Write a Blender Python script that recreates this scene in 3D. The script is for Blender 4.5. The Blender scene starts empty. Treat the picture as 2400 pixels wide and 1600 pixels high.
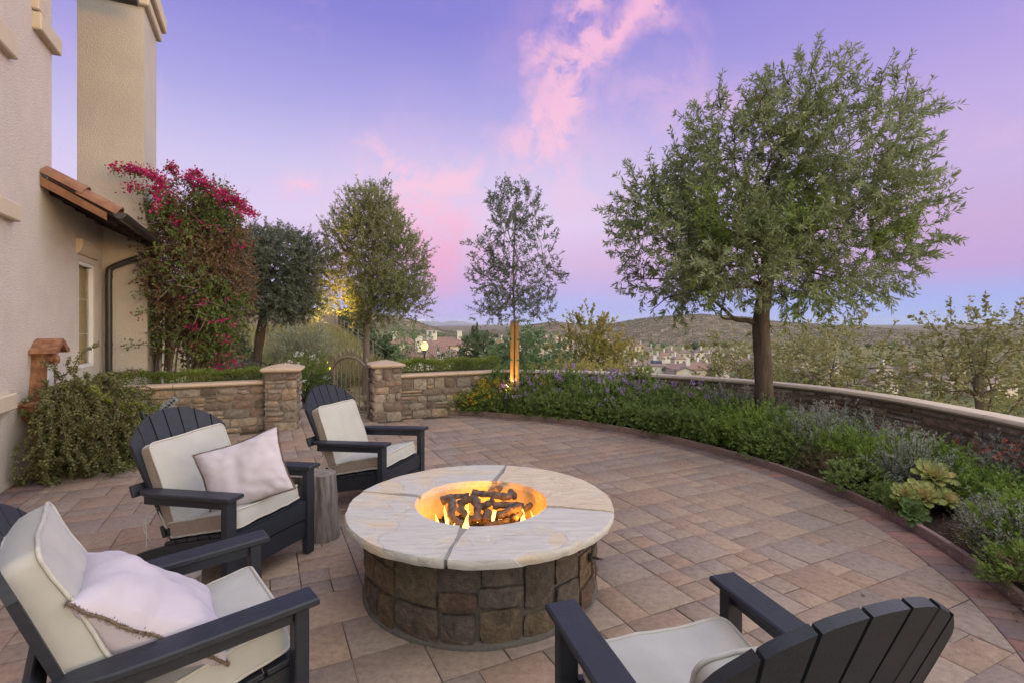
import bpy, bmesh, math, random
import numpy as np
from mathutils import Vector, Matrix, noise as mnoise

random.seed(7)
RNG = np.random.default_rng(7)
R = math.radians
scene = bpy.context.scene
COL = scene.collection

# ------------------------------------------------------------------ camera, sky, sun, exposure
cam_d = bpy.data.cameras.new('camera')
cam = bpy.data.objects.new('camera', cam_d)
COL.objects.link(cam)
cam.location = (0, 0, 1.5)
cam.rotation_euler = (R(90), 0, 0)
cam_d.lens = 18.0
cam_d.sensor_width = 36.0
cam_d.shift_y = -42 / 2400
cam_d.clip_start = 0.05
cam_d.clip_end = 40000
scene.camera = cam

SUN_EL, SUN_AZ = 50.0, 124.0      # behind the camera and to its right (degrees, azimuth clockwise from +Y)
world = bpy.data.worlds.new('World')
scene.world = world
world.use_nodes = True
WT = world.node_tree
for n in list(WT.nodes):
    WT.nodes.remove(n)


class NB:
    """small node-building helper"""
    def __init__(self, tree):
        self.t = tree

    def n(self, kind, **kw):
        nd = self.t.nodes.new(kind)
        for k, v in kw.items():
            setattr(nd, k, v)
        return nd

    def l(self, a, b):
        self.t.links.new(a, b)

    def put(self, sock, v):
        if isinstance(v, bpy.types.NodeSocket):
            self.l(v, sock)
        else:
            sock.default_value = v

    def m(self, op, a, b=0.0, c=None, clamp=False):
        nd = self.n('ShaderNodeMath', operation=op, use_clamp=clamp)
        self.put(nd.inputs[0], a)
        self.put(nd.inputs[1], b)
        if c is not None:
            self.put(nd.inputs[2], c)
        return nd.outputs[0]

    def ss(self, x, a, b, o0=0.0, o1=1.0):
        nd = self.n('ShaderNodeMapRange', interpolation_type='SMOOTHSTEP')
        self.put(nd.inputs[0], x)
        for i, v in zip((1, 2, 3, 4), (a, b, o0, o1)):
            self.put(nd.inputs[i], v)
        return nd.outputs[0]

    def ramp(self, x, stops, interp='LINEAR'):
        nd = self.n('ShaderNodeValToRGB')
        nd.color_ramp.interpolation = interp
        el = nd.color_ramp.elements
        while len(el) < len(stops):
            el.new(0.5)
        for e, (p, c) in zip(el, stops):
            e.position = p
            e.color = (c[0], c[1], c[2], 1)
        self.put(nd.inputs[0], x)
        return nd.outputs[0]

    def mix(self, f, a, b, mode='MIX'):
        nd = self.n('ShaderNodeMix', data_type='RGBA', blend_type=mode)
        self.put(nd.inputs[0], f)
        for s, v in ((nd.inputs[6], a), (nd.inputs[7], b)):
            if isinstance(v, tuple) and len(v) == 3:
                v = v + (1,)
            self.put(s, v)
        return nd.outputs[2]

    def noise(self, vec, scale, detail=3, rough=0.55, dist=0.0, color=False):
        nd = self.n('ShaderNodeTexNoise')
        if vec is not None:
            self.l(vec, nd.inputs['Vector'])
        nd.inputs['Scale'].default_value = scale
        nd.inputs['Detail'].default_value = detail
        nd.inputs['Roughness'].default_value = rough
        nd.inputs['Distortion'].default_value = dist
        return nd.outputs['Color' if color else 'Fac']


def lin(r, g, b):
    f = lambda c: (c / 255 / 12.92) if c / 255 <= .04045 else ((c / 255 + .055) / 1.055) ** 2.4
    return (f(r), f(g), f(b))


w = NB(WT)
tc = w.n('ShaderNodeTexCoord')
sep = w.n('ShaderNodeSeparateXYZ')
w.l(tc.outputs['Generated'], sep.inputs[0])
dx, dy, dz = sep.outputs
# clear dusk sky: blue earth shadow, pink belt, lavender, violet towards the zenith
sky_a = w.ramp(dz, [(0.0, lin(176, 190, 248)), (0.035, lin(178, 186, 244)), (0.075, lin(200, 184, 232)), (0.12, lin(217, 192, 230)),
                    (0.19, lin(226, 210, 243)), (0.28, lin(209, 200, 240)), (0.38, lin(176, 170, 231)),
                    (0.50, lin(142, 136, 217)), (1.0, lin(112, 110, 196))])
sky_b = w.ramp(dz, [(0.0, lin(168, 188, 246)), (0.045, lin(172, 180, 240)), (0.085, lin(198, 169, 222)), (0.14, lin(206, 174, 220)),
                    (0.22, lin(204, 182, 228)), (0.32, lin(194, 174, 230)), (0.44, lin(166, 152, 224)), (1.0, lin(112, 110, 196))])
sky = w.mix(w.ss(dx, 0.05, 0.62), sky_a, sky_b)
# thin pink clouds: soft streaks given as segments in the sky dome (x/y, z/y) and broken up by noise
ysafe = w.m('MAXIMUM', dy, 0.05)
U0 = w.m('DIVIDE', dx, ysafe)
V0 = w.m('DIVIDE', dz, ysafe)
comb = w.n('ShaderNodeCombineXYZ')
w.l(U0, comb.inputs[0]); w.l(V0, comb.inputs[1])
wob = w.noise(comb.outputs[0], 7, 4, .6, color=True)
sw = w.n('ShaderNodeSeparateColor'); w.l(wob, sw.inputs[0])
U = w.m('ADD', U0, w.m('MULTIPLY', w.m('SUBTRACT', sw.outputs[0], .5), .16))
V = w.m('ADD', V0, w.m('MULTIPLY', w.m('SUBTRACT', sw.outputs[1], .5), .12))


def pxuv(x, y):
    return (x - 1200) / 1200, (758 - y) / 1200


def seg(p, q, width, k):
    (ax, ay), (bx, by) = pxuv(*p), pxuv(*q)
    ex, ey = bx - ax, by - ay
    L2 = ex * ex + ey * ey + 1e-9
    px = w.m('SUBTRACT', U, ax); py = w.m('SUBTRACT', V, ay)
    t = w.m('DIVIDE', w.m('ADD', w.m('MULTIPLY', px, ex), w.m('MULTIPLY', py, ey)), L2, clamp=True)
    qx = w.m('SUBTRACT', px, w.m('MULTIPLY', t, ex)); qy = w.m('SUBTRACT', py, w.m('MULTIPLY', t, ey))
    d = w.m('SQRT', w.m('ADD', w.m('MULTIPLY', qx, qx), w.m('MULTIPLY', qy, qy)))
    return w.ss(d, width, 0.0, 0.0, k)


segs = [((1545, -5), (1400, 110), 0.065, 1.00), ((1390, -10), (1340, 45), 0.072, 0.98), ((1400, 90), (1330, 130), 0.102, 1.00), ((1350, 130), (1310, 230), 0.123, 1.00), ((1315, 200), (1290, 310), 0.123, 1.00),
        ((1275, 120), (1258, 160), 0.058, 0.86), ((1300, 300), (1230, 345), 0.123, 0.86), ((1290, 340), (1340, 420), 0.160, 0.57), ((1390, 330), (1420, 430), 0.145, 0.40), ((1330, 440), (1400, 480), 0.102, 0.40),
        ((860, 335), (880, 370), 0.051, 0.80), ((870, 380), (1000, 400), 0.058, 0.86), ((690, 425), (735, 438), 0.061, 0.92), ((930, 440), (1070, 425), 0.080, 0.98),
        ((950, 490), (1060, 540), 0.123, 1.00), ((960, 560), (1060, 610), 0.123, 0.98), ((1000, 640), (900, 620), 0.087, 0.57), ((1600, 150), (1560, 260), 0.087, 0.40), ((1480, 210), (1700, 230), 0.087, 0.40), ((1560, 300), (1640, 200), 0.058, 0.34)]
cl = None
for s_ in segs:
    v = seg(*s_)
    cl = v if cl is None else w.m('MAXIMUM', cl, v)
cn = w.noise(comb.outputs[0], 13, 12, .68, .5)
lo_ = w.m('SUBTRACT', .66, w.m('MULTIPLY', cl, .42))
veil = w.m('MULTIPLY', w.ss(cn, .26, .62), w.m('MULTIPLY', cl, .88))
cl = w.m('MAXIMUM', veil, w.m('MULTIPLY', w.ss(cn, lo_, w.m('ADD', lo_, .26)), w.m('MULTIPLY', cl, .95, clamp=True)))
glow = w.m('MAXIMUM', seg((960, 470), (1040, 640), .30, .42), w.m('MAXIMUM', seg((1330, 120), (1300, 420), .24, .28), seg((1280, 480), (1480, 640), .22, .22)))
cl = w.m('MAXIMUM', cl, w.m('MULTIPLY', glow, w.ss(cn, .15, .75)))
front = w.ss(dy, 0.08, 0.3)
cl = w.m('MULTIPLY', cl, front)
# faint wisps everywhere in the dome
wn = w.noise(tc.outputs['Generated'], 5, 6, .6, .6)
wisp = w.m('MULTIPLY', w.ss(wn, .56, .78), .22)
cl = w.m('MAXIMUM', cl, w.m('MULTIPLY', wisp, w.ss(dz, .05, .2)))
cloud_c = w.ramp(dz, [(0.0, lin(236, 166, 210)), (.12, lin(240, 176, 214)), (.25, lin(250, 204, 228)), (.5, lin(248, 190, 222)), (1, lin(235, 186, 222))])
sky = w.mix(cl, sky, cloud_c)
# the western half behind the camera: afterglow from a physical sky with the sun on the horizon
nish = w.n('ShaderNodeTexSky', sky_type='NISHITA')
nish.sun_disc = False
nish.sun_elevation = R(6)
nish.sun_rotation = R(SUN_AZ)
bg1 = w.n('ShaderNodeBackground'); w.l(sky, bg1.inputs[0]); bg1.inputs[1].default_value = 1.0
bg2 = w.n('ShaderNodeBackground'); w.l(nish.outputs[0], bg2.inputs[0]); bg2.inputs[1].default_value = 0.15
west = w.ss(dy, 0.15, -0.45)
mx = w.n('ShaderNodeMixShader'); w.l(west, mx.inputs[0]); w.l(bg1.outputs[0], mx.inputs[1]); w.l(bg2.outputs[0], mx.inputs[2])
wo = w.n('ShaderNodeOutputWorld'); w.l(mx.outputs[0], wo.inputs[0])

sun_d = bpy.data.lights.new('sun', 'SUN')
sun_d.energy = 3.9
sun_d.angle = R(115)
sun_d.color = (1.0, 0.96, 0.88)
sun = bpy.data.objects.new('sun', sun_d)
COL.objects.link(sun)
_d = Vector((math.sin(R(SUN_AZ)) * math.cos(R(SUN_EL)), math.cos(R(SUN_AZ)) * math.cos(R(SUN_EL)), math.sin(R(SUN_EL))))
sun.rotation_euler = _d.to_track_quat('Z', 'Y').to_euler()

scene.view_settings.view_transform = 'Standard'
scene.view_settings.look = 'None'
scene.view_settings.exposure = 0.0
scene.view_settings.gamma = 1.0
scene.view_settings.use_curve_mapping = False
scene.render.engine = 'CYCLES'
cy = scene.cycles
cy.use_denoising = True
cy.max_bounces = 6
cy.diffuse_bounces = 3
cy.glossy_bounces = 2
cy.transmission_bounces = 4
cy.transparent_max_bounces = 8
cy.volume_bounces = 0
cy.sample_clamp_indirect = 4.0
cy.use_adaptive_sampling = True
cy.adaptive_threshold = 0.02

# ------------------------------------------------------------------ helpers: objects
def tag(o, label=None, cat=None, group=None, kind=None):
    if label: o['label'] = label
    if cat: o['category'] = cat
    if group: o['group'] = group
    if kind: o['kind'] = kind
    return o


def empty(name, loc=(0, 0, 0), rz=0.0, label=None, cat=None, group=None):
    o = bpy.data.objects.new(name, None)
    COL.objects.link(o)
    o.location = loc
    o.rotation_euler = (0, 0, rz)
    o.empty_display_size = .1
    return tag(o, label, cat, group)


def link(name, me, mat=None, parent=None, M=None):
    o = bpy.data.objects.new(name, me)
    COL.objects.link(o)
    if mat is not None and not me.materials:
        me.materials.append(mat)
    if parent is not None:
        o.parent = parent
    if M is not None:
        o.matrix_local = M
    return o


def children(o):
    return [c for c in bpy.data.objects if c.parent == o]


def copy_tree(o, kids, parent=None):
    """kids: dict object -> list of children, made once"""
    c = o.copy(); COL.objects.link(c); c.parent = parent
    for ch in kids.get(o, []):
        copy_tree(ch, kids, c)
    return c


def kid_map(root):
    d = {}
    def rec(o):
        d[o] = children(o)
        for c in d[o]: rec(c)
    rec(root)
    return d


class MB:
    """collects geometry for one mesh"""
    def __init__(self):
        self.v = []; self.f = []; self.var = []

    def add(self, vs, fs, var=None):
        b = len(self.v)
        self.v.extend([tuple(p) for p in vs])
        self.f.extend([tuple(i + b for i in f) for f in fs])
        self.var.extend([0.0 if var is None else var] * len(fs))
        return self

    def xf(self, M):
        self.v = [tuple(M @ Vector(p)) for p in self.v]
        return self

    def box(self, c, s, b=0.0, M=None, var=None):
        vs, fs = cbox(s, b)
        vs = [Vector(p) for p in vs]
        if M is not None:
            vs = [M @ p for p in vs]
        c = Vector(c)
        return self.add([p + c for p in vs], fs, var)

    def tube(self, pts, rad, n=8, caps=True, var=None, twist=None):
        vs, fs = tube(pts, rad, n, caps, twist)
        return self.add(vs, fs, var)

    def mesh(self, name, smooth=None, recalc=True):
        me = bpy.data.meshes.new(name)
        me.from_pydata(self.v, [], self.f)
        if recalc and len(self.f) < 30000:
            bm = bmesh.new(); bm.from_mesh(me)
            bmesh.ops.recalc_face_normals(bm, faces=bm.faces)
            bm.to_mesh(me); bm.free()
        if any(self.var):
            a = me.attributes.new('var', 'FLOAT', 'FACE')
            a.data.foreach_set('value', np.array(self.var, dtype=np.float32))
        if smooth is not None:
            me.polygons.foreach_set('use_smooth', np.ones(len(me.polygons), dtype=bool))
            if smooth < 180:
                me.set_sharp_from_angle(angle=R(smooth))
        me.update()
        return me


def cbox(s, b=0.0):
    hx, hy, hz = s[0] / 2, s[1] / 2, s[2] / 2
    if b <= 0:
        vs = [(x * hx, y * hy, z * hz) for x in (-1, 1) for y in (-1, 1) for z in (-1, 1)]
        fs = [(0, 1, 3, 2), (4, 6, 7, 5), (0, 4, 5, 1), (2, 3, 7, 6), (0, 2, 6, 4), (1, 5, 7, 3)]
        return vs, fs
    vs = []; idx = {}
    for i in (-1, 1):
        for j in (-1, 1):
            for k in (-1, 1):
                for ax in range(3):
                    p = [i * (hx - b), j * (hy - b), k * (hz - b)]
                    p[ax] = (i * hx, j * hy, k * hz)[ax]
                    idx[i, j, k, ax] = len(vs); vs.append(tuple(p))
    fs = []
    for sg in (-1, 1):
        fs.append([idx[sg, j, k, 0] for j, k in ((-1, -1), (1, -1), (1, 1), (-1, 1))])
        fs.append([idx[i, sg, k, 1] for i, k in ((-1, -1), (1, -1), (1, 1), (-1, 1))])
        fs.append([idx[i, j, sg, 2] for i, j in ((-1, -1), (1, -1), (1, 1), (-1, 1))])
    for a_ in (-1, 1):
        for b_ in (-1, 1):
            fs.append([idx[-1, a_, b_, 1], idx[1, a_, b_, 1], idx[1, a_, b_, 2], idx[-1, a_, b_, 2]])
            fs.append([idx[a_, -1, b_, 0], idx[a_, 1, b_, 0], idx[a_, 1, b_, 2], idx[a_, -1, b_, 2]])
            fs.append([idx[a_, b_, -1, 0], idx[a_, b_, 1, 0], idx[a_, b_, 1, 1], idx[a_, b_, -1, 1]])
    for i in (-1, 1):
        for j in (-1, 1):
            for k in (-1, 1):
                fs.append([idx[i, j, k, 0], idx[i, j, k, 1], idx[i, j, k, 2]])
    return vs, fs


def tube(pts, rad, n=8, caps=True, wob=None):
    pts = [Vector(p) for p in pts]
    if not hasattr(rad, '__len__'):
        rad = [rad] * len(pts)
    vs = []; fs = []
    ref = None
    for i, p in enumerate(pts):
        t = (pts[min(i + 1, len(pts) - 1)] - pts[max(i - 1, 0)])
        t = t.normalized() if t.length > 1e-9 else Vector((0, 0, 1))
        if ref is None:
            ref = Vector((0, 0, 1)) if abs(t.z) < .9 else Vector((1, 0, 0))
        ref = (ref - t * ref.dot(t))
        ref = ref.normalized() if ref.length > 1e-6 else t.orthogonal().normalized()
        bi = t.cross(ref)
        for k in range(n):
            a = 2 * math.pi * k / n
            r = rad[i]
            if wob:
                r *= 1 + wob * mnoise.noise(Vector((p.x * 9 + math.cos(a) * 1.5, p.y * 9 + math.sin(a) * 1.5, p.z * 5)))
            vs.append(p + (ref * math.cos(a) + bi * math.sin(a)) * r)
    for i in range(len(pts) - 1):
        for k in range(n):
            a0, a1 = i * n + k, i * n + (k + 1) % n
            fs.append((a0, a1, a1 + n, a0 + n))
    if caps:
        fs.append(tuple(range(n)))
        fs.append(tuple((len(pts) - 1) * n + k for k in range(n)))
    return vs, fs


def prism(poly, f, w0, w1):
    """poly: 2-D outline; f(u, v, w) -> 3-D"""
    n = len(poly)
    vs = [f(u, v, w0) for u, v in poly] + [f(u, v, w1) for u, v in poly]
    fs = [tuple(range(n)), tuple(range(n, 2 * n))]
    fs += [(i, (i + 1) % n, n + (i + 1) % n, n + i) for i in range(n)]
    return vs, fs


def loft(rings, closed=True, caps=True):
    n = len(rings[0]); vs = [p for r in rings for p in r]; fs = []
    for i in range(len(rings) - 1):
        for k in range(n if closed else n - 1):
            a0, a1 = i * n + k, i * n + (k + 1) % n
            fs.append((a0, a1, a1 + n, a0 + n))
    if caps:
        fs.append(tuple(range(n))); fs.append(tuple((len(rings) - 1) * n + k for k in range(n)))
    return vs, fs


def spline(pts, n):
    """Catmull-Rom through pts, n samples per span"""
    P = [Vector(p) for p in pts]
    P = [P[0] * 2 - P[1]] + P + [P[-1] * 2 - P[-2]]
    out = []
    for i in range(1, len(P) - 2):
        for k in range(n):
            t = k / n
            a, b, c, d = P[i - 1], P[i], P[i + 1], P[i + 2]
            out.append(.5 * ((2 * b) + (c - a) * t + (2 * a - 5 * b + 4 * c - d) * t * t + (3 * b - a - 3 * c + d) * t ** 3))
    out.append(P[-2])
    return out


def quads(name, verts4, var=None):
    """verts4: (N,4,3) array of loose quads"""
    N = len(verts4)
    me = bpy.data.meshes.new(name)
    me.vertices.add(N * 4)
    me.vertices.foreach_set('co', np.ascontiguousarray(verts4, dtype=np.float32).ravel())
    me.loops.add(N * 4)
    me.loops.foreach_set('vertex_index', np.arange(N * 4, dtype=np.int32))
    me.polygons.add(N)
    me.polygons.foreach_set('loop_start', np.arange(0, N * 4, 4, dtype=np.int32))
    me.polygons.foreach_set('loop_total', np.full(N, 4, dtype=np.int32))
    if var is not None:
        a = me.attributes.new('var', 'FLOAT', 'FACE')
        a.data.foreach_set('value', np.asarray(var, dtype=np.float32))
    me.update(calc_edges=True)
    return me


def unit(a):
    return a / (np.linalg.norm(a, axis=-1, keepdims=True) + 1e-9)


def leaf_quads(P, D, L, W, rng, fold=.0):
    """rhombic leaves: base P, axis D, length L, width W"""
    N = len(P)
    D = unit(D)
    r = rng.normal(size=(N, 3))
    S = unit(np.cross(D, r))
    Nn = np.cross(S, D)
    L = np.broadcast_to(np.asarray(L, float).reshape(-1, 1), (N, 1))
    W = np.broadcast_to(np.asarray(W, float).reshape(-1, 1), (N, 1))
    q = np.empty((N, 4, 3))
    mid = P + D * L * .5 + Nn * W * fold
    q[:, 0] = P
    q[:, 1] = mid + S * W * .5
    q[:, 2] = P + D * L - Nn * W * fold * .5
    q[:, 3] = mid - S * W * .5
    return q


# ------------------------------------------------------------------ helpers: materials
MATS = {}


def pos_vec(nb):
    return nb.n('ShaderNodeNewGeometry').outputs['Position']


def rnd_val(nb):
    """per-object random plus the mesh's own face value, wrapped to 0..1"""
    oi = nb.n('ShaderNodeObjectInfo').outputs['Random']
    at = nb.n('ShaderNodeAttribute', attribute_name='var').outputs['Fac']
    return nb.m('FRACT', nb.m('ADD', oi, at))


def mat(name, stops, scale=6, detail=4, rough=.8, bump=0.0, bscale=60, var_stops=None, val=0.0, spec=.3, metal=0.0, stretch=None, speck=None, dist=0.0, big=0.0, sheen=0.0):
    m = bpy.data.materials.new(name); m.use_nodes = True
    nb = NB(m.node_tree)
    bs = m.node_tree.nodes['Principled BSDF']
    vec = pos_vec(nb)
    if stretch:
        mp = nb.n('ShaderNodeMapping'); nb.l(vec, mp.inputs[0]); mp.inputs['Scale'].default_value = stretch
        vec = mp.outputs[0]
    fac = nb.noise(vec, scale, detail, .6, dist)
    if isinstance(stops[0], (int, float)):
        stops = [tuple(stops), tuple(stops)]
    k = len(stops)
    col = nb.ramp(fac, [(.28 + .44 * i / max(1, k - 1), c) for i, c in enumerate(stops)])
    if var_stops:
        rv = rnd_val(nb)
        k = len(var_stops)
        vc = nb.ramp(rv, [((i + .0) / k, c) for i, c in enumerate(var_stops)], 'CONSTANT')
        col = nb.mix(1.0, col, vc, 'MULTIPLY')
    if val:
        rv2 = nb.m('FRACT', nb.m('MULTIPLY', rnd_val(nb), 7.31))
        g = nb.m('ADD', nb.m('MULTIPLY', rv2, 2 * val), 1 - val)
        cc = nb.n('ShaderNodeCombineColor')
        for i in range(3): nb.l(g, cc.inputs[i])
        col = nb.mix(1.0, col, cc.outputs[0], 'MULTIPLY')
    if big:
        g = nb.ss(nb.noise(pos_vec(nb), .9, 3), .3, .7, 1 - big, 1 + big)
        cc = nb.n('ShaderNodeCombineColor')
        for i in range(3): nb.l(g, cc.inputs[i])
        col = nb.mix(1.0, col, cc.outputs[0], 'MULTIPLY')
    if speck:
        sc_, c_, th = speck
        s = nb.ss(nb.noise(pos_vec(nb), sc_, 2), th, th + .08)
        col = nb.mix(s, col, c_)
    nb.l(col, bs.inputs['Base Color'])
    bs.inputs['Roughness'].default_value = rough
    bs.inputs['Specular IOR Level'].default_value = spec
    bs.inputs['Metallic'].default_value = metal
    if sheen:
        bs.inputs['Sheen Weight'].default_value = sheen
    if bump:
        bn = nb.n('ShaderNodeBump'); bn.inputs['Strength'].default_value = bump
        bn.inputs['Distance'].default_value = .02
        nb.l(nb.noise(vec, bscale, 5, .65), bn.inputs['Height'])
        nb.l(bn.outputs[0], bs.inputs['Normal'])
    MATS[name] = m
    return m


def leaf_mat(name, stops, trans=.42, rough=.55, val=.12):
    m = bpy.data.materials.new(name); m.use_nodes = True
    nb = NB(m.node_tree); nt = m.node_tree
    bs = nt.nodes['Principled BSDF']; out = nt.nodes['Material Output']
    at = nb.n('ShaderNodeAttribute', attribute_name='var').outputs['Fac']
    col = nb.ramp(at, [(i / max(1, len(stops) - 1), c) for i, c in enumerate(stops)])
    oi = nb.n('ShaderNodeObjectInfo').outputs['Random']
    g = nb.m('ADD', nb.m('MULTIPLY', oi, 2 * val), 1 - val)
    cc = nb.n('ShaderNodeCombineColor')
    for i in range(3): nb.l(g, cc.inputs[i])
    col = nb.mix(1.0, col, cc.outputs[0], 'MULTIPLY')
    nb.l(col, bs.inputs['Base Color'])
    bs.inputs['Roughness'].default_value = rough
    bs.inputs['Specular IOR Level'].default_value = .35
    tr = nb.n('ShaderNodeBsdfTranslucent'); nb.l(col, tr.inputs[0])
    mx_ = nb.n('ShaderNodeMixShader'); mx_.inputs[0].default_value = trans
    nb.l(bs.outputs[0], mx_.inputs[1]); nb.l(tr.outputs[0], mx_.inputs[2]); nb.l(mx_.outputs[0], out.inputs[0])
    MATS[name] = m
    return m


def emis_mat(name, col, k):
    m = bpy.data.materials.new(name); m.use_nodes = True
    bs = m.node_tree.nodes['Principled BSDF']
    bs.inputs['Base Color'].default_value = (*col, 1)
    bs.inputs['Emission Color'].default_value = (*col, 1)
    bs.inputs['Emission Strength'].default_value = k
    MATS[name] = m
    return m


M_PAVER = mat('paver', [(.24, .182, .143), (.31, .238, .190), (.365, .285, .23)], scale=26, detail=5, rough=.88, bump=.55, bscale=150,
              var_stops=[(1, 1, 1), (.95, .97, 1.02), (1.06, .98, .92), (.90, .93, .98), (1.05, 1.0, .96), (1.02, .95, .91), (.93, .93, .93), (1.09, 1.05, 1.0)], val=.05, spec=.2, big=.10,
              speck=(320, (.11, .075, .055), .62))
M_BORDER = mat('border_paver', [(.185, .130, .115), (.255, .180, .160)], scale=30, detail=4, rough=.88, bump=.5, bscale=140,
               var_stops=[(1, 1, 1), (.80, .84, .93), (1.16, .93, .86), (.88, .88, .92), (1.1, 1.0, .96)], val=.08, spec=.2)
M_SAND = mat('joint_sand', [(.055, .04, .032), (.09, .07, .055)], scale=60, rough=.95)
M_KERB = mat('kerb_board', [(.20, .135, .115), (.28, .195, .17)], scale=14, rough=.8, bump=.3, bscale=60, stretch=(1, 1, 4))
M_STONE = mat('wall_stone', [(.15, .122, .102), (.27, .228, .188), (.40, .345, .285)], scale=12, detail=6, rough=.9, bump=.8, bscale=45,
              var_stops=[(1, .97, .95), (.62, .56, .55), (1.18, 1.12, 1.04), (.90, .75, .70), (.88, .90, .93), (1.2, 1.05, .88), (.72, .64, .62), (1.08, 1.06, 1.04)], val=.15, dist=1.5)
M_PITSTONE = mat('pit_stone', [(.055, .043, .037), (.10, .080, .066), (.155, .125, .102)], scale=13, detail=6, rough=.88, bump=.9, bscale=45,
                 var_stops=[(1, .97, .93), (.8, .72, .70), (1.1, 1.08, .9), (.95, .8, .74), (.9, .93, .95), (1.15, 1.0, .75)], val=.12, dist=1.5)
M_MORTAR = mat('mortar', [(.20, .17, .145), (.28, .245, .21)], scale=40, rough=.95, bump=.4, bscale=120)
M_PITMORTAR = mat('pit_mortar', [(.085, .075, .068), (.125, .112, .102)], scale=40, rough=.95, bump=.4, bscale=120)
M_CAP = mat('wall_cap', [(.42, .315, .225), (.50, .385, .285)], scale=8, rough=.75, bump=.12, bscale=120, val=.05)
M_CAPPALE = mat('wall_cap_pale', [(.47, .385, .30), (.56, .47, .38)], scale=8, rough=.75, bump=.12, bscale=120, val=.05)
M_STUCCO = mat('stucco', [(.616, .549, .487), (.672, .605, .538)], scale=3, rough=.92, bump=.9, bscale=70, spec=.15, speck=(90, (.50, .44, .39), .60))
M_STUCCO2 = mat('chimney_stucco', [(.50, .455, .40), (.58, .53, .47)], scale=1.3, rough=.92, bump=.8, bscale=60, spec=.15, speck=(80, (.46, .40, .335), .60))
M_TRIM = mat('trim', [(.52, .44, .33), (.58, .49, .37)], scale=5, rough=.85, bump=.25, bscale=120)
M_TILE = mat('roof_tile', [(.19, .095, .06), (.29, .15, .095)], scale=9, rough=.8, bump=.2, bscale=80, val=.15)
M_WOOD = mat('rafter_wood', [(.16, .075, .04), (.26, .13, .07)], scale=10, rough=.8, bump=.3, bscale=50)
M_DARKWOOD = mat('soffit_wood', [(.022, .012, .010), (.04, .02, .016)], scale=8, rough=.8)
M_GUTTER = mat('gutter_metal', [(.028, .025, .024), (.042, .038, .036)], scale=4, rough=.4, spec=.5)
M_WHITE = mat('white_frame', [(.72, .72, .70), (.78, .78, .76)], scale=4, rough=.5)
M_BLIND = mat('blind', [(.50, .37, .15), (.58, .44, .19)], scale=4, rough=.6, stretch=(1, 1, 12))
M_NAVY = mat('painted_wood', [(.015, .018, .026), (.023, .027, .037)], scale=7, rough=.48, bump=.16, bscale=30, stretch=(2, 2, 9), spec=.42, val=.08)
M_FAB = mat('cushion_fabric', [(.385, .381, .360), (.440, .436, .415)], scale=9, detail=6, rough=.95, bump=.14, bscale=500, spec=.1, sheen=.1)
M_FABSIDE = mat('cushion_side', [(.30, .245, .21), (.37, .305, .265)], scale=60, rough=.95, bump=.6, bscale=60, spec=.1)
M_PIPE = mat('cushion_piping', [(.44, .425, .395), (.5, .485, .455)], scale=60, rough=.95, bump=.3, bscale=400, spec=.1)
M_PILLOW = mat('pillow_fabric', [(.455, .415, .475), (.515, .47, .53)], scale=6, rough=.95, bump=.25, bscale=300, spec=.1, sheen=.1)
M_FRINGE = mat('pillow_fringe', [(.17, .125, .09), (.28, .215, .165)], scale=120, rough=1.0, bump=.6, bscale=200)
M_BARK = mat('bark', [(.075, .052, .038), (.15, .112, .085)], scale=16, detail=6, rough=.95, bump=1.0, bscale=38, stretch=(1, 1, .22))
M_BARKPALE = mat('bark_pale', [(.15, .115, .09), (.26, .21, .17)], scale=14, detail=6, rough=.95, bump=.7, bscale=40, stretch=(1, 1, .25))
M_STUMP = mat('stump_bark', [(.07, .057, .052), (.2, .175, .165), (.3, .27, .255)], scale=30, detail=6, rough=.95, bump=1.0, bscale=50, stretch=(1, 1, .12))
M_STUMPTOP = mat('stump_top', [(.12, .1, .09), (.27, .235, .21)], scale=20, detail=6, rough=.95, bump=.4, bscale=60)
M_STAKE = mat('lodgepole_stake', [(.36, .20, .075), (.46, .27, .11)], scale=10, rough=.85, bump=.4, bscale=50, stretch=(1, 1, .15))
M_TIE = mat('green_tie', [(.02, .12, .075), (.03, .16, .1)], scale=10, rough=.5)
M_IRON = mat('gate_iron', [(.20, .155, .125), (.27, .215, .175)], scale=20, rough=.55, bump=.1, bscale=90)
M_BLACKIRON = mat('black_iron', [(.012, .012, .014), (.02, .02, .022)], scale=20, rough=.4, spec=.5)
M_TERRA = mat('terracotta', [(.13, .06, .035), (.25, .115, .06), (.36, .20, .125)], scale=16, detail=6, rough=.85, bump=.35, bscale=50)
M_SPRAY = mat('mineral_stain', [(.50, .50, .52), (.68, .68, .70)], scale=14, rough=.7, bump=.3, bscale=60)
M_MULCH = mat('mulch', [(.030, .018, .012), (.07, .042, .028)], scale=45, detail=6, rough=.98, bump=1.0, bscale=70)
M_SLAB = None
M_LINER = mat('fire_bowl_liner', [(.42, .30, .16), (.55, .42, .25)], scale=14, rough=.85, bump=.3, bscale=50)
M_LOG = mat('fire_log', [(.045, .034, .032), (.13, .10, .09), (.21, .165, .15)], scale=34, detail=6, rough=.95, bump=1.0, bscale=60)
M_LOGEND = mat('fire_log_end', [(.12, .07, .05), (.2, .12, .085)], scale=40, rough=.95, bump=.4, bscale=90)
M_GRASSDRY = mat('dry_grass_ground', [(.17, .145, .07), (.27, .23, .125)], scale=2.5, detail=6, rough=.98, bump=.5, bscale=12)


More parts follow.
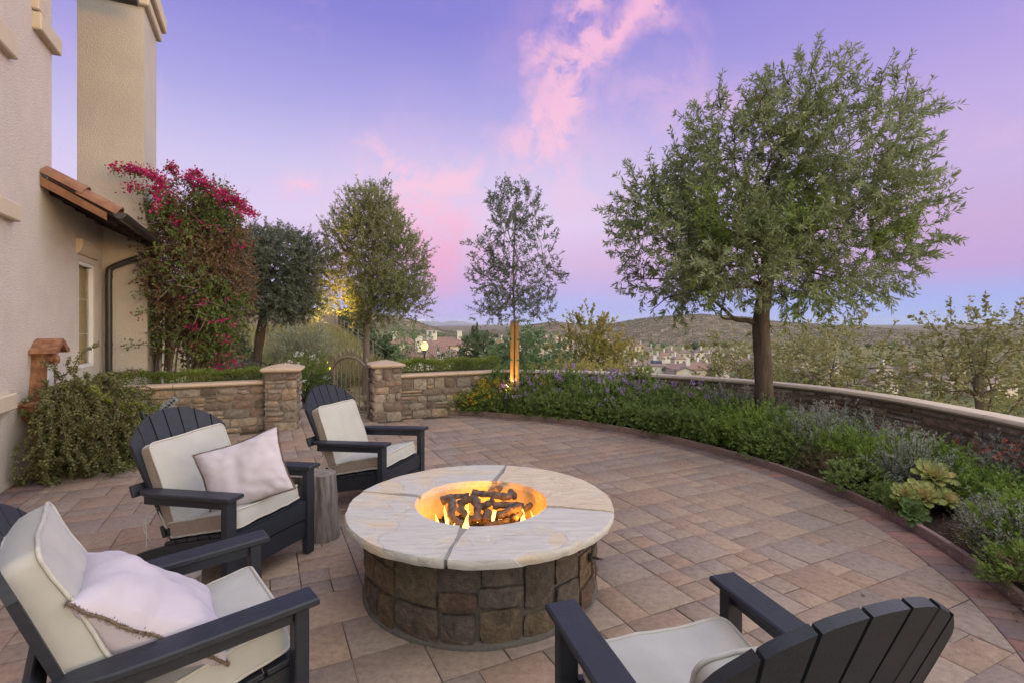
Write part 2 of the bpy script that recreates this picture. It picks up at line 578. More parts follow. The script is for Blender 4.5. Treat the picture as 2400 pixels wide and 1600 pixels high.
def slab_material():
    m = bpy.data.materials.new('flagstone'); m.use_nodes = True
    nb = NB(m.node_tree); bs = m.node_tree.nodes['Principled BSDF']
    vec = pos_vec(nb)
    mp = nb.n('ShaderNodeMapping'); nb.l(vec, mp.inputs[0]); mp.inputs['Scale'].default_value = (1.2, 7, 7); mp.inputs['Rotation'].default_value = (0, 0, R(10))
    streak = nb.noise(mp.outputs[0], 5, 7, .65, .8)
    patch = nb.noise(vec, 3.2, 5, .55, .9)
    grey = nb.ramp(streak, [(.25, (.37, .36, .35)), (.5, (.48, .46, .44)), (.75, (.57, .53, .48))])
    tan = nb.ramp(streak, [(.22, (.38, .29, .21)), (.42, (.50, .41, .31)), (.62, (.58, .49, .38)), (.8, (.62, .54, .44))])
    f = nb.m('ADD', patch, nb.m('MULTIPLY', nb.m('SUBTRACT', rnd_val(nb), .5), .22))
    col = nb.mix(nb.ss(f, .47, .62), tan, grey)
    crack = nb.ss(nb.m('ABSOLUTE', nb.m('SUBTRACT', nb.noise(mp.outputs[0], 2.2, 6, .6, 1.2), .5)), .0, .007, .45, 1.0)
    col = nb.mix(crack, (.40, .32, .24), col)
    nb.l(col, bs.inputs['Base Color'])
    bs.inputs['Roughness'].default_value = .78
    bs.inputs['Specular IOR Level'].default_value = .25
    bn = nb.n('ShaderNodeBump'); bn.inputs['Strength'].default_value = .5; bn.inputs['Distance'].default_value = .015
    nb.l(nb.m('ADD', streak, nb.m('MULTIPLY', nb.ss(patch, .46, .52), .5)), bn.inputs['Height']); nb.l(bn.outputs[0], bs.inputs['Normal'])
    return m


M_SLAB = slab_material()
# foliage
L_OLIVE = leaf_mat('olive_leaf', [(.105, .135, .055), (.20, .245, .105), (.28, .325, .165), (.37, .41, .245)])
L_OLIVE2 = leaf_mat('grey_olive_leaf', [(.085, .11, .07), (.155, .19, .125), (.22, .26, .18), (.29, .325, .24)])
L_WILLOW = leaf_mat('willow_leaf', [(.127, .144, .052), (.230, .253, .098), (.310, .328, .144), (.380, .391, .207)])
L_BOUG = leaf_mat('bougainvillea_leaf', [(.084, .132, .038), (.170, .236, .067), (.245, .283, .094)])
L_BOUGDRY = leaf_mat('bougainvillea_dry', [(.145, .080, .046), (.239, .145, .087), (.290, .189, .109)])
L_MAGENTA = leaf_mat('magenta_bract', [(.34, .008, .07), (.52, .015, .14), (.62, .03, .24)], trans=.4)
L_SYC = leaf_mat('sycamore_leaf', [(.150, .157, .053), (.256, .256, .097), (.346, .330, .143), (.390, .330, .166)], .35)  # (.098, .091, .029), (.176, .163, .058), (.247, .215, .085), (.286, .240, .111)])
L_YEL = leaf_mat('yellowing_leaf', [(.17, .175, .045), (.28, .27, .075), (.38, .335, .095), (.36, .25, .085)])
L_GREENTREE = leaf_mat('green_tree_leaf', [(.109, .170, .068), (.205, .301, .133), (.301, .399, .205)])
L_DARKTREE = leaf_mat('dark_tree_leaf', [(.060, .090, .045), (.111, .156, .076), (.171, .221, .116)])
L_BOX = leaf_mat('box_hedge_leaf', [(.119, .158, .031), (.224, .289, .057), (.329, .380, .105)])
L_BRIGHT = leaf_mat('bright_green_leaf', [(.12, .19, .03), (.215, .315, .055), (.29, .40, .09)])
L_MID = leaf_mat('mid_green_leaf', [(.12, .18, .045), (.215, .305, .08), (.30, .40, .125)])
L_GREY = leaf_mat('silver_leaf', [(.179, .207, .153), (.306, .332, .260), (.431, .459, .378)])
L_BROWNSTEM = leaf_mat('dry_stem_leaf', [(.156, .114, .066), (.240, .180, .108), (.132, .144, .072)])
L_ELEPH = leaf_mat('elephant_bush_leaf', [(.125, .125, .055), (.205, .21, .085), (.30, .31, .105)], rough=.4)
L_ELEPHY = leaf_mat('elephant_bush_new_leaf', [(.17, .20, .03), (.26, .30, .045)], rough=.4)
L_PURPLE = leaf_mat('purple_flower', [(.345, .184, .506), (.506, .322, .690), (.632, .483, .750)], trans=.3)
L_YFLOWER = leaf_mat('yellow_flower', [(.62, .34, .02), (.75, .50, .04)], trans=.3)
L_RED = leaf_mat('red_flower', [(.5, .05, .03), (.62, .12, .07)], trans=.3)
L_WHITEF = leaf_mat('white_flower', [(.7, .68, .64), (.8, .78, .76)], trans=.3)
L_AEON = leaf_mat('aeonium_leaf', [(.20, .25, .07), (.34, .36, .12), (.46, .38, .15), (.5, .33, .18)], trans=.15, rough=.4)
L_AEONG = leaf_mat('green_rosette_leaf', [(.10, .16, .05), (.18, .25, .09)], trans=.15, rough=.4)
L_GRASS = leaf_mat('grass_blade', [(.228, .198, .078), (.348, .312, .138), (.252, .270, .102)], trans=.3)
L_PALEGRASS = leaf_mat('pale_shrub', [(.207, .234, .138), (.330, .358, .227), (.427, .440, .303)], trans=.3)
L_SCRUB = leaf_mat('hill_scrub', [(.055, .056, .030), (.095, .090, .052), (.13, .112, .07)], trans=.1, val=.0)

# ------------------------------------------------------------------ the site frame: house axes turned 26 degrees
BX, BY = .899, .438


def st(s, t, z=0.0):
    """house frame -> world: s along the stone wall, t away from the camera"""
    return Vector((s * BX - t * BY, s * BY + t * BX, z))


HOUSE_RZ = math.atan2(BY, BX)

# terrain ---------------------------------------------------------------------------------------
SKY_X = np.array([-400, 300, 740, 785, 831, 900, 965, 1003, 1052, 1100, 1125, 1158, 1180, 1227, 1268, 1301, 1328, 1350, 1429, 1497, 1560, 1610, 1643, 1760, 1816, 2031, 2141, 2400, 3000.])
SKY_Y = np.array([752, 752, 751, 738, 732, 739, 751, 764, 779, 784, 778, 775, 779, 766, 759, 754, 758, 763, 761, 747, 741, 737, 736, 744, 753, 766, 776, 783, 785.])
CW = np.array([0.0, 4.4])


def smooth(x, a, b):
    t = np.clip((x - a) / (b - a), 0, 1)
    return t * t * (3 - 2 * t)


def fbm(x, y, seed=0.0):
    v = np.zeros_like(x); a = 1.0; f = 1.0
    for k in range(4):
        v += a * (np.sin(x * f * 1.7 + 1.3 * k + seed + 1.7 * np.sin(y * f * 1.1 + k)) * np.cos(y * f * 1.9 - .7 * k + seed + 1.3 * np.sin(x * f * .9 + 2 * k)))
        a *= .5; f *= 2.1
    return v


def terrain(x, y):
    x = np.asarray(x, float); y = np.asarray(y, float)
    u = np.clip(x / np.maximum(y, 1.0), -1.3, 1.3)
    side = smooth(u, -.25, .30) * .60 + .40           # the valley is deeper on the right
    q = np.maximum(np.hypot(x - CW[0], y - CW[1]) - 4.9, 0)
    val = -21.0 * side * (1 - np.exp(-q / 26.0))
    # garden and grass bank on the left
    ax, ay, bx_, by_ = -3.6, 14.5, -10.6, 31.0
    dln = ((bx_ - ax) * (y - ay) - (by_ - ay) * (x - ax)) / math.hypot(bx_ - ax, by_ - ay)   # >0 on the left of the fence line
    bank = 1.05 * smooth(y, 10.5, 30) - 8 * smooth(y, 34, 120)
    m = smooth(dln, -3.0, 0.3) * smooth(-x, .5, 2.2)
    m = np.maximum(m, smooth(-x, 2.0, 3.2) * smooth(15.0 - y, 0, 1.5))
    near = val * (1 - m) + bank * m
    # hills
    ridge_px = np.interp(u * 1200 + 1200, SKY_X, SKY_Y)
    left = 1 - smooth(u, -.16, -.08)
    yr = 1000 - 260 * left; yf = 470 - 120 * left
    zr = 1.5 + (758 - ridge_px) * yr / 1200
    k = smooth(y, yf, yr)
    n = fbm(x / 130, y / 150, 2.0) * 5.0 * np.sin(np.pi * np.clip((y - yf) / (yr - yf), 0, 1))
    zh = near * (1 - k) + zr * k + np.where(y > yf, n, 0)
    back = smooth(y, yr, yr * 2.1)
    zh = zh * (1 - back) - 32 * back
    z = np.where(y > yf, zh, near)
    # under the patio
    inside = np.hypot(x - CW[0], y - CW[1]) < 4.85
    z = np.where(inside | (y < 2.5), np.minimum(z, -.08), z)
    z = np.where(y < 0, -.08, z)
    return z


def T1(x, y):
    return float(terrain(np.array([x]), np.array([y]))[0])


def build_ground():
    # radial rows in depth, columns in azimuth; one sheet out to the horizon
    ys = np.concatenate([[-60, -20, -6, 0.01], np.arange(1.0, 40, .9), 40 * 1.07 ** np.arange(0, 34), np.array([440, 470])])
    ys = np.unique(np.round(np.concatenate([ys, np.arange(380, 1300, 14), 1300 * 1.14 ** np.arange(1, 18)]), 2))
    us = np.linspace(-1.9, 1.9, 260)
    Y, Ug = np.meshgrid(ys, us, indexing='ij')
    X = Ug * np.maximum(Y, 14.0 + 0 * Y)
    Z = terrain(X, Y)
    Z = Z - .02
    h, w_ = X.shape
    vs = np.stack([X, Y, Z], -1).reshape(-1, 3)
    idx = np.arange(h * w_).reshape(h, w_)
    q = np.stack([idx[:-1, :-1], idx[:-1, 1:], idx[1:, 1:], idx[1:, :-1]], -1).reshape(-1, 4)
    me = bpy.data.meshes.new('ground')
    me.from_pydata(vs.tolist(), [], q.tolist())
    me.polygons.foreach_set('use_smooth', np.ones(len(me.polygons), dtype=bool))
    m = bpy.data.materials.new('ground'); m.use_nodes = True
    nb = NB(m.node_tree); bs = m.node_tree.nodes['Principled BSDF']
    p = pos_vec(nb); sp = nb.n('ShaderNodeSeparateXYZ'); nb.l(p, sp.inputs[0])
    grass = nb.ramp(nb.noise(p, 1.6, 6, .65), [(.3, (.13, .115, .055)), (.5, (.24, .205, .105)), (.7, (.30, .27, .15))])
    town = nb.ramp(nb.noise(p, .05, 6, .7), [(.35, (.07, .09, .04)), (.5, (.15, .15, .07)), (.65, (.30, .25, .15))])
    hill = nb.ramp(nb.noise(p, .07, 8, .72), [(.33, (.085, .074, .045)), (.48, (.155, .128, .084)), (.58, (.225, .18, .125)), (.68, (.38, .31, .235))])
    track = nb.ss(nb.m('ABSOLUTE', nb.m('SUBTRACT', nb.noise(p, .006, 3, .5), .5)), .0, .006)
    hill = nb.mix(track, (.33, .25, .18), hill)
    foot = nb.ramp(nb.noise(p, .03, 5, .6), [(.35, (.10, .11, .04)), (.6, (.26, .23, .11))])
    c = nb.mix(nb.ss(sp.outputs[1], 40, 80), grass, town)
    c = nb.mix(nb.ss(sp.outputs[1], 360, 440), c, foot)
    c = nb.mix(nb.ss(sp.outputs[1], 480, 560), c, hill)
    nb.l(c, bs.inputs['Base Color']); bs.inputs['Roughness'].default_value = 1.0
    bs.inputs['Specular IOR Level'].default_value = .05
    o = link('ground', me, m); tag(o, kind='structure')
    return o


build_ground()


def build_mountains():
    pts = [(860, 772), (930, 752), (985, 749), (1010, 751), (1040, 757), (1062, 751), (1080, 752), (1100, 757), (1125, 762), (1150, 764), (1180, 761), (1230, 768), (1300, 775), (1400, 780)]
    Yd = 9000.0
    xs = np.linspace(830, 1430, 150)
    top = np.interp(xs, [p[0] for p in pts], [p[1] for p in pts])
    rows = 16
    vs = []; fs = []
    for j in range(rows):
        f = j / (rows - 1)
        for i, x in enumerate(xs):
            rg = 1.6 * math.sin(i * 1.9 + 2 * math.sin(i * .37)) + 1.0 * math.sin(i * .83)
            zt = (758 - top[i] + rg * .6) * Yd / 1200
            spur = 500 * math.sin(i * .55 + f * 2.0 + math.sin(i * .21) * 3) * f
            d = Yd - f * 2600 + spur
            z = zt * (1 - f) ** 1.25 + -60 * f
            vs.append(((x - 1200) / 1200 * Yd * (1 - .02 * f), d, z))
    n = len(xs)
    for j in range(rows - 1):
        for i in range(n - 1):
            fs.append((j * n + i, j * n + i + 1, (j + 1) * n + i + 1, (j + 1) * n + i))
    # back slope gives the range its depth
    b0 = len(vs)
    for i, x in enumerate(xs):
        vs.append(((x - 1200) / 1200 * Yd, Yd + 1500, -60))
    for i in range(n - 1):
        fs.append((i, b0 + i, b0 + i + 1, i + 1))
    mb = MB(); mb.add(vs, fs)
    m = bpy.data.materials.new('mountain_rock'); m.use_nodes = True
    nb = NB(m.node_tree); bs = m.node_tree.nodes['Principled BSDF']
    p = pos_vec(nb); sp = nb.n('ShaderNodeSeparateXYZ'); nb.l(p, sp.inputs[0])
    rock = nb.ramp(nb.noise(p, .004, 6, .7), [(.35, (.17, .18, .22)), (.65, (.27, .26, .28))])
    snow = nb.ss(nb.m('ADD', sp.outputs[2], nb.m('MULTIPLY', nb.noise(p, .01, 5, .7), 60)), 66, 84)
    nb.l(nb.mix(snow, rock, (.7, .68, .7)), bs.inputs['Base Color']); bs.inputs['Roughness'].default_value = 1
    o = link('mountains', mb.mesh('mountains', 180), m); tag(o, kind='structure')


build_mountains()

# ------------------------------------------------------------------ patio
KERB_PTS = [(-1.30, 8.60), (-.54, 8.36), (.81, 7.72), (1.86, 6.74), (2.52, 5.64), (2.79, 4.86), (2.90, 4.13), (2.89, 3.66), (2.82, 3.23), (2.68, 2.69), (2.36, 2.0), (1.9, 1.35), (1.2, .7)]
KERB = [Vector((p.x, p.y, 0)) for p in spline([(a, b, 0) for a, b in KERB_PTS], 6)]


def offset_path(path, d):
    out = []
    for i, p in enumerate(path):
        t = (path[min(i + 1, len(path) - 1)] - path[max(i - 1, 0)]).normalized()
        out.append(p + Vector((-t.y, t.x, 0)) * d)      # +d: left of travel = outside of the patio
    return out


WALL_PTS = [(-.13, 8.84), (.75, 8.72), (1.5, 8.5), (2.1, 8.2), (2.75, 7.78), (3.4, 7.2), (3.9, 6.5), (4.15, 5.7), (4.21, 4.9), (4.2, 4.2), (4.05, 3.2), (3.7, 2.2)]
WALLP = [Vector((p.x, p.y, 0)) for p in spline([(a, b, 0) for a, b in WALL_PTS], 5)]
PIT = Vector((-.18, 3.02, 0))


def path_len(path):
    L = [0.0]
    for a_, b_ in zip(path, path[1:]): L.append(L[-1] + (b_ - a_).length)
    return L


def path_at(path, L, d):
    d = min(max(d, 0), L[-1] - 1e-6)
    i = max(0, min(len(L) - 2, int(np.searchsorted(L, d, side='right') - 1)))
    f = (d - L[i]) / (L[i + 1] - L[i])
    p = path[i].lerp(path[i + 1], f)
    # smoothed tangent
    t0 = (path[min(i + 1, len(path) - 1)] - path[max(i - 1, 0)]).normalized()
    t1 = (path[min(i + 2, len(path) - 1)] - path[i]).normalized()
    t = t0.lerp(t1, f).normalized()
    return p, t


def clip_poly(poly, edges):
    for (ax, ay), (nx, ny) in edges:
        out = []
        n = len(poly)
        if n == 0: return []
        ds = [(p[0] - ax) * nx + (p[1] - ay) * ny for p in poly]
        if max(ds) <= 0: continue
        for i in range(n):
            j = (i + 1) % n
            if ds[i] <= 0: out.append(poly[i])
            if (ds[i] <= 0) != (ds[j] <= 0):
                f = ds[i] / (ds[i] - ds[j])
                out.append((poly[i][0] + (poly[j][0] - poly[i][0]) * f, poly[i][1] + (poly[j][1] - poly[i][1]) * f))
        poly = out
    return poly


def poly_area(p):
    return .5 * abs(sum(p[i][0] * p[(i + 1) % len(p)][1] - p[(i + 1) % len(p)][0] * p[i][1] for i in range(len(p))))


def inset_poly(poly, d):
    """shrink a convex polygon by d"""
    n = len(poly)
    cx_ = sum(p[0] for p in poly) / n; cy_ = sum(p[1] for p in poly) / n
    edges = []
    for i in range(n):
        a_, b_ = poly[i], poly[(i + 1) % n]
        ex, ey = b_[0] - a_[0], b_[1] - a_[1]
        L = math.hypot(ex, ey)
        if L < 1e-5: continue
        nx, ny = ey / L, -ex / L
        if (cx_ - a_[0]) * nx + (cy_ - a_[1]) * ny > 0: nx, ny = -nx, -ny
        edges.append(((a_[0] - nx * d, a_[1] - ny * d), (nx, ny)))
    return clip_poly(list(poly), edges)


def paver_geo(poly, z, th=.05, ch=.006, tilt=(0, 0)):
    """tumbled paver: chamfered top, slightly uneven, sides going down"""
    top = inset_poly(poly, ch)
    if len(top) < 3: return None
    n = len(poly); m = len(top)
    cx_ = sum(p[0] for p in poly) / n; cy_ = sum(p[1] for p in poly) / n
    zz = lambda p: z + (p[0] - cx_) * tilt[0] + (p[1] - cy_) * tilt[1]
    if m != n:
        top = [(cx_ + (p[0] - cx_) * .94, cy_ + (p[1] - cy_) * .94) for p in poly]; m = n
    vs = [(p[0], p[1], zz(p)) for p in top] + [(p[0], p[1], zz(p) - ch * .75) for p in poly] + [(p[0], p[1], z - th) for p in poly]
    fs = [tuple(range(m))]
    for i in range(n):
        j = (i + 1) % n
        fs.append((i, j, n + j, n + i)); fs.append((n + i, n + j, 2 * n + j, 2 * n + i))
    return vs, fs


def screen_size(poly):
    """how large a flat piece shows from the camera (pixels squared), 0 out of frame"""
    c = (sum(p[0] for p in poly) / len(poly), sum(p[1] for p in poly) / len(poly))
    if c[1] < .9: return 0
    u_, v_ = c[0] / c[1] * 1200, 1.5 / c[1] * 1200 - 42
    if abs(u_) > 1240 or v_ > 840: return 0
    return poly_area(poly) * 1.5 * 1200 ** 2 / c[1] ** 3


def build_patio():
    base = MB()
    # sand bed seen in the joints
    outer = [(p.x, p.y) for p in KERB]
    poly = outer + [(.5, -.6), (-7, -.6)] + [tuple(st(-2.4, 8.6)[:2])[:2], tuple(st(.0, 9.2)[:2]), tuple(st(-.2, 14)[:2]), tuple(st(1.6, 14)[:2]), tuple(st(1.6, 8.3)[:2])]
    base.add([(x, y, -.012) for x, y in poly], [tuple(range(len(poly)))])
    me = base.mesh('patio')
    root = link('patio', me, M_SAND); tag(root, kind='structure')
    inner = offset_path(KERB, -.205)
    edges = []
    for a_, b_ in zip(inner, inner[1:]):
        t = (b_ - a_).normalized()
        edges.append(((a_.x, a_.y), (-t.y, t.x)))
    s_lim, t_lim = -1.80, 7.93
    edges_f = edges + [((st(s_lim, 0).x, st(s_lim, 0).y), (-BX, -BY))]
    rng = random.Random(3)
    u_ = .160
    pieces = []
    row = 0
    t0 = -.5
    while t0 < 14.0:
        s0 = -2.2 + (row % 2) * u_ + rng.choice([0, u_, 2 * u_]) * .0
        while s0 < 5.4:
            k = rng.random()
            if k < .52: items = [(0, 0, 2, 2)]; adv = 2
            elif k < .82: items = [(0, 0, 1, 1), (0, 1, 1, 1)]; adv = 1
            elif k < .92: items = [(0, 0, 1, 2)]; adv = 1
            else: items = [(0, 0, 2, 1), (0, 1, 2, 1)]; adv = 2
            for (i, j, wi, hj) in items:
                g = .0022
                a0, a1 = s0 + i * u_ + g, s0 + (i + wi) * u_ - g
                b0, b1 = t0 + j * u_ + g, t0 + (j + hj) * u_ - g
                tm = (b0 + b1) / 2; sm = (a0 + a1) / 2
                walk = tm > t_lim
                if walk and not (-.05 < sm < 1.58): continue
                if walk and a1 > 1.58: a1 = 1.57
                jit = lambda: rng.uniform(-.0022, .0022)
                q = [st(a0 + jit(), b0 + jit()), st(a1 + jit(), b0 + jit()), st(a1 + jit(), b1 + jit()), st(a0 + jit(), b1 + jit())]
                poly = [(p.x, p.y) for p in q]
                c = (sum(p[0] for p in poly) / 4, sum(p[1] for p in poly) / 4)
                if c[1] < -.5 or c[0] < -7 or c[1] > 13.5: continue
                if math.hypot(c[0] - PIT.x, c[1] - PIT.y) < .50: continue
                if abs(c[0]) > 1.25 * abs(c[1]) + 1.6: continue
                poly = clip_poly(poly, edges if walk else edges_f)
                if len(poly) < 3 or poly_area(poly) < .0015: continue
                pieces.append((poly, M_PAVER))
            s0 += adv * u_
        t0 += 2 * u_
        row += 1
    # soldier course along the kerb
    L = path_len(KERB)
    d = 0.0
    while d < L[-1] - .1:
        wd = .105 + rng.uniform(-.006, .006)
        q = []
        for dd, off in ((d + .003, -.008), (d + wd - .003, -.008), (d + wd - .003, -.20), (d + .003, -.20)):
            p, t = path_at(KERB, L, dd)
            # the course lies a little askew to the kerb, as in the photograph
            q.append((p.x - t.y * off, p.y + t.x * off))
        d += wd
        if abs(q[0][0]) > 1.25 * q[0][1] + .6: continue
        pieces.append((q, M_BORDER))
    # border along the house wall and across the gateway
    t = 4.4
    while t < 8.0:
        for s0, s1 in ((-2.10, -1.962), (-1.956, -1.805)):
            q = [st(s0, t + .003), st(s1, t + .003), st(s1, t + .205), st(s0, t + .205)]
            pieces.append(([(p.x, p.y) for p in q], M_BORDER))
        t += .21
    pieces.sort(key=lambda p: -screen_size(p[0]))
    rest = {}
    for k, (poly, m) in enumerate(pieces):
        tl = (rng.uniform(-.006, .006), rng.uniform(-.006, .006))
        z = rng.uniform(-.0015, .0015)
        g = paver_geo(poly, z, tilt=tl)
        if g is None: continue
        if k < 298:
            mb = MB(); mb.add(*g)
            link('paver', mb.mesh('paver', 40), m, root)
        else:
            rest.setdefault(m.name, (m, MB()))[1].add(*g, var=rng.random())
    for nm, (m, mb) in rest.items():
        o = link('paver', mb.mesh('pavers', 40), m, root); tag(o, kind='stuff')
    return root


build_patio()


def sweep(path, prof, d0, d1, L, step=.12):
    """sweep a profile (outward offset, z) along a ground path between two lengths"""
    n = max(2, int((d1 - d0) / step) + 1)
    rings = []
    for i in range(n):
        p, t = path_at(path, L, d0 + (d1 - d0) * i / (n - 1))
        rings.append([(p.x - t.y * o, p.y + t.x * o, z) for o, z in prof])
    return loft(rings)


def build_kerb():
    L = path_len(KERB)
    root = empty('kerb'); tag(root, kind='structure')
    d = 0.0; k = 0
    rng = random.Random(11)
    while d < L[-1] - .2:
        ln = .32 if k == 0 else 2.4
        e = min(d + ln, L[-1])
        mb = MB(); mb.add(*sweep(KERB, [(.004, -.05), (.004, .062), (.009, .068), (.037, .068), (.042, .062), (.042, -.05)], d + .002, e - .002, L))
        link('kerb_board', mb.mesh('kerb_board', 30), M_KERB, root)
        d = e; k += 1


build_kerb()


def build_bed():
    a_ = offset_path(KERB, .03)
    b_ = WALLP
    LA, LB = path_len(a_), path_len(b_)
    n, m = 70, 14
    vs = []; fs = []
    for i in range(n):
        pa, _ = path_at(a_, LA, LA[-1] * i / (n - 1)); pb, _ = path_at(b_, LB, LB[-1] * i / (n - 1))
        for j in range(m):
            f = j / (m - 1)
            p = pa.lerp(pb, f)
            z = .035 + .07 * f + .022 * mnoise.noise(Vector((p.x * 3, p.y * 3, 0))) + .012 * mnoise.noise(Vector((p.x * 11, p.y * 11, 3)))
            vs.append((p.x, p.y, z))
    for i in range(n - 1):
        for j in range(m - 1):
            fs.append((i * m + j, i * m + j + 1, (i + 1) * m + j + 1, (i + 1) * m + j))
    mb = MB(); mb.add(vs, fs)
    o = link('planting_bed', mb.mesh('planting_bed', 180), M_MULCH); tag(o, kind='structure')


build_bed()


def garden_soil():
    """mulched ground behind the two low walls"""
    for nm, (s0, s1, t0, t1) in (('garden_bed', (-1.55, -.02, 8.25, 12.0)), ('garden_bed', (1.62, 3.9, 8.25, 9.6))):
        vs = []; fs = []
        n = 12
        for i in range(n):
            for j in range(n):
                p = st(s0 + (s1 - s0) * i / (n - 1), t0 + (t1 - t0) * j / (n - 1))
                vs.append((p.x, p.y, .10 + .05 * mnoise.noise(Vector((p.x * 3, p.y * 3, 0)))))
        for i in range(n - 1):
            for j in range(n - 1):
                fs.append((i * n + j, i * n + j + 1, (i + 1) * n + j + 1, (i + 1) * n + j))
        mb = MB(); mb.add(vs, fs)
        o = link(nm, mb.mesh(nm, 180), M_MULCH); tag(o, kind='structure')


garden_soil()

# ------------------------------------------------------------------ stone walls
def stone_geo(u0, u1, v0, v1, f, rng, dep=.03, gap=.008, nu=5, nv=4, soft=1.0):
    u0 += gap; u1 -= gap; v0 += gap; v1 -= gap
    W, H = u1 - u0, v1 - v0
    if W < .02 or H < .015: return None
    ox, oy = rng.uniform(0, 50), rng.uniform(0, 50)
    d0 = dep * rng.uniform(.65, 1.25)
    skew = [rng.uniform(-.10, .10) * H for _ in range(4)]
    skx = [rng.uniform(-.05, .05) * min(W, .2) for _ in range(4)]
    vs = []; fs = []
    G = {}
    for j in range(nv):
        for i in range(nu):
            a, b = i / (nu - 1), j / (nv - 1)
            uu = u0 + W * a; vv = v0 + H * b
            # bilinear corner skew makes the stones irregular
            vv += (skew[0] * (1 - a) + skew[1] * a) * (1 - b) * .6 + (skew[2] * (1 - a) + skew[3] * a) * b * .6
            uu += (skx[0] * (1 - a) + skx[1] * a) * (1 - b) + (skx[2] * (1 - a) + skx[3] * a) * b
            edge = i in (0, nu - 1) or j in (0, nv - 1)
            corner = i in (0, nu - 1) and j in (0, nv - 1)
            if corner:
                r = rng.uniform(.006, .02) * soft
                uu += r * (1 if i == 0 else -1); vv += r * .7 * (1 if j == 0 else -1)
            elif edge:
                uu += rng.uniform(-.004, .004); vv += rng.uniform(-.004, .004)
            nz = mnoise.noise(Vector((uu * 14 + ox, vv * 14 + oy, 0)))
            d = d0 + .011 * nz - (.011 * soft if edge else 0) + (rng.uniform(-.005, .006) if not edge else 0)
            G[i, j] = len(vs); vs.append(f(uu, d, vv))
    ring = [(i, 0) for i in range(nu - 1)] + [(nu - 1, j) for j in range(nv - 1)] + [(i, nv - 1) for i in range(nu - 1, 0, -1)] + [(0, j) for j in range(nv - 1, 0, -1)]
    for j in range(nv - 1):
        for i in range(nu - 1):
            fs.append((G[i, j], G[i + 1, j], G[i + 1, j + 1], G[i, j + 1]))
    b0 = len(vs)
    for (i, j) in ring:
        a, b = i / (nu - 1), j / (nv - 1)
        vs.append(f(u0 + W * a, -.012, v0 + H * b))
    n = len(ring)
    for k in range(n):
        a0, a1 = G[ring[k]], G[ring[(k + 1) % n]]
        fs.append((a0, a1, b0 + (k + 1) % n, b0 + k))
    return vs, fs


def ledge_rects(u0, u1, v0, v1, rng, hmin=.075, hmax=.15, wmin=.16, wmax=.42):
    out = []
    hs = []
    h = v1 - v0
    while h > 1e-6:
        x = rng.uniform(hmin, hmax)
        if h - x < hmin * .9: x = h if h < hmax * 1.3 else h / 2
        hs.append(x); h -= x
    v = v0
    for x in hs:
        u = u0
        while u < u1 - 1e-6:
            wd = rng.uniform(wmin, wmax) * (1.15 if x < .1 else .85)
            if u1 - u - wd < wmin * .7: wd = u1 - u
            k = rng.random()
            if k < .22 and x > .095:
                c = v + x * rng.uniform(.4, .6)
                out += [(u, u + wd, v, c), (u, u + wd, c, v + x)]
            elif k < .36 and wd > .22:
                c = v + x * rng.uniform(.4, .6); m = u + wd * rng.uniform(.5, .7)
                out += [(u, m, v, v + x), (m, u + wd, v, c), (m, u + wd, c, v + x)]
            else:
                out.append((u, u + wd, v, v + x))
            u += wd
        v += x
    return out


CAP_PROF = lambda d, top, h: [(-d, top - h + .012), (-d - .012, top - h + .03), (-d - .016, top - h / 2), (-d - .010, top - .014), (-d + .004, top - .002), (.15, top), (.17, top - .01), (.17, top - h + .012)]


def wall_run(name, path, label, z0, ztop, caplen, rng, cap_mat, cap_h=.065, thick=.22, cat='wall', d_from=0.0, wave=True):
    """a low stone wall: front face on the path's right-hand side (towards the patio)"""
    L = path_len(path)
    p0 = path[0]
    root = empty(name, (p0.x, p0.y, 0), 0, label, cat)
    inv = Matrix.Translation(-p0)
    core = MB(); core.add(*sweep(path, [(0, z0 - .1), (0, ztop - cap_h), (thick, ztop - cap_h), (thick, z0 - .6)], 0, L[-1], L))
    link('mortar_core', core.xf(inv).mesh('mortar_core', 30), M_MORTAR, root)

    def f(u, d, v):
        p, t = path_at(path, L, u)
        return (p.x + t.y * d - p0.x, p.y - t.x * d - p0.y, v)
    for r in ledge_rects(0, L[-1], z0, ztop - cap_h - .004, rng):
        if r[1] < d_from: continue
        g = stone_geo(*r, f, rng)
        if g:
            mb = MB(); mb.add(*g)
            link('stone', mb.mesh('stone', 50), M_STONE, root)
    d = 0.0
    while d < L[-1] - .02:
        e = min(d + caplen, L[-1])
        if L[-1] - e < .2: e = L[-1]
        mb = MB(); mb.add(*sweep(path, CAP_PROF(.05, ztop, cap_h), d + .003, e - .003, L))
        link('cap_stone', mb.xf(inv).mesh('cap_stone', 40), cap_mat, root)
        d = e
    return root


rw = random.Random(21)
straight = lambda s0, s1, t: [st(s0 + (s1 - s0) * i / 12, t) for i in range(13)]
wall_run('stone_wall', straight(-2.08, .10, 8.05), 'low stacked stone wall between the house and the gate pier, box hedge behind', -.02, .70, 1.02, rw, M_CAP)
wall_run('stone_wall', straight(1.93, 3.80, 8.05), 'low stacked stone wall from the gate pier to the flower bed', -.02, .70, .98, rw, M_CAP)
wall_run('stone_wall', WALLP, 'long curved stone wall with pale cap behind the flower bed', .02, .70, .86, rw, M_CAPPALE)


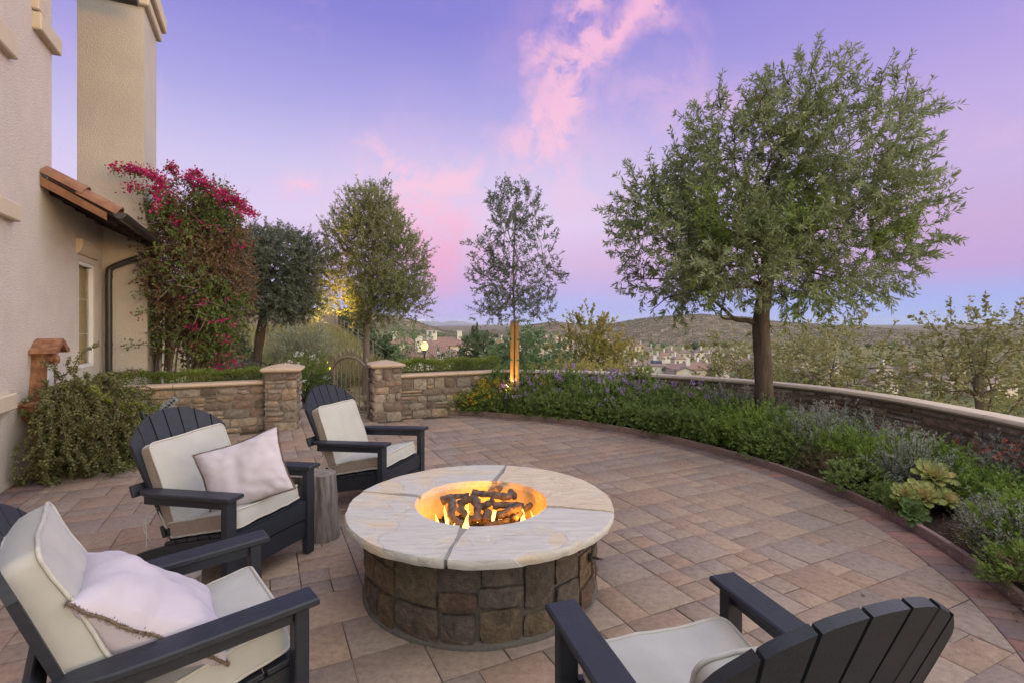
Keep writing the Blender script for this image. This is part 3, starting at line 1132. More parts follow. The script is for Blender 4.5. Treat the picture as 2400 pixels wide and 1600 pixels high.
def pier(s, t, rz, label, rng, wd=.42, h=.82):
    c = st(s, t)
    root = empty('gate_pier', (c.x, c.y, 0), HOUSE_RZ + rz, label, 'pier', 'piers either side of the gate')
    hw = wd / 2
    core = MB(); core.box((0, 0, (h - .1) / 2), (wd - .01, wd - .01, h + .1))
    link('mortar_core', core.mesh('mortar_core'), M_MORTAR, root)
    fn = {'f': lambda u, d, v: (u - hw, -hw - d, v), 'r': lambda u, d, v: (hw + d, u - hw, v), 'l': lambda u, d, v: (-hw - d, hw - u, v), 'b': lambda u, d, v: (hw - u, hw + d, v)}
    for face in 'frlb':
        for r in ledge_rects(0, wd, -.02, h - .004, rng, .09, .17, .13, .30):
            g = stone_geo(*r, fn[face], rng, .022)
            if g:
                mb = MB(); mb.add(*g); link('stone', mb.mesh('stone', 50), M_STONE, root)
    # cap: bullnosed slab with a shallow pyramid
    def ring(hw_, z, k=3):
        r = .03; pts = []
        for cx_, cy_, a0 in ((hw_ - r, hw_ - r, 0), (-hw_ + r, hw_ - r, 90), (-hw_ + r, -hw_ + r, 180), (hw_ - r, -hw_ + r, 270)):
            for i in range(k + 1):
                a = R(a0 + 90 * i / k); pts.append((cx_ + r * math.cos(a), cy_ + r * math.sin(a), z))
        return pts
    H2 = hw + .055
    mb = MB(); mb.add(*loft([ring(H2 - .015, h), ring(H2 + .004, h + .018), ring(H2 + .006, h + .035), ring(H2 - .004, h + .052), ring(H2 - .04, h + .062), ring(.05, h + .105)]))
    link('cap_stone', mb.mesh('cap_stone', 35), M_CAP, root)
    return root


pier(.27, 8.10, R(-10), 'stone gate pier at the end of the hedge wall, gate swung away from it', random.Random(5))
pier(1.74, 8.17, R(0), 'stone gate pier that carries the iron gate hinges', random.Random(6))


def gate():
    hx = st(1.50, 8.22)
    d = Vector((-.76, .65, 0)).normalized()
    ang = math.atan2(d.y, d.x)
    root = empty('garden_gate', (hx.x, hx.y, 0), ang, 'arched iron garden gate with spear finials, standing open', 'gate')
    Wd, zs, za, zb = 1.05, .74, .95, .07
    arch = lambda x: zs + (za - zs) * (1 - ((x - Wd / 2) / (Wd / 2)) ** 2) ** .8
    fr = MB()
    fr.box((.02, 0, (zb + zs) / 2), (.032, .03, zs - zb), .003); fr.box((Wd - .02, 0, (zb + zs) / 2), (.032, .03, zs - zb), .003)
    fr.box((Wd / 2, 0, zb + .02), (Wd - .07, .028, .035), .003)
    ap = [(x, 0, arch(x)) for x in np.linspace(.005, Wd - .005, 22)]
    fr.tube(ap, .018, 8)
    link('frame', fr.mesh('frame', 40), M_IRON, root)
    n = 8
    for i in range(1, n):
        x = Wd * i / n
        b = MB(); b.box((x, 0, (zb + arch(x)) / 2 + .015), (.014, .014, arch(x) - zb - .03), .002)
        bar = link('bar', b.mesh('bar'), M_IRON, root)
    for i in range(1, n * 2, 2):
        x = Wd * i / (n * 2)
        z = arch(x)
        fb = MB()
        prof = [(.008, 0), (.008, .035), (.02, .044), (.02, .054), (.008, .062), (.02, .086), (.016, .108), (.003, .15)]
        rings = [[(x + r * math.cos(a), r * math.sin(a), z + .01 + h) for a in np.linspace(0, 2 * math.pi, 6, endpoint=False)] for r, h in prof]
        fb.add(*loft(rings))
        for sx in (-1, 1):
            fb.tube([(x, 0, z + .068), (x + sx * .026, 0, z + .08), (x + sx * .034, 0, z + .066)], .007, 5)
        link('finial', fb.mesh('finial', 40), M_IRON, root)
    for z in (.22, .62):
        hb = MB(); hb.box((-.012, 0, z), (.05, .045, .03), .004); hb.tube([(-.005, 0, z - .03), (-.005, 0, z + .03)], .012, 8)
        link('hinge', hb.mesh('hinge', 40), M_IRON, root)
    lb = MB(); lb.box((Wd - .03, -.02, .5), (.05, .03, .07), .004)
    link('latch', lb.mesh('latch'), M_IRON, root)


gate()

# ------------------------------------------------------------------ the house
def build_house():
    s0 = -2.09
    root = empty('house', tuple(st(s0, 8.0)), HOUSE_RZ, 'cream stucco house with tall chimney and barrel tile eave', 'house')
    o = st(s0, 8.0)
    # local frame: x = s - s0, y = t - 8
    lx = lambda s: s - s0
    ly = lambda t: t - 8.0
    bx = lambda mb, sa, sb, ta, tb, za, zb, b=.0: mb.box(((lx(sa) + lx(sb)) / 2, (ly(ta) + ly(tb)) / 2, (za + zb) / 2), (sb - sa, tb - ta, zb - za), b)
    wl = MB(); bx(wl, -6, s0, -1.0, 7.31, -.3, 7.4, .012)
    link('tall_wall', wl.mesh('tall_wall'), M_STUCCO, root)
    lw = MB()
    # window wall with a real opening
    wy0, wy1, wz0, wz1 = 8.23, 8.90, .92, 2.30
    for ta, tb, za, zb in ((7.31, wy0, -.3, 3.0), (wy1, 9.32, -.3, 3.0), (wy0, wy1, -.3, wz0), (wy0, wy1, wz1, 3.0)):
        bx(lw, -2.5, s0 - .003, ta, tb, za, zb)
    link('window_wall', lw.mesh('window_wall'), M_STUCCO, root)
    ch = MB()
    A, B = -2.40, -1.555
    bx(ch, -2.45, B, 9.3, 10.4, -.3, 2.98, .015)              # wide foot
    # sloped shoulder then the shaft
    def rng_(sa, sb, ta, tb, z): return [(lx(sa), ly(ta), z), (lx(sb), ly(ta), z), (lx(sb), ly(tb), z), (lx(sa), ly(tb), z)]
    ch.add(*loft([rng_(-2.46, B - .004, 9.304, 10.396, 2.975), rng_(-2.46, B - .03, 9.33, 10.38, 3.06), rng_(-2.40, B - .05, 9.36, 10.36, 3.42), rng_(-2.40, B - .05, 9.36, 10.36, 7.6)]))
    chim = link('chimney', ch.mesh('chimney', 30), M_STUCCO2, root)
    ct = MB()
    bx(ct, -2.48, B + .02, 9.29, 10.43, 6.26, 6.42, .02); bx(ct, -2.54, B + .08, 9.23, 10.49, 6.44, 6.70, .02)
    link('chimney_cap', ct.mesh('chimney_cap'), M_TRIM, chim)
    tr = MB()
    bx(tr, s0 - .02, s0 + .075, 6.76, 7.36, 4.48, 4.66, .012); link('corner_trim', tr.mesh('trim'), M_TRIM, root)
    tr = MB(); bx(tr, s0 - .02, s0 + .06, 6.74, 6.92, 4.67, 5.3, .012); link('corner_trim', tr.mesh('trim'), M_TRIM, root)
    for za, zb, te in ((2.44, 2.60, 6.30), (.72, .87, 6.22), (3.92, 4.12, 6.24)):
        tr = MB(); bx(tr, s0 - .02, s0 + .07, 4.5, te, za, zb, .012)
        link('window_surround', tr.mesh('trim'), M_TRIM, root)
    # window
    win = MB()
    for ta, tb, za, zb in ((wy0, wy0 + .05, wz0, wz1), (wy1 - .05, wy1, wz0, wz1), (wy0 + .05, wy1 - .05, wz1 - .05, wz1), (wy0 + .05, wy1 - .05, wz0, wz0 + .05)):
        bx(win, s0 - .07, s0 - .012, ta + .002, tb - .002, za + .002, zb - .002, .004)
    wo_ = link('window', win.mesh('window_frame'), M_WHITE, root)
    pn = MB(); bx(pn, s0 - .055, s0 - .048, wy0 + .05, wy1 - .05, wz0 + .05, wz1 - .05)
    gm = bpy.data.materials.new('window_glass'); gm.use_nodes = True
    g = gm.node_tree.nodes['Principled BSDF']; g.inputs['Base Color'].default_value = (.9, .92, .92, 1); g.inputs['Roughness'].default_value = .03
    g.inputs['Transmission Weight'].default_value = 1.0; g.inputs['IOR'].default_value = 1.1
    link('pane', pn.mesh('pane'), gm, wo_)
    for z in (1.36, 1.82):
        mu = MB(); bx(mu, s0 - .062, s0 - .057, wy0 + .05, wy1 - .05, z - .005, z + .005)
        link('muntin', mu.mesh('muntin'), M_WHITE, wo_)
    bl = MB(); bx(bl, s0 - .12, s0 - .10, wy0 + .02, wy1 - .02, wz0 + .02, wz1 - .02)
    link('blind', bl.mesh('blind'), M_BLIND, wo_)
    hd = MB()
    prof = [(0, 2.37), (.035, 2.38), (.06, 2.42), (.075, 2.47), (.075, 2.56), (0, 2.56)]
    hd.add(*prism([(p, z) for p, z in prof], lambda u, v, w_: (u - .01, w_, v), ly(8.12), ly(9.0)))
    link('window_header', hd.mesh('header', 30), M_TRIM, root)
    # lower roof: sheathing, tiles, rafters, fascia
    zw, ze, se = 3.10, 2.76, -1.47
    rf = MB()
    t_a, t_b = 6.98, 9.36
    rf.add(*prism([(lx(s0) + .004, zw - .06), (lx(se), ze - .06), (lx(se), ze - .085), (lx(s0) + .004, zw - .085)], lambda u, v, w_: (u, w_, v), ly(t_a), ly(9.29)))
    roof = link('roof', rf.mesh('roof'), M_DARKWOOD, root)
    slope = math.atan2(zw - ze, se - s0)
    Ls = math.hypot(zw - ze, se - s0)
    def tile(y, a0, a1, r0, r1, up):
        rings = []
        for f, r in ((0, r0), (1, r1)):
            d = a0 + (a1 - a0) * f
            ax_, az_ = lx(s0) + d * math.cos(slope), zw - .05 - d * math.sin(slope) + up
            n = 9
            outer = [(ax_ + math.sin(slope) * math.sin(R(q)) * r, y + math.cos(R(q)) * r, az_ + math.cos(slope) * math.sin(R(q)) * r) for q in np.linspace(0, 180, n)]
            inn = [(ax_ + math.sin(slope) * math.sin(R(q)) * (r - .014), y + math.cos(R(q)) * (r - .014), az_ + math.cos(slope) * math.sin(R(q)) * (r - .014)) for q in np.linspace(180, 0, n)]
            rings.append(outer + inn)
        mb = MB(); mb.add(*loft(rings)); return mb
    y = ly(t_a) + .07
    first = True
    while y < ly(t_b):
        r = .10 if first else .078
        for a0, a1, up in ((0.0, Ls * .56, .03), (Ls * .47, Ls + .03, .0)):
            mb = tile(y, a0, a1, r, r * 1.08, up if first else up * .6 - .015)
            link('roof_tile', mb.mesh('tile', 50), M_TILE, roof)
        y += .19 if first else .175
        first = False
    for t in np.arange(7.25, 9.2, .42):
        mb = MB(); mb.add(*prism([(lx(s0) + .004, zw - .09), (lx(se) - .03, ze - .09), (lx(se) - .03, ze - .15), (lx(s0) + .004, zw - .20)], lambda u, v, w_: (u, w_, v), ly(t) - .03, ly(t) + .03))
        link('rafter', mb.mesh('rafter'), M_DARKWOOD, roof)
    mb = MB(); mb.add(*prism([(lx(s0) + .004, zw - .062), (lx(se) - .06, ze - .055), (lx(se) - .06, ze - .135), (lx(s0) + .004, zw - .16)], lambda u, v, w_: (u, w_, v), ly(t_a) - .025, ly(t_a) - .002))
    link('rake_board', mb.mesh('rake_board'), M_WOOD, roof)
    # gutter with end cap and downspout
    gx, gz, gr = lx(se) + .055, ze - .045, .065
    rings = []
    for yy in (ly(t_a) - .02, ly(9.55)):
        outer = [(gx + gr * math.cos(R(q)), yy, gz + gr * math.sin(R(q))) for q in np.linspace(180, 360, 11)]
        inn = [(gx + (gr - .008) * math.cos(R(q)), yy, gz + .002 + (gr - .008) * math.sin(R(q))) for q in np.linspace(360, 180, 11)]
        rings.append(outer + inn)
    mb = MB(); mb.add(*loft(rings)); gut = link('gutter', mb.mesh('gutter', 50), M_GUTTER, root)
    mb = MB(); half = [(gx + gr * math.cos(R(q)), gz + gr * math.sin(R(q))) for q in np.linspace(180, 360, 13)]
    mb.add(*prism(half, lambda u, v, w_: (u, w_, v), ly(t_a) - .026, ly(t_a) - .021)); link('end_cap', mb.mesh('end_cap'), M_GUTTER, gut)
    dx_, dy_ = lx(-2.0), ly(9.22)
    path = spline([(gx, ly(9.18), gz - .05), (gx, ly(9.18), 2.60), (gx - .06, ly(9.19), 2.53), (gx - .16, ly(9.2), 2.50), (lx(-1.85), ly(9.22), 2.37), (lx(-1.97), dy_, 2.30), (dx_, dy_, 2.20), (dx_, dy_, 1.6), (dx_, dy_, .9), (dx_, dy_, -.02)], 5)
    mb = MB(); mb.tube(path, .042, 12); link('downspout', mb.mesh('downspout', 60), M_GUTTER, root)
    for z in (2.18, 1.2):
        mb = MB(); mb.tube([(dx_, dy_, z - .02), (dx_, dy_, z + .02)], .047, 12); link('downspout_band', mb.mesh('band', 60), M_GUTTER, root)
    # main roof overhead: only its far eave and gutter come into the picture
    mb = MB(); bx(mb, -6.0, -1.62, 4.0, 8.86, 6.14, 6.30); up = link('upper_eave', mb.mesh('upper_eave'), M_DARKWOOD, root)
    mb = MB(); mb.tube([(lx(-6), ly(8.92), 6.10), (lx(-1.60), ly(8.92), 6.10)], .07, 12); link('eave_gutter', mb.mesh('eave_gutter', 60), M_GUTTER, up)


build_house()

# ------------------------------------------------------------------ fire pit
def build_pit():
    root = empty('fire_pit', tuple(PIT), 0, 'round stone fire pit with flagstone top burning in the middle of the patio', 'fire pit')
    RB, RC, RH, ZT, TH = .645, .765, .385, .458, .048
    rng = random.Random(4)
    core = MB()
    n = 64
    ring = lambda r, z: [(r * math.cos(2 * math.pi * k / n), r * math.sin(2 * math.pi * k / n), z) for k in range(n)]
    core.add(*loft([ring(RB + .035, -.03), ring(RB + .03, .012), ring(RB, .03), ring(RB, ZT - TH)], caps=False))
    link('mortar_core', core.mesh('mortar_core', 40), M_PITMORTAR, root)
    f = lambda u, d, v: ((RB + d) * math.cos(u / RB), (RB + d) * math.sin(u / RB), v)
    rects = []
    C = 2 * math.pi * RB
    u = 0.0
    while u < C - 1e-6:
        wd = rng.uniform(.16, .30)
        if C - u - wd < .14: wd = C - u
        z0, z1 = .012, ZT - TH - .002
        cuts = [z0]
        k = rng.choice([2, 3, 3])
        fr = sorted(rng.uniform(.3, .7) if k == 2 else x + rng.uniform(-.07, .07) for x in ([0] if k == 2 else (.36, .68)))
        cuts += [z0 + (z1 - z0) * x for x in fr] + [z1]
        for a_, b_ in zip(cuts, cuts[1:]):
            if b_ - a_ < .16 and wd > .22 and rng.random() < .6:
                m = u + wd * rng.uniform(.35, .65); rects += [(u, m, a_, b_), (m, u + wd, a_, b_)]
            elif rng.random() < .15:
                m = a_ + (b_ - a_) * .5; rects += [(u, u + wd, a_, m), (u, u + wd, m, b_)]
            else: rects.append((u, u + wd, a_, b_))
        u += wd
    for r in rects:
        g = stone_geo(*r, f, rng, .024, .008, soft=.45)
        if g:
            mb = MB(); mb.add(*g); link('stone', mb.mesh('stone', 50), M_PITSTONE, root)
    # mortar bed under and between the slabs
    mor = MB()
    mor.add(*loft([ring(RC - .03, ZT - TH + .008), ring(RC - .022, ZT - .012), ring(RC - .03, ZT - .006), ring(RH + .012, ZT - .006), ring(RH + .012, ZT - TH + .006)], caps=False))
    link('joint_mortar', mor.mesh('joint_mortar', 40), mat('joint_mortar', [(.22, .205, .20), (.30, .285, .275)], scale=40, rough=.95), root)
    angs = [-14, 80, 168, 261, 346]
    for q in range(4):
        a0, a1 = angs[q], angs[q + 1]
        na, nr = 30, 6
        top = []; ox = q * 7.3
        wv = rng.uniform(.5, 1.2)
        for i in range(na + 1):
            fa = i / na
            row = []
            for j in range(nr + 1):
                fr = j / nr
                r = RH + (RC - RH) * fr
                gi = math.degrees(.013 / r) * (1 + .5 * math.sin(fr * 3 + q))
                flare = 1.0 + (1.6 if q in (2, 3) else .6) * max(0, .35 - fr)
                a = R(a0 + gi * flare + (a1 - a0 - 2 * gi * flare) * fa) + .006 * math.sin(fr * 9 + q * 2)
                rr = r
                if j == nr: rr += .007 * mnoise.noise(Vector((a * 6, ox, 0))) + .006 * mnoise.noise(Vector((a * 22, ox, 1)))
                if j == 0: rr += .003 * mnoise.noise(Vector((a * 14, ox, 4)))
                z = ZT + .003 * mnoise.noise(Vector((rr * math.cos(a) * 6, rr * math.sin(a) * 6, ox)))
                row.append((rr, a, z))
            top.append(row)
        V = []; F = []
        P = lambda r, a, z: (r * math.cos(a), r * math.sin(a), z)
        # profile rings per angle: inner bottom, inner top, ... outer top, outer broken edge, outer bottom
        cols = []
        for i in range(na + 1):
            row = top[i]
            c = [P(row[0][0] + .004, row[0][1], ZT - TH)] + [P(row[0][0] - .001, row[0][1], ZT - .006)]
            c += [P(*row[j]) for j in range(nr)]
            rr, a, z = row[nr]
            c += [P(rr - .002, a, z - .0005), P(rr + .002, a, z - .008), P(rr + .004 + .006 * mnoise.noise(Vector((a * 30, ox, 5))), a, ZT - .026), P(rr - .003 + .008 * mnoise.noise(Vector((a * 24, ox, 9))), a, ZT - TH + .004), P(rr - .03, a, ZT - TH)]
            cols.append(c)
        V, F = loft(cols)
        mb = MB(); mb.add(V, F)
        link('cap_slab', mb.mesh('cap_slab', 50), M_SLAB, root)
    ln = MB()
    ln.add(*loft([ring(RH + .006, ZT - .02), ring(RH + .002, ZT - .05), ring(RH - .005, .22)], caps=False))
    link('bowl', ln.mesh('bowl', 60), M_LINER, root)
    # bed of lava pebbles
    pb = MB()
    for _ in range(420):
        a = rng.uniform(0, 6.283); r = RH * math.sqrt(rng.random()) * .97
        s = rng.uniform(.010, .020)
        c = Vector((r * math.cos(a), r * math.sin(a), .235 + rng.uniform(0, .02)))
        vs, fs = cbox((s * 2, s * 2 * rng.uniform(.7, 1.2), s * 1.6), s * .5)
        Mr = Matrix.Rotation(rng.uniform(0, 6), 3, 'Z') @ Matrix.Rotation(rng.uniform(0, 6), 3, 'X')
        pb.add([Mr @ Vector(v) + c for v in vs], fs)
    o = link('lava_rock', pb.mesh('lava_rock'), mat('lava_rock', [(.02, .015, .013), (.05, .04, .035)], scale=60, rough=1), root); tag(o, kind='stuff')
    dk = MB(); dk.add(ring(RH - .003, .232), [tuple(range(n))]); link('bowl_floor', dk.mesh('bowl_floor'), MATS['lava_rock'], root)
    # gas key on the shell
    a = R(-28)
    k = MB(); c = Vector(((RB + .03) * math.cos(a), (RB + .03) * math.sin(a), .27)); d = Vector((math.cos(a), math.sin(a), 0)); t_ = Vector((-d.y, d.x, 0))
    k.tube([c, c + d * .012], .026, 12); k.tube([c, c + d * .055], .007, 8); k.tube([c + d * .05 - t_ * .03 + Vector((0, 0, .012)), c + d * .052, c + d * .05 + t_ * .03 - Vector((0, 0, .012))], .006, 8)
    link('gas_key', k.mesh('gas_key', 50), M_GUTTER, root)
    # flames
    fm = bpy.data.materials.new('flame'); fm.use_nodes = True
    nb = NB(fm.node_tree); bs = fm.node_tree.nodes['Principled BSDF']
    sp = nb.n('ShaderNodeSeparateXYZ'); nb.l(pos_vec(nb), sp.inputs[0])
    colr = nb.ramp(nb.ss(sp.outputs[2], .25, .44), [(0, (1, .62, .18)), (.5, (1, .48, .07)), (1, (1, .28, .02))])
    nb.l(colr, bs.inputs['Emission Color']); bs.inputs['Emission Strength'].default_value = 4; bs.inputs['Base Color'].default_value = (0, 0, 0, 1)
    spots = [(-.30, -.02, .085), (-.26, .03, .12), (-.15, .0, .085), (-.085, .06, .13), (-.10, .02, .11), (.10, .12, .10), (.24, .14, .14), (.27, .02, .11), (.245, .05, .08), (.0, -.06, .07), (-.10, .2, .20), (-.04, .22, .17), (.06, .2, .14), (.31, .08, .12), (-.22, .12, .14)]
    for i, (x, y, h) in enumerate(spots):
        rings = []
        for k_ in range(9):
            q = k_ / 8
            rr = .012 * (math.sin(math.pi * (q * .85 + .12)) ** 1.2) * (1 - q * .55) + .0008
            ox = .018 * math.sin(q * 4 + i) * q; oy = .012 * math.cos(q * 5 + i * 2) * q
            rings.append([(x + ox + rr * 1.2 * math.cos(a), y + oy + rr * .6 * math.sin(a), .245 + h * q) for a in np.linspace(0, 6.283, 8, endpoint=False)])
        fb = MB(); fb.add(*loft(rings)); link('flame', fb.mesh('flame', 180), fm, root)
    for i, (x, y, z, e) in enumerate([(-.22, .05, .33, 3.6), (.22, .08, .33, 3.6), (0, .24, .37, 4.2), (-.02, -.1, .30, 2.0)]):
        ld = bpy.data.lights.new('fire_glow', 'POINT'); ld.energy = e; ld.color = (1, .34, .012); ld.shadow_soft_size = .05
        lo = bpy.data.objects.new('fire_glow', ld); COL.objects.link(lo); lo.parent = root; lo.location = (x, y, z)
    # gas logs: bent stubs, each a thing lying in the bowl. (u, v) are zoomed photo coordinates turned into bowl metres, z above ground
    def lp(u_, w_, z):
        zz = z - .458
        return Vector((PIT.x + (u_ - 1137) / 2640, PIT.y + (495 - w_) / 909 - zz * 2.87, z))
    logs = [([(960, 360, .435), (1150, 385, .43), (1400, 415, .425), (1550, 430, .42), (1600, 360, .43), (1660, 440, .39)], .026, 'long forked log with a raised crook, laid across the back of the fire'),
            ([(1400, 285, .43), (1330, 310, .41), (1210, 350, .39)], .024, 'short log stub sticking up at the very back of the fire bowl'),
            ([(560, 430, .40), (700, 420, .405), (930, 415, .41)], .021, 'thin grey log lying behind the arched logs on the left'),
            ([(440, 500, .385), (560, 455, .40), (650, 540, .40), (640, 700, .36), (720, 830, .31), (840, 870, .29)], .032, 'thick hooked log arching down the left side of the fire'),
            ([(740, 560, .37), (860, 480, .40), (1000, 480, .41), (1060, 600, .39), (1050, 800, .33)], .032, 'thick arched log bridging the centre flame'),
            ([(760, 620, .36), (840, 700, .34), (950, 830, .30)], .026, 'short log with glowing end leaning under the central arch'),
            ([(1120, 590, .36), (1230, 540, .385), (1320, 495, .40)], .028, 'stubby log pointing up at the middle of the fire'),
            ([(1230, 660, .36), (1215, 720, .345), (1205, 800, .325)], .028, 'short stub log with orange cut end at the front of the fire'),
            ([(1300, 580, .37), (1500, 560, .375), (1800, 590, .36)], .026, 'straight log lying right of centre behind the ribbed logs'),
            ([(1390, 730, .33), (1560, 660, .35), (1760, 590, .37)], .029, 'ribbed dark log sloping up to the right of the fire'),
            ([(1640, 800, .31), (1760, 690, .335), (1930, 555, .37)], .022, 'thin log with glowing edge at the far right of the fire'),
            ([(1180, 880, .285), (1400, 840, .29), (1640, 800, .29)], .02, 'low log lying flat along the front rim of the bowl')]
    for pts, r, lab in logs:
        r *= .80
        path = spline([lp(*p) for p in pts], 5)
        c = path[0]
        mb = MB()
        rad = [r * (1 + .12 * math.sin(i * 1.7) + .08 * math.sin(i * .6 + 1)) for i in range(len(path))]
        mb.tube([p - c for p in path], rad, 14, caps=False, twist=.22)
        o = empty('fire_log', tuple(c), 0, lab, 'log', 'gas logs in the fire bowl')
        link('bark', mb.mesh('log_bark', 70), M_LOG, o)
        for e, i0, i1 in ((0, 0, 1), (-1, -1, -2)):
            ec = MB(); p = path[e] - c; t_ = (path[i0] - path[i1]).normalized()
            ec.tube([p - t_ * .002, p + t_ * .003], [rad[e] * .98, rad[e] * .9], 12)
            link('cut_end', ec.mesh('cut_end', 60), M_LOGEND, o)


build_pit()

# ------------------------------------------------------------------ chairs
def place(o, x, y, deg, z=0):
    """local +y faces the direction deg (0 = world +x)"""
    o.location = (x, y, z)
    o.rotation_euler = (0, 0, R(deg) - math.pi / 2)


SEAT_Y, SEAT_Z = -.52, .235            # foot of the back
BACK_DIR = Vector((0, -.385, .923)).normalized()


def arm_z(y): return .58 + .045 * min(0, y)


def make_chair(Wd=.75):
    root = empty('adirondack_chair')
    hw = Wd / 2
    for sx in (-1, 1):
        lg = MB(); lg.box((sx * (hw - .055), -.015, .278), (.066, .046, .556), .004)
        link('front_leg', lg.mesh('front_leg'), M_NAVY, root)
        # arm: plank with a tapered, rounded back end
        o = [(hw - .108, .035), (hw, .035), (hw, -.40), (hw - .006, -.52), (hw - .03, -.62), (hw - .06, -.66), (hw - .085, -.655), (hw - .108, -.60)]
        o = [(sx * a, b) for a, b in o]
        vs, fs = [], []
        n = len(o)
        ins = inset_poly(o, .006)
        if len(ins) != n: ins = [(sx * (hw - .054) + (a - sx * (hw - .054)) * .9, b * .99) for a, b in o]
        for ring_, dz in ((ins, -.026), (o, -.020), (o, -.005), (ins, 0)):
            vs.append([(a, b, arm_z(b) + dz) for a, b in ring_])
        am = MB(); am.add(*loft(vs)); link('arm', am.mesh('arm', 30), M_NAVY, root)
        rl = MB(); y0, y1 = -.04, -.60
        rl.add(*prism([(y0, arm_z(y0) - .027), (y1, arm_z(y1) - .027), (y1, arm_z(y1) - .075), (y0, arm_z(y0) - .075)], lambda u, v, w_: (w_, u, v), sx * (hw - .068), sx * (hw - .04)))
        link('arm_rail', rl.mesh('arm_rail'), M_NAVY, root)
        # curved stringer that runs from the apron down to the ground behind
        topc = [(-.035, .335), (-.2, .305), (-.36, .268), (-.52, .225), (-.70, .165), (-.86, .095), (-.96, .035), (-.985, 0)]
        botc = [(-.86, 0), (-.78, .045), (-.62, .10), (-.45, .145), (-.25, .185), (-.035, .20)]
        sg = MB(); sg.add(*prism(topc + botc, lambda u, v, w_: (w_, u, v), sx * (hw - .125), sx * (hw - .092)))
        link('stringer', sg.mesh('stringer', 30), M_NAVY, root)
    # apron below, curved front seat rail above, with a slit between
    ap = MB()
    N = 14
    xs = np.linspace(-(hw - .09), hw - .09, N)
    curve = lambda x: .018 * (x / hw) ** 2
    ap.add(*prism([(x, .215 + .02 * (1 - (x / hw) ** 2)) for x in xs] + [(x, .125 - curve(x)) for x in xs[::-1]], lambda u, v, w_: (u, w_, v), -.035, -.008))
    link('apron', ap.mesh('apron', 30), M_NAVY, root)
    fr = MB()
    fr.add(*prism([(x, .345 + .012 * (x / hw) ** 2) for x in xs] + [(x, .222 + .022 * (1 - (x / hw) ** 2)) for x in xs[::-1]], lambda u, v, w_: (u, w_, v), -.033, -.006))
    link('seat_rail', fr.mesh('seat_rail', 30), M_NAVY, root)
    topz = lambda y: np.interp(y, [-.52, -.36, -.2, -.035], [.225, .268, .305, .335])
    for k in range(6):
        yc = -.07 - k * .082
        sl = MB(); zc = float(topz(yc)) + .011
        Mx = Matrix.Rotation(math.atan2(float(topz(yc + .04) - topz(yc - .04)), .08), 3, 'X')
        sl.box((0, yc, zc), (Wd - .19, .074, .02), .003, Mx)
        link('seat_slat', sl.mesh('seat_slat'), M_NAVY, root)
    # fan back of seven slats, arched top
    ns = 7
    bw, tw, Lc = .47, .73, .785
    side = BACK_DIR.cross(Vector((1, 0, 0)))       # thickness direction
    for i in range(ns):
        a0, a1 = i / ns, (i + 1) / ns
        g0, g1 = .0018, .005
        def edge(f, l, g):
            w_ = bw + (tw - bw) * l / Lc
            return (f - .5) * w_ + g
        def Ltop(f):
            return Lc - .19 * (abs(f - .5) * 2) ** 2.1
        pts = []
        for l in (0.0, .25, .5):
            pts.append((edge(a0, l, g0 + (g1 - g0) * l / Lc), l))
        tops = [(a0 + (a1 - a0) * k / 4) for k in range(5)]
        tp = []
        for k, f in enumerate(tops):
            l = Ltop(f)
            g = g1 if k == 0 else (-g1 if k == 4 else 0)
            tp.append((edge(f, l, g), l))
        rt = [(edge(a1, l, -(g0 + (g1 - g0) * l / Lc)), l) for l in (.5, .25, 0.0)]
        poly = pts + tp + rt
        ctr = (a0 + a1) / 2 - .5
        bow = lambda x: .05 * (x / .33) ** 2 * .8       # the back is slightly dished
        base = Vector((0, SEAT_Y, SEAT_Z))
        ff = lambda u, v, w_: tuple(base + Vector((1, 0, 0)) * u + BACK_DIR * v + Vector((0, 1, .38)).normalized() * (w_ + bow(u) * min(1, .35 + v)))
        pin = inset_poly(poly, .003)
        mb = MB()
        if len(pin) == len(poly):
            mb.add(*loft([[ff(u, v, -.012) for u, v in pin], [ff(u, v, -.009) for u, v in poly], [ff(u, v, .009) for u, v in poly], [ff(u, v, .012) for u, v in pin]]))
        else:
            mb.add(*prism(poly, ff, -.012, .012))
        link('back_slat', mb.mesh('back_slat', 30), M_NAVY, root)
    for l, wd in ((.07, .50), (.345, .70)):
        p = Vector((0, SEAT_Y, SEAT_Z)) + BACK_DIR * l - Vector((0, 1, .38)).normalized() * .026
        Mx = Matrix.Rotation(math.atan2(.36, .933), 3, 'X')
        mb = MB(); mb.box(tuple(p), (wd, .024, .07), .004, Mx); link('back_rail', mb.mesh('back_rail'), M_NAVY, root)
    return root


CH = {'A': (-.894, 4.256, -17.2), 'B': (-1.415, 3.052, -16.5), 'C': (-.909, 1.99, 39.1), 'D': (.478, 1.765, 107.0)}
CL = {'A': 'dark navy slatted chair beside the iron gate, grey cushion and no pillow', 'B': 'dark navy slatted chair beside a log stump, lavender pillow propped on it',
      'C': 'dark navy slatted chair with lavender pillow slumped behind its arm', 'D': 'dark navy slatted chair seen from behind its fanned back'}
proto = make_chair()
kids = kid_map(proto)
first = True
for k, (x, y, dg) in CH.items():
    o = proto if first else copy_tree(proto, kids)
    first = False
    place(o, x, y, dg)
    tag(o, CL[k], 'chair', 'chairs around the fire pit')


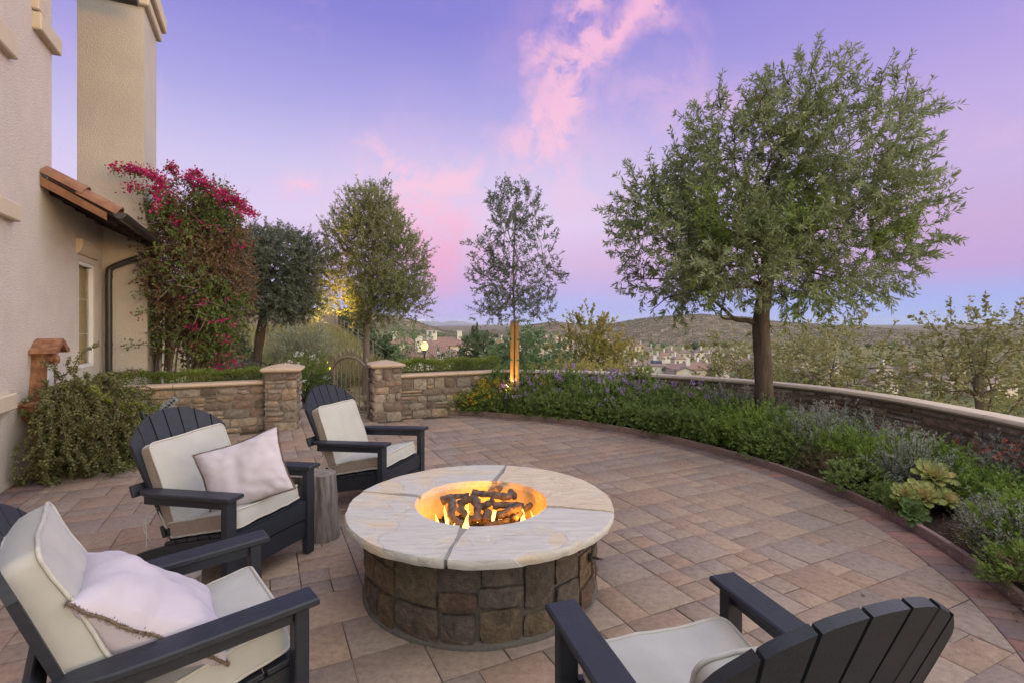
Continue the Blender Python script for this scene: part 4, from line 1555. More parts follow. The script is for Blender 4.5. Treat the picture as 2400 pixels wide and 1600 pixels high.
def rrect(w_, h_, r, n=5):
    pts = []
    for cx_, cy_, a0 in ((w_ / 2 - r, h_ / 2 - r, 0), (-w_ / 2 + r, h_ / 2 - r, 90), (-w_ / 2 + r, -h_ / 2 + r, 180), (w_ / 2 - r, -h_ / 2 + r, 270)):
        for i in range(n + 1):
            a = R(a0 + 90 * i / n); pts.append((cx_ + r * math.cos(a), cy_ + r * math.sin(a)))
    out = []
    for i, p in enumerate(pts):              # extra points along the straight sides
        q = pts[(i + 1) % len(pts)]
        out.append(p)
        d = math.hypot(q[0] - p[0], q[1] - p[1])
        for k in range(1, int(d / .05)):
            f = k / int(d / .05); out.append((p[0] + (q[0] - p[0]) * f, p[1] + (q[1] - p[1]) * f))
    return out


def pad(w_, h_, t, seed, crown=.026):
    """boxed cushion: welted edges, slightly crowned and creased faces. Face normal = local z"""
    o = rrect(w_, h_, .035)
    N_ = lambda x, y, s: mnoise.noise(Vector((x * 7 + seed, y * 7, s)))
    def ring_(k, z, s):
        return [(x * k + .004 * N_(x, y, s + 5), y * k + .004 * N_(x, y, s + 9), z + (crown * (1 - k ** 2.2)) * (1 if z > 0 else -1) * .9 + .009 * N_(x * k, y * k, s) + .004 * mnoise.noise(Vector((x * k * 22 + seed, y * k * 16, 2)))) for x, y in o]
    ks = (.985, .94, .85, .7, .5, .3, .12)
    top, bot, sidem = MB(), MB(), MB()
    top.add(*loft([ring_(1, t / 2, 1)] + [ring_(k, t / 2, 1) for k in ks]))
    bot.add(*loft([ring_(1, -t / 2, 2)] + [ring_(k, -t / 2, 2) for k in ks]))
    sidem.add(*loft([ring_(1, t / 2, 1), ring_(1.006, t / 4, 1), ring_(1.008, 0.001, 1), ring_(1.006, -t / 4, 2), ring_(1, -t / 2, 2)], caps=False))
    # faces without their outer cap
    for mb in (top, bot):
        n = len(o)
        mb.f = [f for f in mb.f if not (len(f) == n and f[0] == 0)]
        mb.var = [0.0] * len(mb.f)
    pt, pb = ring_(1.004, t / 2, 1), ring_(1.004, -t / 2, 2)
    return top, bot, sidem, pt, pb


def cushion(ch, label, side_mat, seed, back_w=.50, back_h=.50, seat_w=.52, seat_d=.50, lean=0.0, roll=0.0, shift=0.0, t=.085, seat_y=-.275):
    x, y, dg = CH[ch]
    root = empty('chair_cushion', (x, y, 0), R(dg) - math.pi / 2, label, 'cushion', 'cushions on the chairs')
    # back pad stands on the rear of the seat pad and leans on the slats
    cb = Vector((shift, SEAT_Y, SEAT_Z)) + BACK_DIR * (.085 + back_h / 2) + Vector((0, 1, .38)).normalized() * (.018 + t / 2)
    fwd = Vector((0, 1, .38)).normalized()
    Mb = Matrix((Vector((1, 0, 0)), BACK_DIR, -fwd * -1)).transposed().to_4x4()
    Mb = Matrix.Translation(cb) @ Mb @ Matrix.Rotation(R(roll), 4, 'Z') @ Matrix.Rotation(R(lean), 4, 'X')
    sl = math.atan2(.335 - .225, .485)
    cs = Vector((0, seat_y, .30 + .024 + t / 2))
    Ms = Matrix.Translation(cs) @ Matrix.Rotation(sl, 4, 'X')
    for nm, dims, M_, sd in (('back_pad', (back_w, back_h), Mb, seed), ('seat_pad', (seat_w, seat_d), Ms, seed + 3)):
        top, bot, sd_, pt, pb = pad(*dims, t, sd)
        p = link(nm, top.mesh('pad_face', 60), M_FAB, root, M_)
        link('underside', bot.mesh('pad_face', 60), M_FAB, p)
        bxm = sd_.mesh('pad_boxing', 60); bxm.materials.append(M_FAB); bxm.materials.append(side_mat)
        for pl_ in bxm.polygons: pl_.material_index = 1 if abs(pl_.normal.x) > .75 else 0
        link('boxing', bxm, None, p)
        for q in (pt, pb):
            mb = MB(); mb.tube(q + [q[0]], .0065, 6, caps=False)
            link('piping', mb.mesh('piping', 180), M_PIPE, p)
    # ties
    for sx in (-1, 1):
        base = Vector((sx * back_w / 2, SEAT_Y, SEAT_Z)) + BACK_DIR * .22
        for q in range(2):
            mb = MB()
            pts = [base + Vector((0, .02, 0)), base + Vector((sx * .03, -.03, -.05)), base + Vector((sx * (.05 + .01 * q), -.02 + .03 * q, -.12)), base + Vector((sx * (.03 + .03 * q), .01, -.19 - .04 * q))]
            mb.tube(spline(pts, 4), .0032, 5); link('tie', mb.mesh('tie', 180), M_PIPE, root)
    return root


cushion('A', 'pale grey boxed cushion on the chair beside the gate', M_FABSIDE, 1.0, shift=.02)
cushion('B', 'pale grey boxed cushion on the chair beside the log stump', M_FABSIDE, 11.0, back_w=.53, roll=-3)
cushion('C', 'pale grey boxed cushion with plump back pad on the chair by the small stump', M_FAB, 21.0, t=.10, lean=-3, back_h=.58)
cushion('D', 'pale grey boxed cushion on the chair seen from behind', M_FAB, 31.0, shift=-.03, back_h=.47, seat_w=.54)


def pillow(label, M_, w_=.48, h_=.42, T=.085, seed=0):
    root = empty('throw_pillow', (0, 0, 0), 0, label, 'pillow', 'lavender throw pillows')
    root.matrix_world = M_
    n = 36
    front, back = MB(), MB()
    def P(i, j, sg):
        u = -1 + 2 * i / n; v = -1 + 2 * j / n
        puff = max(0.0, (1 - abs(u) ** 2.6)) ** .55 * max(0.0, (1 - abs(v) ** 2.6)) ** .55
        pin = .10
        x = u * w_ / 2 * (1 - pin * (1 - abs(v)) * abs(u) ** 2 * .0 - pin * (1 - v * v) * (abs(u) ** 3))
        y = v * h_ / 2 * (1 - pin * (1 - u * u) * (abs(v) ** 3))
        z = sg * T * puff + .022 * mnoise.noise(Vector((u * 1.3 + seed * 3, v * 1.3, .5))) + .010 * mnoise.noise(Vector((u * 4 + seed, v * 4, 8.5)))
        ed = 1 - puff
        z += sg * (.009 * mnoise.noise(Vector((u * 1.8 + seed, v * 1.8, sg))) * puff + .007 * math.sin(math.atan2(v, u) * 11 + seed + 7 * mnoise.noise(Vector((u * 2.5, v * 2.5, seed)))) * ed * puff * 2.2 * (u * u + v * v) + .004 * mnoise.noise(Vector((u * 2.4 + v * 3 + seed, v * 2 - u, sg * 3))) * puff)
        return (x, y, z)
    for mb, sg in ((front, 1), (back, -1)):
        vs = [P(i, j, sg) for j in range(n + 1) for i in range(n + 1)]
        fs = [(j * (n + 1) + i, j * (n + 1) + i + 1, (j + 1) * (n + 1) + i + 1, (j + 1) * (n + 1) + i) for j in range(n) for i in range(n)]
        mb.add(vs, fs)
    link('front_panel', front.mesh('pillow_panel', 180), M_PILLOW, root)
    link('back_panel', back.mesh('pillow_panel', 180), M_PILLOW, root)
    # frayed brown fringe round the seam
    ring_ = [P(i, 0, 0) for i in range(n)] + [P(n, j, 0) for j in range(n)] + [P(i, n, 0) for i in range(n, 0, -1)] + [P(0, j, 0) for j in range(n, 0, -1)]
    ring_ = [Vector(p) for p in ring_]
    rng = np.random.default_rng(int(seed * 10) + 5)
    Ps, Ds = [], []
    for a_, b_ in zip(ring_, ring_[1:] + ring_[:1]):
        for k in range(40):
            p = a_.lerp(b_, rng.random())
            Ps.append((p.x, p.y, p.z + rng.normal() * .003)); o = Vector((p.x, p.y, 0)).normalized()
            Ds.append((o.x + rng.normal() * .5, o.y + rng.normal() * .5, rng.normal() * .7))
    q = leaf_quads(np.array(Ps), np.array(Ds), rng.uniform(.005, .013, len(Ps)), .0022, rng)
    me = quads('fringe', q, rng.random(len(Ps)))
    link('fringe', me, M_FRINGE, root)
    mb = MB(); mb.tube(ring_ + [ring_[0]], .0045, 6, caps=False); link('seam_cord', mb.mesh('seam_cord', 180), M_FRINGE, root)
    return root


def frame_matrix(c, xdir, ydir):
    x = Vector(xdir).normalized(); z = x.cross(Vector(ydir)).normalized(); y = z.cross(x)
    m = Matrix((x, y, z)).transposed().to_4x4(); m.translation = Vector(c)
    return m


pillow('lavender pillow with brown fringe leaning upright beside the log stump chair arm', frame_matrix((-1.575, 3.02, .625), (.93, .30, .33), (-.33, .30, .9)), .47, .40, .075, 1.0)
pillow('lavender pillow with frayed fringe slumped behind the arm by the small stump', frame_matrix((-1.22, 1.70, .555), (.63, -.78, .05), (-.60, -.48, .64)), .50, .50, .115, 4.0)


def stump(x, y, r, h, label, seed, lean=(0, 0), rz=0.0):
    root = empty('log_stump', (x, y, 0), rz, label, 'stump', 'log stumps among the chairs')
    n = 72; rings = []
    rr = random.Random(seed)
    for z in np.linspace(0, 1, 9):
        row = []
        for k in range(n):
            a = 2 * math.pi * k / n
            q = r * (1.08 - .10 * z) * (1 + .06 * mnoise.noise(Vector((math.cos(a) * 2 + seed, math.sin(a) * 2, z * .7))) + .05 * mnoise.noise(Vector((math.cos(a) * 9 + seed, math.sin(a) * 9, z * 3.0))) - .06 * abs(mnoise.noise(Vector((math.cos(a) * 17 + seed, math.sin(a) * 17, z * 5.0)))))
            row.append((q * math.cos(a) + lean[0] * z, q * math.sin(a) + lean[1] * z, h * z))
        rings.append(row)
    mb = MB(); mb.add(*loft(rings, caps=False)); link('bark', mb.mesh('stump_bark', 50), M_STUMP, root)
    top = rings[-1]; cx_, cy_ = lean[0], lean[1]
    tr = [top] + [[(cx_ + (p[0] - cx_) * k, cy_ + (p[1] - cy_) * k, h + .004 * mnoise.noise(Vector((p[0] * 30 * k, p[1] * 30 * k, seed)))) for p in top] for k in (.9, .6, .3, .05)]
    mb = MB(); mb.add(*loft(tr)); mb.f = [f for f in mb.f if not (len(f) == n and f[0] == 0)]; mb.var = [0.0] * len(mb.f)
    link('cut_top', mb.mesh('stump_top', 40), M_STUMPTOP, root)
    return root


stump(-1.33, 3.60, .105, .45, 'tall split log stump standing beside the pillow chair', 3.0, (-.02, .01))
stump(-1.53, 3.73, .095, .41, 'darker log stump half hidden behind the chair leg', 8.0)
stump(-1.60, 2.42, .088, .31, 'small weathered log stump under the arm of the slumped pillow chair', 13.0, (.035, 0))

# ------------------------------------------------------------------ foliage generators
def W(u_, v_, Y):
    """point at depth Y seen at photo pixel (u, v); used to take dimensions off the photograph"""
    return np.array([(u_ - 1200) / 1200 * Y, Y, 1.5 + (758 - v_) / 1200 * Y])


def clump(P, f=1.0, seed=0.0):
    x, y, z = P[:, 0] * f, P[:, 1] * f, P[:, 2] * f
    return (np.sin(x * 2.1 + seed + 1.5 * np.sin(y * 1.7 + seed)) + np.sin(y * 2.3 + 1.1 * seed + 1.4 * np.sin(z * 1.9)) + np.sin(z * 2.0 + 1.3 * np.sin(x * 1.6 + seed))) / 3


def crown_leaves(ells, ntw, nl, ltw, leaf, rng, out=.9, up=.45, rnd=.5, shell=2.4, cull=-.45, cf=2.2, droop=.0, spread=.8, flat=0.0):
    """twigs through a set of ellipsoids, leaves along each twig. returns quads, var, twig quads, twig bases"""
    vol = np.array([e[3] * e[4] * e[5] for e in ells]) ** .75
    cnt = rng.multinomial(ntw, vol / vol.sum())
    Ps, Ds = [], []
    for e, c in zip(ells, cnt):
        d = unit(rng.normal(size=(c, 3)))
        r = rng.random((c, 1)) ** (1 / shell)
        Ps.append(np.array(e[:3]) + d * np.array(e[3:6]) * r)
        Ds.append(d)
    P = np.concatenate(Ps); D = np.concatenate(Ds)
    keep = clump(P, cf, 1.7) > cull
    P, D = P[keep], D[keep]
    T = unit(D * out + np.array([0, 0, up]) + rng.normal(size=P.shape) * rnd)
    n = len(P)
    Lt = ltw * rng.uniform(.6, 1.35, (n, 1))
    # leaves
    k = nl
    f = rng.uniform(.08, 1.0, (n, k, 1))
    bend = np.array([0, 0, -1.0]) * droop
    base = P[:, None, :] + T[:, None, :] * Lt[:, None, :] * f + bend * (f * Lt[:, None, :]) ** 1.6
    ld = T[:, None, :] * .75 + unit(rng.normal(size=(n, k, 3))) * spread + bend * .8
    if flat: ld[..., 2] *= (1 - flat)
    Lf = leaf[0] * rng.uniform(.65, 1.25, n * k); Wf = leaf[1] * rng.uniform(.75, 1.2, n * k)
    q = leaf_quads(base.reshape(-1, 3), ld.reshape(-1, 3), Lf, Wf, rng, .12)
    cv = clump(P, cf * 1.5, 4.2) * .28
    var = np.clip(.5 + np.repeat(cv, k) + rng.normal(size=n * k) * .17, 0, 1)
    tq = leaf_quads(P, T, Lt[:, 0], .006 + ltw * .006, rng)
    return q, var, tq, P


def limb_mesh(mb, start, ends, r0, rng, wob=.12, n=7, tip=.008, sag=0.0):
    for e in ends:
        s_ = Vector(start); e = Vector(e)
        L = (e - s_).length
        m1 = s_.lerp(e, .35) + Vector((rng.uniform(-1, 1), rng.uniform(-1, 1), rng.uniform(.0, 1))) * wob * L
        m2 = s_.lerp(e, .7) + Vector((rng.uniform(-1, 1), rng.uniform(-1, 1), rng.uniform(-.2, .6))) * wob * L * .7
        path = spline([s_, m1, m2, e], 4)
        k = len(path)
        mb.tube(path, [r0 + (tip - r0) * (i / (k - 1)) ** .8 for i in range(k)], n, caps=False)


def make_tree(name, label, base, trunk, ells, r_trunk, leaf_m, bark_m, ntw, nl, ltw, leaf, seed, cat='tree', group=None, fork=None, shoots=(), limbs=12, extra=None, **kw):
    """trunk: world points; ells: world ellipsoids; fork: index of trunk point the limbs leave from"""
    rng = np.random.default_rng(seed); pr = random.Random(seed)
    b = Vector(base)
    root = empty(name, tuple(b), 0, label, cat, group)
    tm = MB()
    tp = spline([Vector(p) - b for p in trunk], 6)
    k = len(tp)
    rad = [r_trunk[0] + (r_trunk[1] - r_trunk[0]) * (i / (k - 1)) ** .7 for i in range(k)]
    rad[0] *= 1.25
    tm.tube(tp, rad, 14, caps=True, twist=.18)
    link('trunk', tm.mesh('trunk', 70), bark_m, root)
    lm = MB()
    starts = [tp[-1], tp[int(k * .85)], tp[int(k * .72)]]
    for i in range(limbs):
        e = ells[i % len(ells)]
        tgt = Vector(e[:3]) + Vector([pr.uniform(-.6, .6) * q for q in e[3:6]]) - b
        limb_mesh(lm, starts[i % 3] if fork is None else tp[min(k - 1, fork)], [tgt], r_trunk[1] * .38, pr, .10, 6, .005)
        for _ in range(3):
            t2 = tgt + Vector([pr.uniform(-.5, .5) * q for q in e[3:6]])
            limb_mesh(lm, tgt, [t2], .007 * r_trunk[1] / .06 + .003, pr, .12, 4, .003)
    q, var, tq, P = crown_leaves(ells, ntw, nl, ltw, leaf, rng, **kw)
    bb = np.array(b)
    for (p0, p1, m) in shoots:             # long leafy shoots that break the outline
        p0, p1 = np.array(p0), np.array(p1)
        f = rng.uniform(0, 1, (m, 1))
        base_ = p0 + (p1 - p0) * f + rng.normal(size=(m, 3)) * .035 * (1.1 - f)
        dd = unit(p1 - p0) * .8 + unit(rng.normal(size=(m, 3))) * .75
        q = np.concatenate([q, leaf_quads(base_, dd, leaf[0] * rng.uniform(.7, 1.2, m), leaf[1], rng, .1)])
        var = np.concatenate([var, np.clip(rng.normal(.5, .2, m), 0, 1)])
        lm.tube([Vector(p0 - bb), Vector((p0 + p1) / 2 - bb + rng.normal(size=3) * .02), Vector(p1 - bb)], [.010, .006, .002], 4)
    br = tag(link('branches', lm.mesh('branches', 180), bark_m, root), kind='stuff')
    tw = tag(link('twigs', quads('twigs', tq - bb), bark_m, br), kind='stuff')
    if extra is not None:
        em, sel = extra
        msk = sel(q[:, 0], rng)
        cr = link('crown', quads('crown', q[~msk] - bb, var[~msk]), leaf_m, root)
        if msk.any(): link('new_growth', quads('crown', q[msk] - bb, var[msk]), em, cr)
    else:
        link('crown', quads('crown', q - bb, var), leaf_m, root)
    return root


def ell(u_, v_, ru, rv, Y, dy=0.0, rd=None):
    p = W(u_, v_, Y + dy)
    k = (Y + dy) / 1200
    return (p[0], p[1], p[2], ru * k, (rd if rd is not None else max(ru, rv) * k), rv * k)


# big round tree in the flower bed --------------------------------------------------------------
YT = 6.6
E4 = [ell(1625, 560, 165, 140, YT, .1), ell(1760, 420, 190, 170, YT, .2), ell(1960, 420, 180, 165, YT, -.1), ell(2045, 540, 115, 140, YT, .1),
      ell(1850, 600, 190, 125, YT, -.35), ell(1700, 330, 105, 95, YT, 0), ell(1890, 260, 120, 110, YT, .1), ell(2055, 300, 95, 100, YT, 0), ell(1570, 655, 110, 75, YT, 0),
      ell(1530, 500, 95, 95, YT, .3), ell(1960, 660, 125, 70, YT, .1), ell(1700, 600, 150, 110, YT, -.5)]
sh = lambda a_, b_, m, Y=YT: (W(*a_, Y), W(*b_, Y), m)
make_tree('olive_tree', 'large round crowned olive tree with thick trunk rising from the flower bed', (W(1790, 900, YT)[0], YT, .05),
          [(W(1793, 0, YT)[0], YT, .0), W(1790, 900, YT), W(1784, 780, YT), W(1786, 720, YT), W(1800, 640, YT), W(1795, 560, YT)], E4, (.128, .075), L_OLIVE, M_BARK,
          3300, 30, .30, (.084, .019), 41, limbs=26, shoots=[sh((1895, 200), (1920, 82), 80), sh((2060, 230), (2098, 118), 55), sh((1690, 260), (1692, 172), 60), sh((2110, 270), (2150, 190), 40), sh((1500, 480), (1428, 455), 60),
          sh((2120, 330), (2190, 300), 50), sh((1850, 200), (1830, 150), 45), sh((1780, 250), (1800, 175), 45), sh((2110, 600), (2165, 590), 45), sh((2090, 430), (2170, 470), 40), sh((2000, 220), (2040, 160), 40), sh((1600, 380), (1570, 300), 40), sh((1480, 600), (1450, 640), 40)],
          cull=-.36, cf=2.3, droop=.25, extra=(leaf_mat('olive_fresh_leaf', [(.16, .23, .05), (.24, .33, .08), (.31, .40, .12)]), lambda p, r: (clump(p, 2.6, 9.1) > .46) & (p[:, 2] < 3.4) & (r.random(len(p)) < .85)))
# a low side branch
_o = [o for o in bpy.data.objects if o.name == 'olive_tree'][0]
lm = MB(); b_ = Vector(_o.location)
pts = [Vector(W(1783, 765, YT)) - b_, Vector(W(1755, 752, YT)) - b_, Vector(W(1722, 748, YT)) - b_, Vector(W(1700, 728, YT)) - b_, Vector(W(1655, 690, YT)) - b_]
lm.tube(spline(pts, 5), [.04 - .0012 * i for i in range(21)], 8, caps=False)
lm.tube(spline([Vector(W(1722, 748, YT)) - b_, Vector(W(1690, 742, YT)) - b_, Vector(W(1700, 690, YT)) - b_], 4), [.018 - .001 * i for i in range(9)], 6, caps=False)
link('low_branch', lm.mesh('low_branch', 180), M_BARK, _o)

# young staked tree -----------------------------------------------------------------------------
Y3 = 8.42
E3 = [ell(1190, 510, 32, 75, Y3), ell(1238, 500, 30, 70, Y3, .1), ell(1163, 490, 18, 50, Y3), ell(1262, 570, 30, 55, Y3), ell(1135, 582, 42, 22, Y3, -.1), ell(1150, 650, 52, 40, Y3),
      ell(1205, 640, 62, 70, Y3, .1), ell(1272, 640, 50, 50, Y3, .1), ell(1255, 722, 55, 32, Y3, -.1), ell(1150, 728, 48, 30, Y3, .1), ell(1308, 655, 22, 28, Y3), ell(1200, 720, 60, 40, Y3, -.2)]
make_tree('young_olive_tree', 'slim young olive tree tied to two stakes in the flower bed', (W(1207, 900, Y3)[0], Y3, .07),
          [(W(1207, 0, Y3)[0], Y3, .0), W(1206, 880, Y3), W(1206, 760, Y3), W(1203, 640, Y3), W(1206, 560, Y3), W(1210, 470, Y3)], E3, (.026, .010), L_OLIVE2, M_BARKPALE,
          760, 18, .18, (.062, .016), 42, limbs=22, up=.75, cull=-.6, shoots=[sh((1188, 470), (1192, 420), 36, Y3), sh((1240, 460), (1231, 424), 36, Y3), sh((1150, 480), (1148, 450), 26, Y3), sh((1290, 590), (1310, 540), 30, Y3), sh((1110, 570), (1094, 562), 24, Y3), sh((1310, 640), (1332, 648), 26, Y3), sh((1255, 500), (1263, 475), 26, Y3), sh((1110, 600), (1098, 598), 20, Y3)], droop=.05)


def stakes():
    for k, (u0, u1, dy) in enumerate(((1199, 1201, -.05), (1213, 1211, -.05))):
        root = empty('tree_stake', (W(u0, 0, Y3)[0], Y3 + dy, .05), 0, 'round wooden stake tied to the slim young olive tree', 'stake', 'stakes of the young tree')
        b = Vector(root.location)
        mb = MB(); mb.tube([Vector(W(u0 + (u1 - u0) * f, 0, Y3 + dy)) * Vector((1, 1, 0)) + Vector((0, 0, z)) - b for f, z in ((0, -.02), (.5, .75), (1, 1.50))] if False else
                           [Vector((W(u0 + (u1 - u0) * f, 0, Y3 + dy)[0], Y3 + dy, z)) - b for f, z in ((0, -.02), (.5, .75), (1, 1.54))], .034, 12)
        link('pole', mb.mesh('pole', 40), M_STAKE, root)
        for z in (.49, .91, 1.24):
            tb = MB(); c = Vector((0, 0, z - b.z)); tb.tube([c + Vector((0, 0, -.012)), c + Vector((0, 0, .012))], .037, 12)
            link('tie_band', tb.mesh('tie_band', 60), M_TIE, root)


stakes()


def uplight(x, y, z, label, e, aim, spot=75):
    root = empty('spot_uplight', (x, y, z), 0, label, 'garden light', 'low garden uplights')
    mb = MB(); mb.tube([(0, 0, -.1), (0, 0, .06)], .012, 8); link('spike', mb.mesh('spike', 60), M_BLACKIRON, root)
    d = (Vector(aim) - Vector((x, y, z + .08))).normalized()
    c = Vector((0, 0, .08))
    mb = MB(); mb.tube([c - d * .05, c + d * .05], .032, 12, caps=False); mb.tube([c - d * .05, c - d * .049], .032, 12); link('housing', mb.mesh('housing', 60), M_BLACKIRON, root)
    mb = MB(); mb.tube([c + d * .035, c + d * .038], .029, 12); link('lamp_glass', mb.mesh('lamp_glass', 60), emis_mat('lamp_glow', (1, .62, .16), 14), root)
    ld = bpy.data.lights.new('uplight_beam', 'SPOT'); ld.energy = e; ld.color = (1, .60, .14); ld.spot_size = R(spot); ld.spot_blend = .6; ld.shadow_soft_size = .02
    lo = bpy.data.objects.new('uplight_beam', ld); COL.objects.link(lo); lo.parent = root; lo.location = c + d * .06
    lo.rotation_euler = d.to_track_quat('-Z', 'Y').to_euler()
    return root


uplight(-.10, 8.14, .27, 'small lit uplight at the foot of the staked young tree', 26, (.04, 8.38, 1.0))
uplight(-3.62, 10.35, .12, 'small lit uplight under the tree beside the iron gate', 1300, (-3.88, 10.95, 2.9), 44)

# the two trees beyond the wall on the left -----------------------------------------------------
Y2 = 11.0
E2 = [ell(875, 610, 100, 105, Y2), ell(812, 560, 48, 65, Y2, .1), ell(790, 640, 40, 50, Y2, -.2), ell(945, 625, 62, 75, Y2, .1), ell(850, 500, 50, 62, Y2), ell(892, 490, 36, 58, Y2, .1),
      ell(960, 700, 50, 48, Y2, -.2), ell(800, 695, 45, 35, Y2), ell(865, 735, 58, 35, Y2, .2), ell(920, 540, 40, 50, Y2), ell(900, 690, 80, 60, Y2, -.3)]
make_tree('feathery_tree', 'feathery yellow green tree behind the iron gate, warmly lit on one side', (W(858, 0, Y2)[0], Y2, .0),
          [(W(858, 0, Y2)[0], Y2, -.05), W(858, 850, Y2), W(860, 780, Y2), W(866, 720, Y2), W(870, 660, Y2)], E2, (.085, .05), L_WILLOW, M_BARKPALE,
          3400, 24, .24, (.060, .017), 43, limbs=24, up=.7, cull=-.4, cf=2.0, shoots=[sh((862, 470), (868, 422), 60, Y2), sh((896, 460), (900, 418), 60, Y2), sh((780, 520), (788, 468), 40, Y2), sh((950, 560), (985, 545), 40, Y2), sh((990, 640), (1020, 650), 40, Y2), sh((985, 620), (1008, 612), 30, Y2), sh((820, 490), (826, 450), 40, Y2), sh((930, 500), (945, 492), 30, Y2), sh((770, 560), (762, 540), 30, Y2)])
Y1 = 10.4
E1 = [ell(652, 640, 92, 88, Y1), ell(598, 610, 45, 62, Y1, .2), ell(715, 615, 45, 62, Y1, .1), ell(640, 570, 66, 36, Y1), ell(600, 705, 50, 38, Y1), ell(710, 710, 52, 40, Y1, -.1), ell(655, 715, 70, 40, Y1, -.3)]
make_tree('dense_olive_tree', 'dense dark grey green olive tree with leaning trunk beyond the hedge', (W(599, 0, Y1)[0], Y1, .05),
          [(W(598, 0, Y1)[0], Y1, -.05), W(600, 868, Y1), W(608, 800, Y1), W(617, 740, Y1), W(630, 680, Y1)], E1, (.105, .075), L_OLIVE2, M_BARK,
          3600, 22, .20, (.055, .018), 44, limbs=20, cull=-.8, cf=1.7, droop=.3, shoots=[sh((630, 560), (622, 508), 45, Y1), sh((650, 550), (660, 520), 35, Y1), sh((725, 560), (727, 528), 35, Y1), sh((590, 540), (600, 515), 35, Y1), sh((700, 555), (712, 535), 30, Y1), sh((735, 570), (748, 540), 30, Y1)])

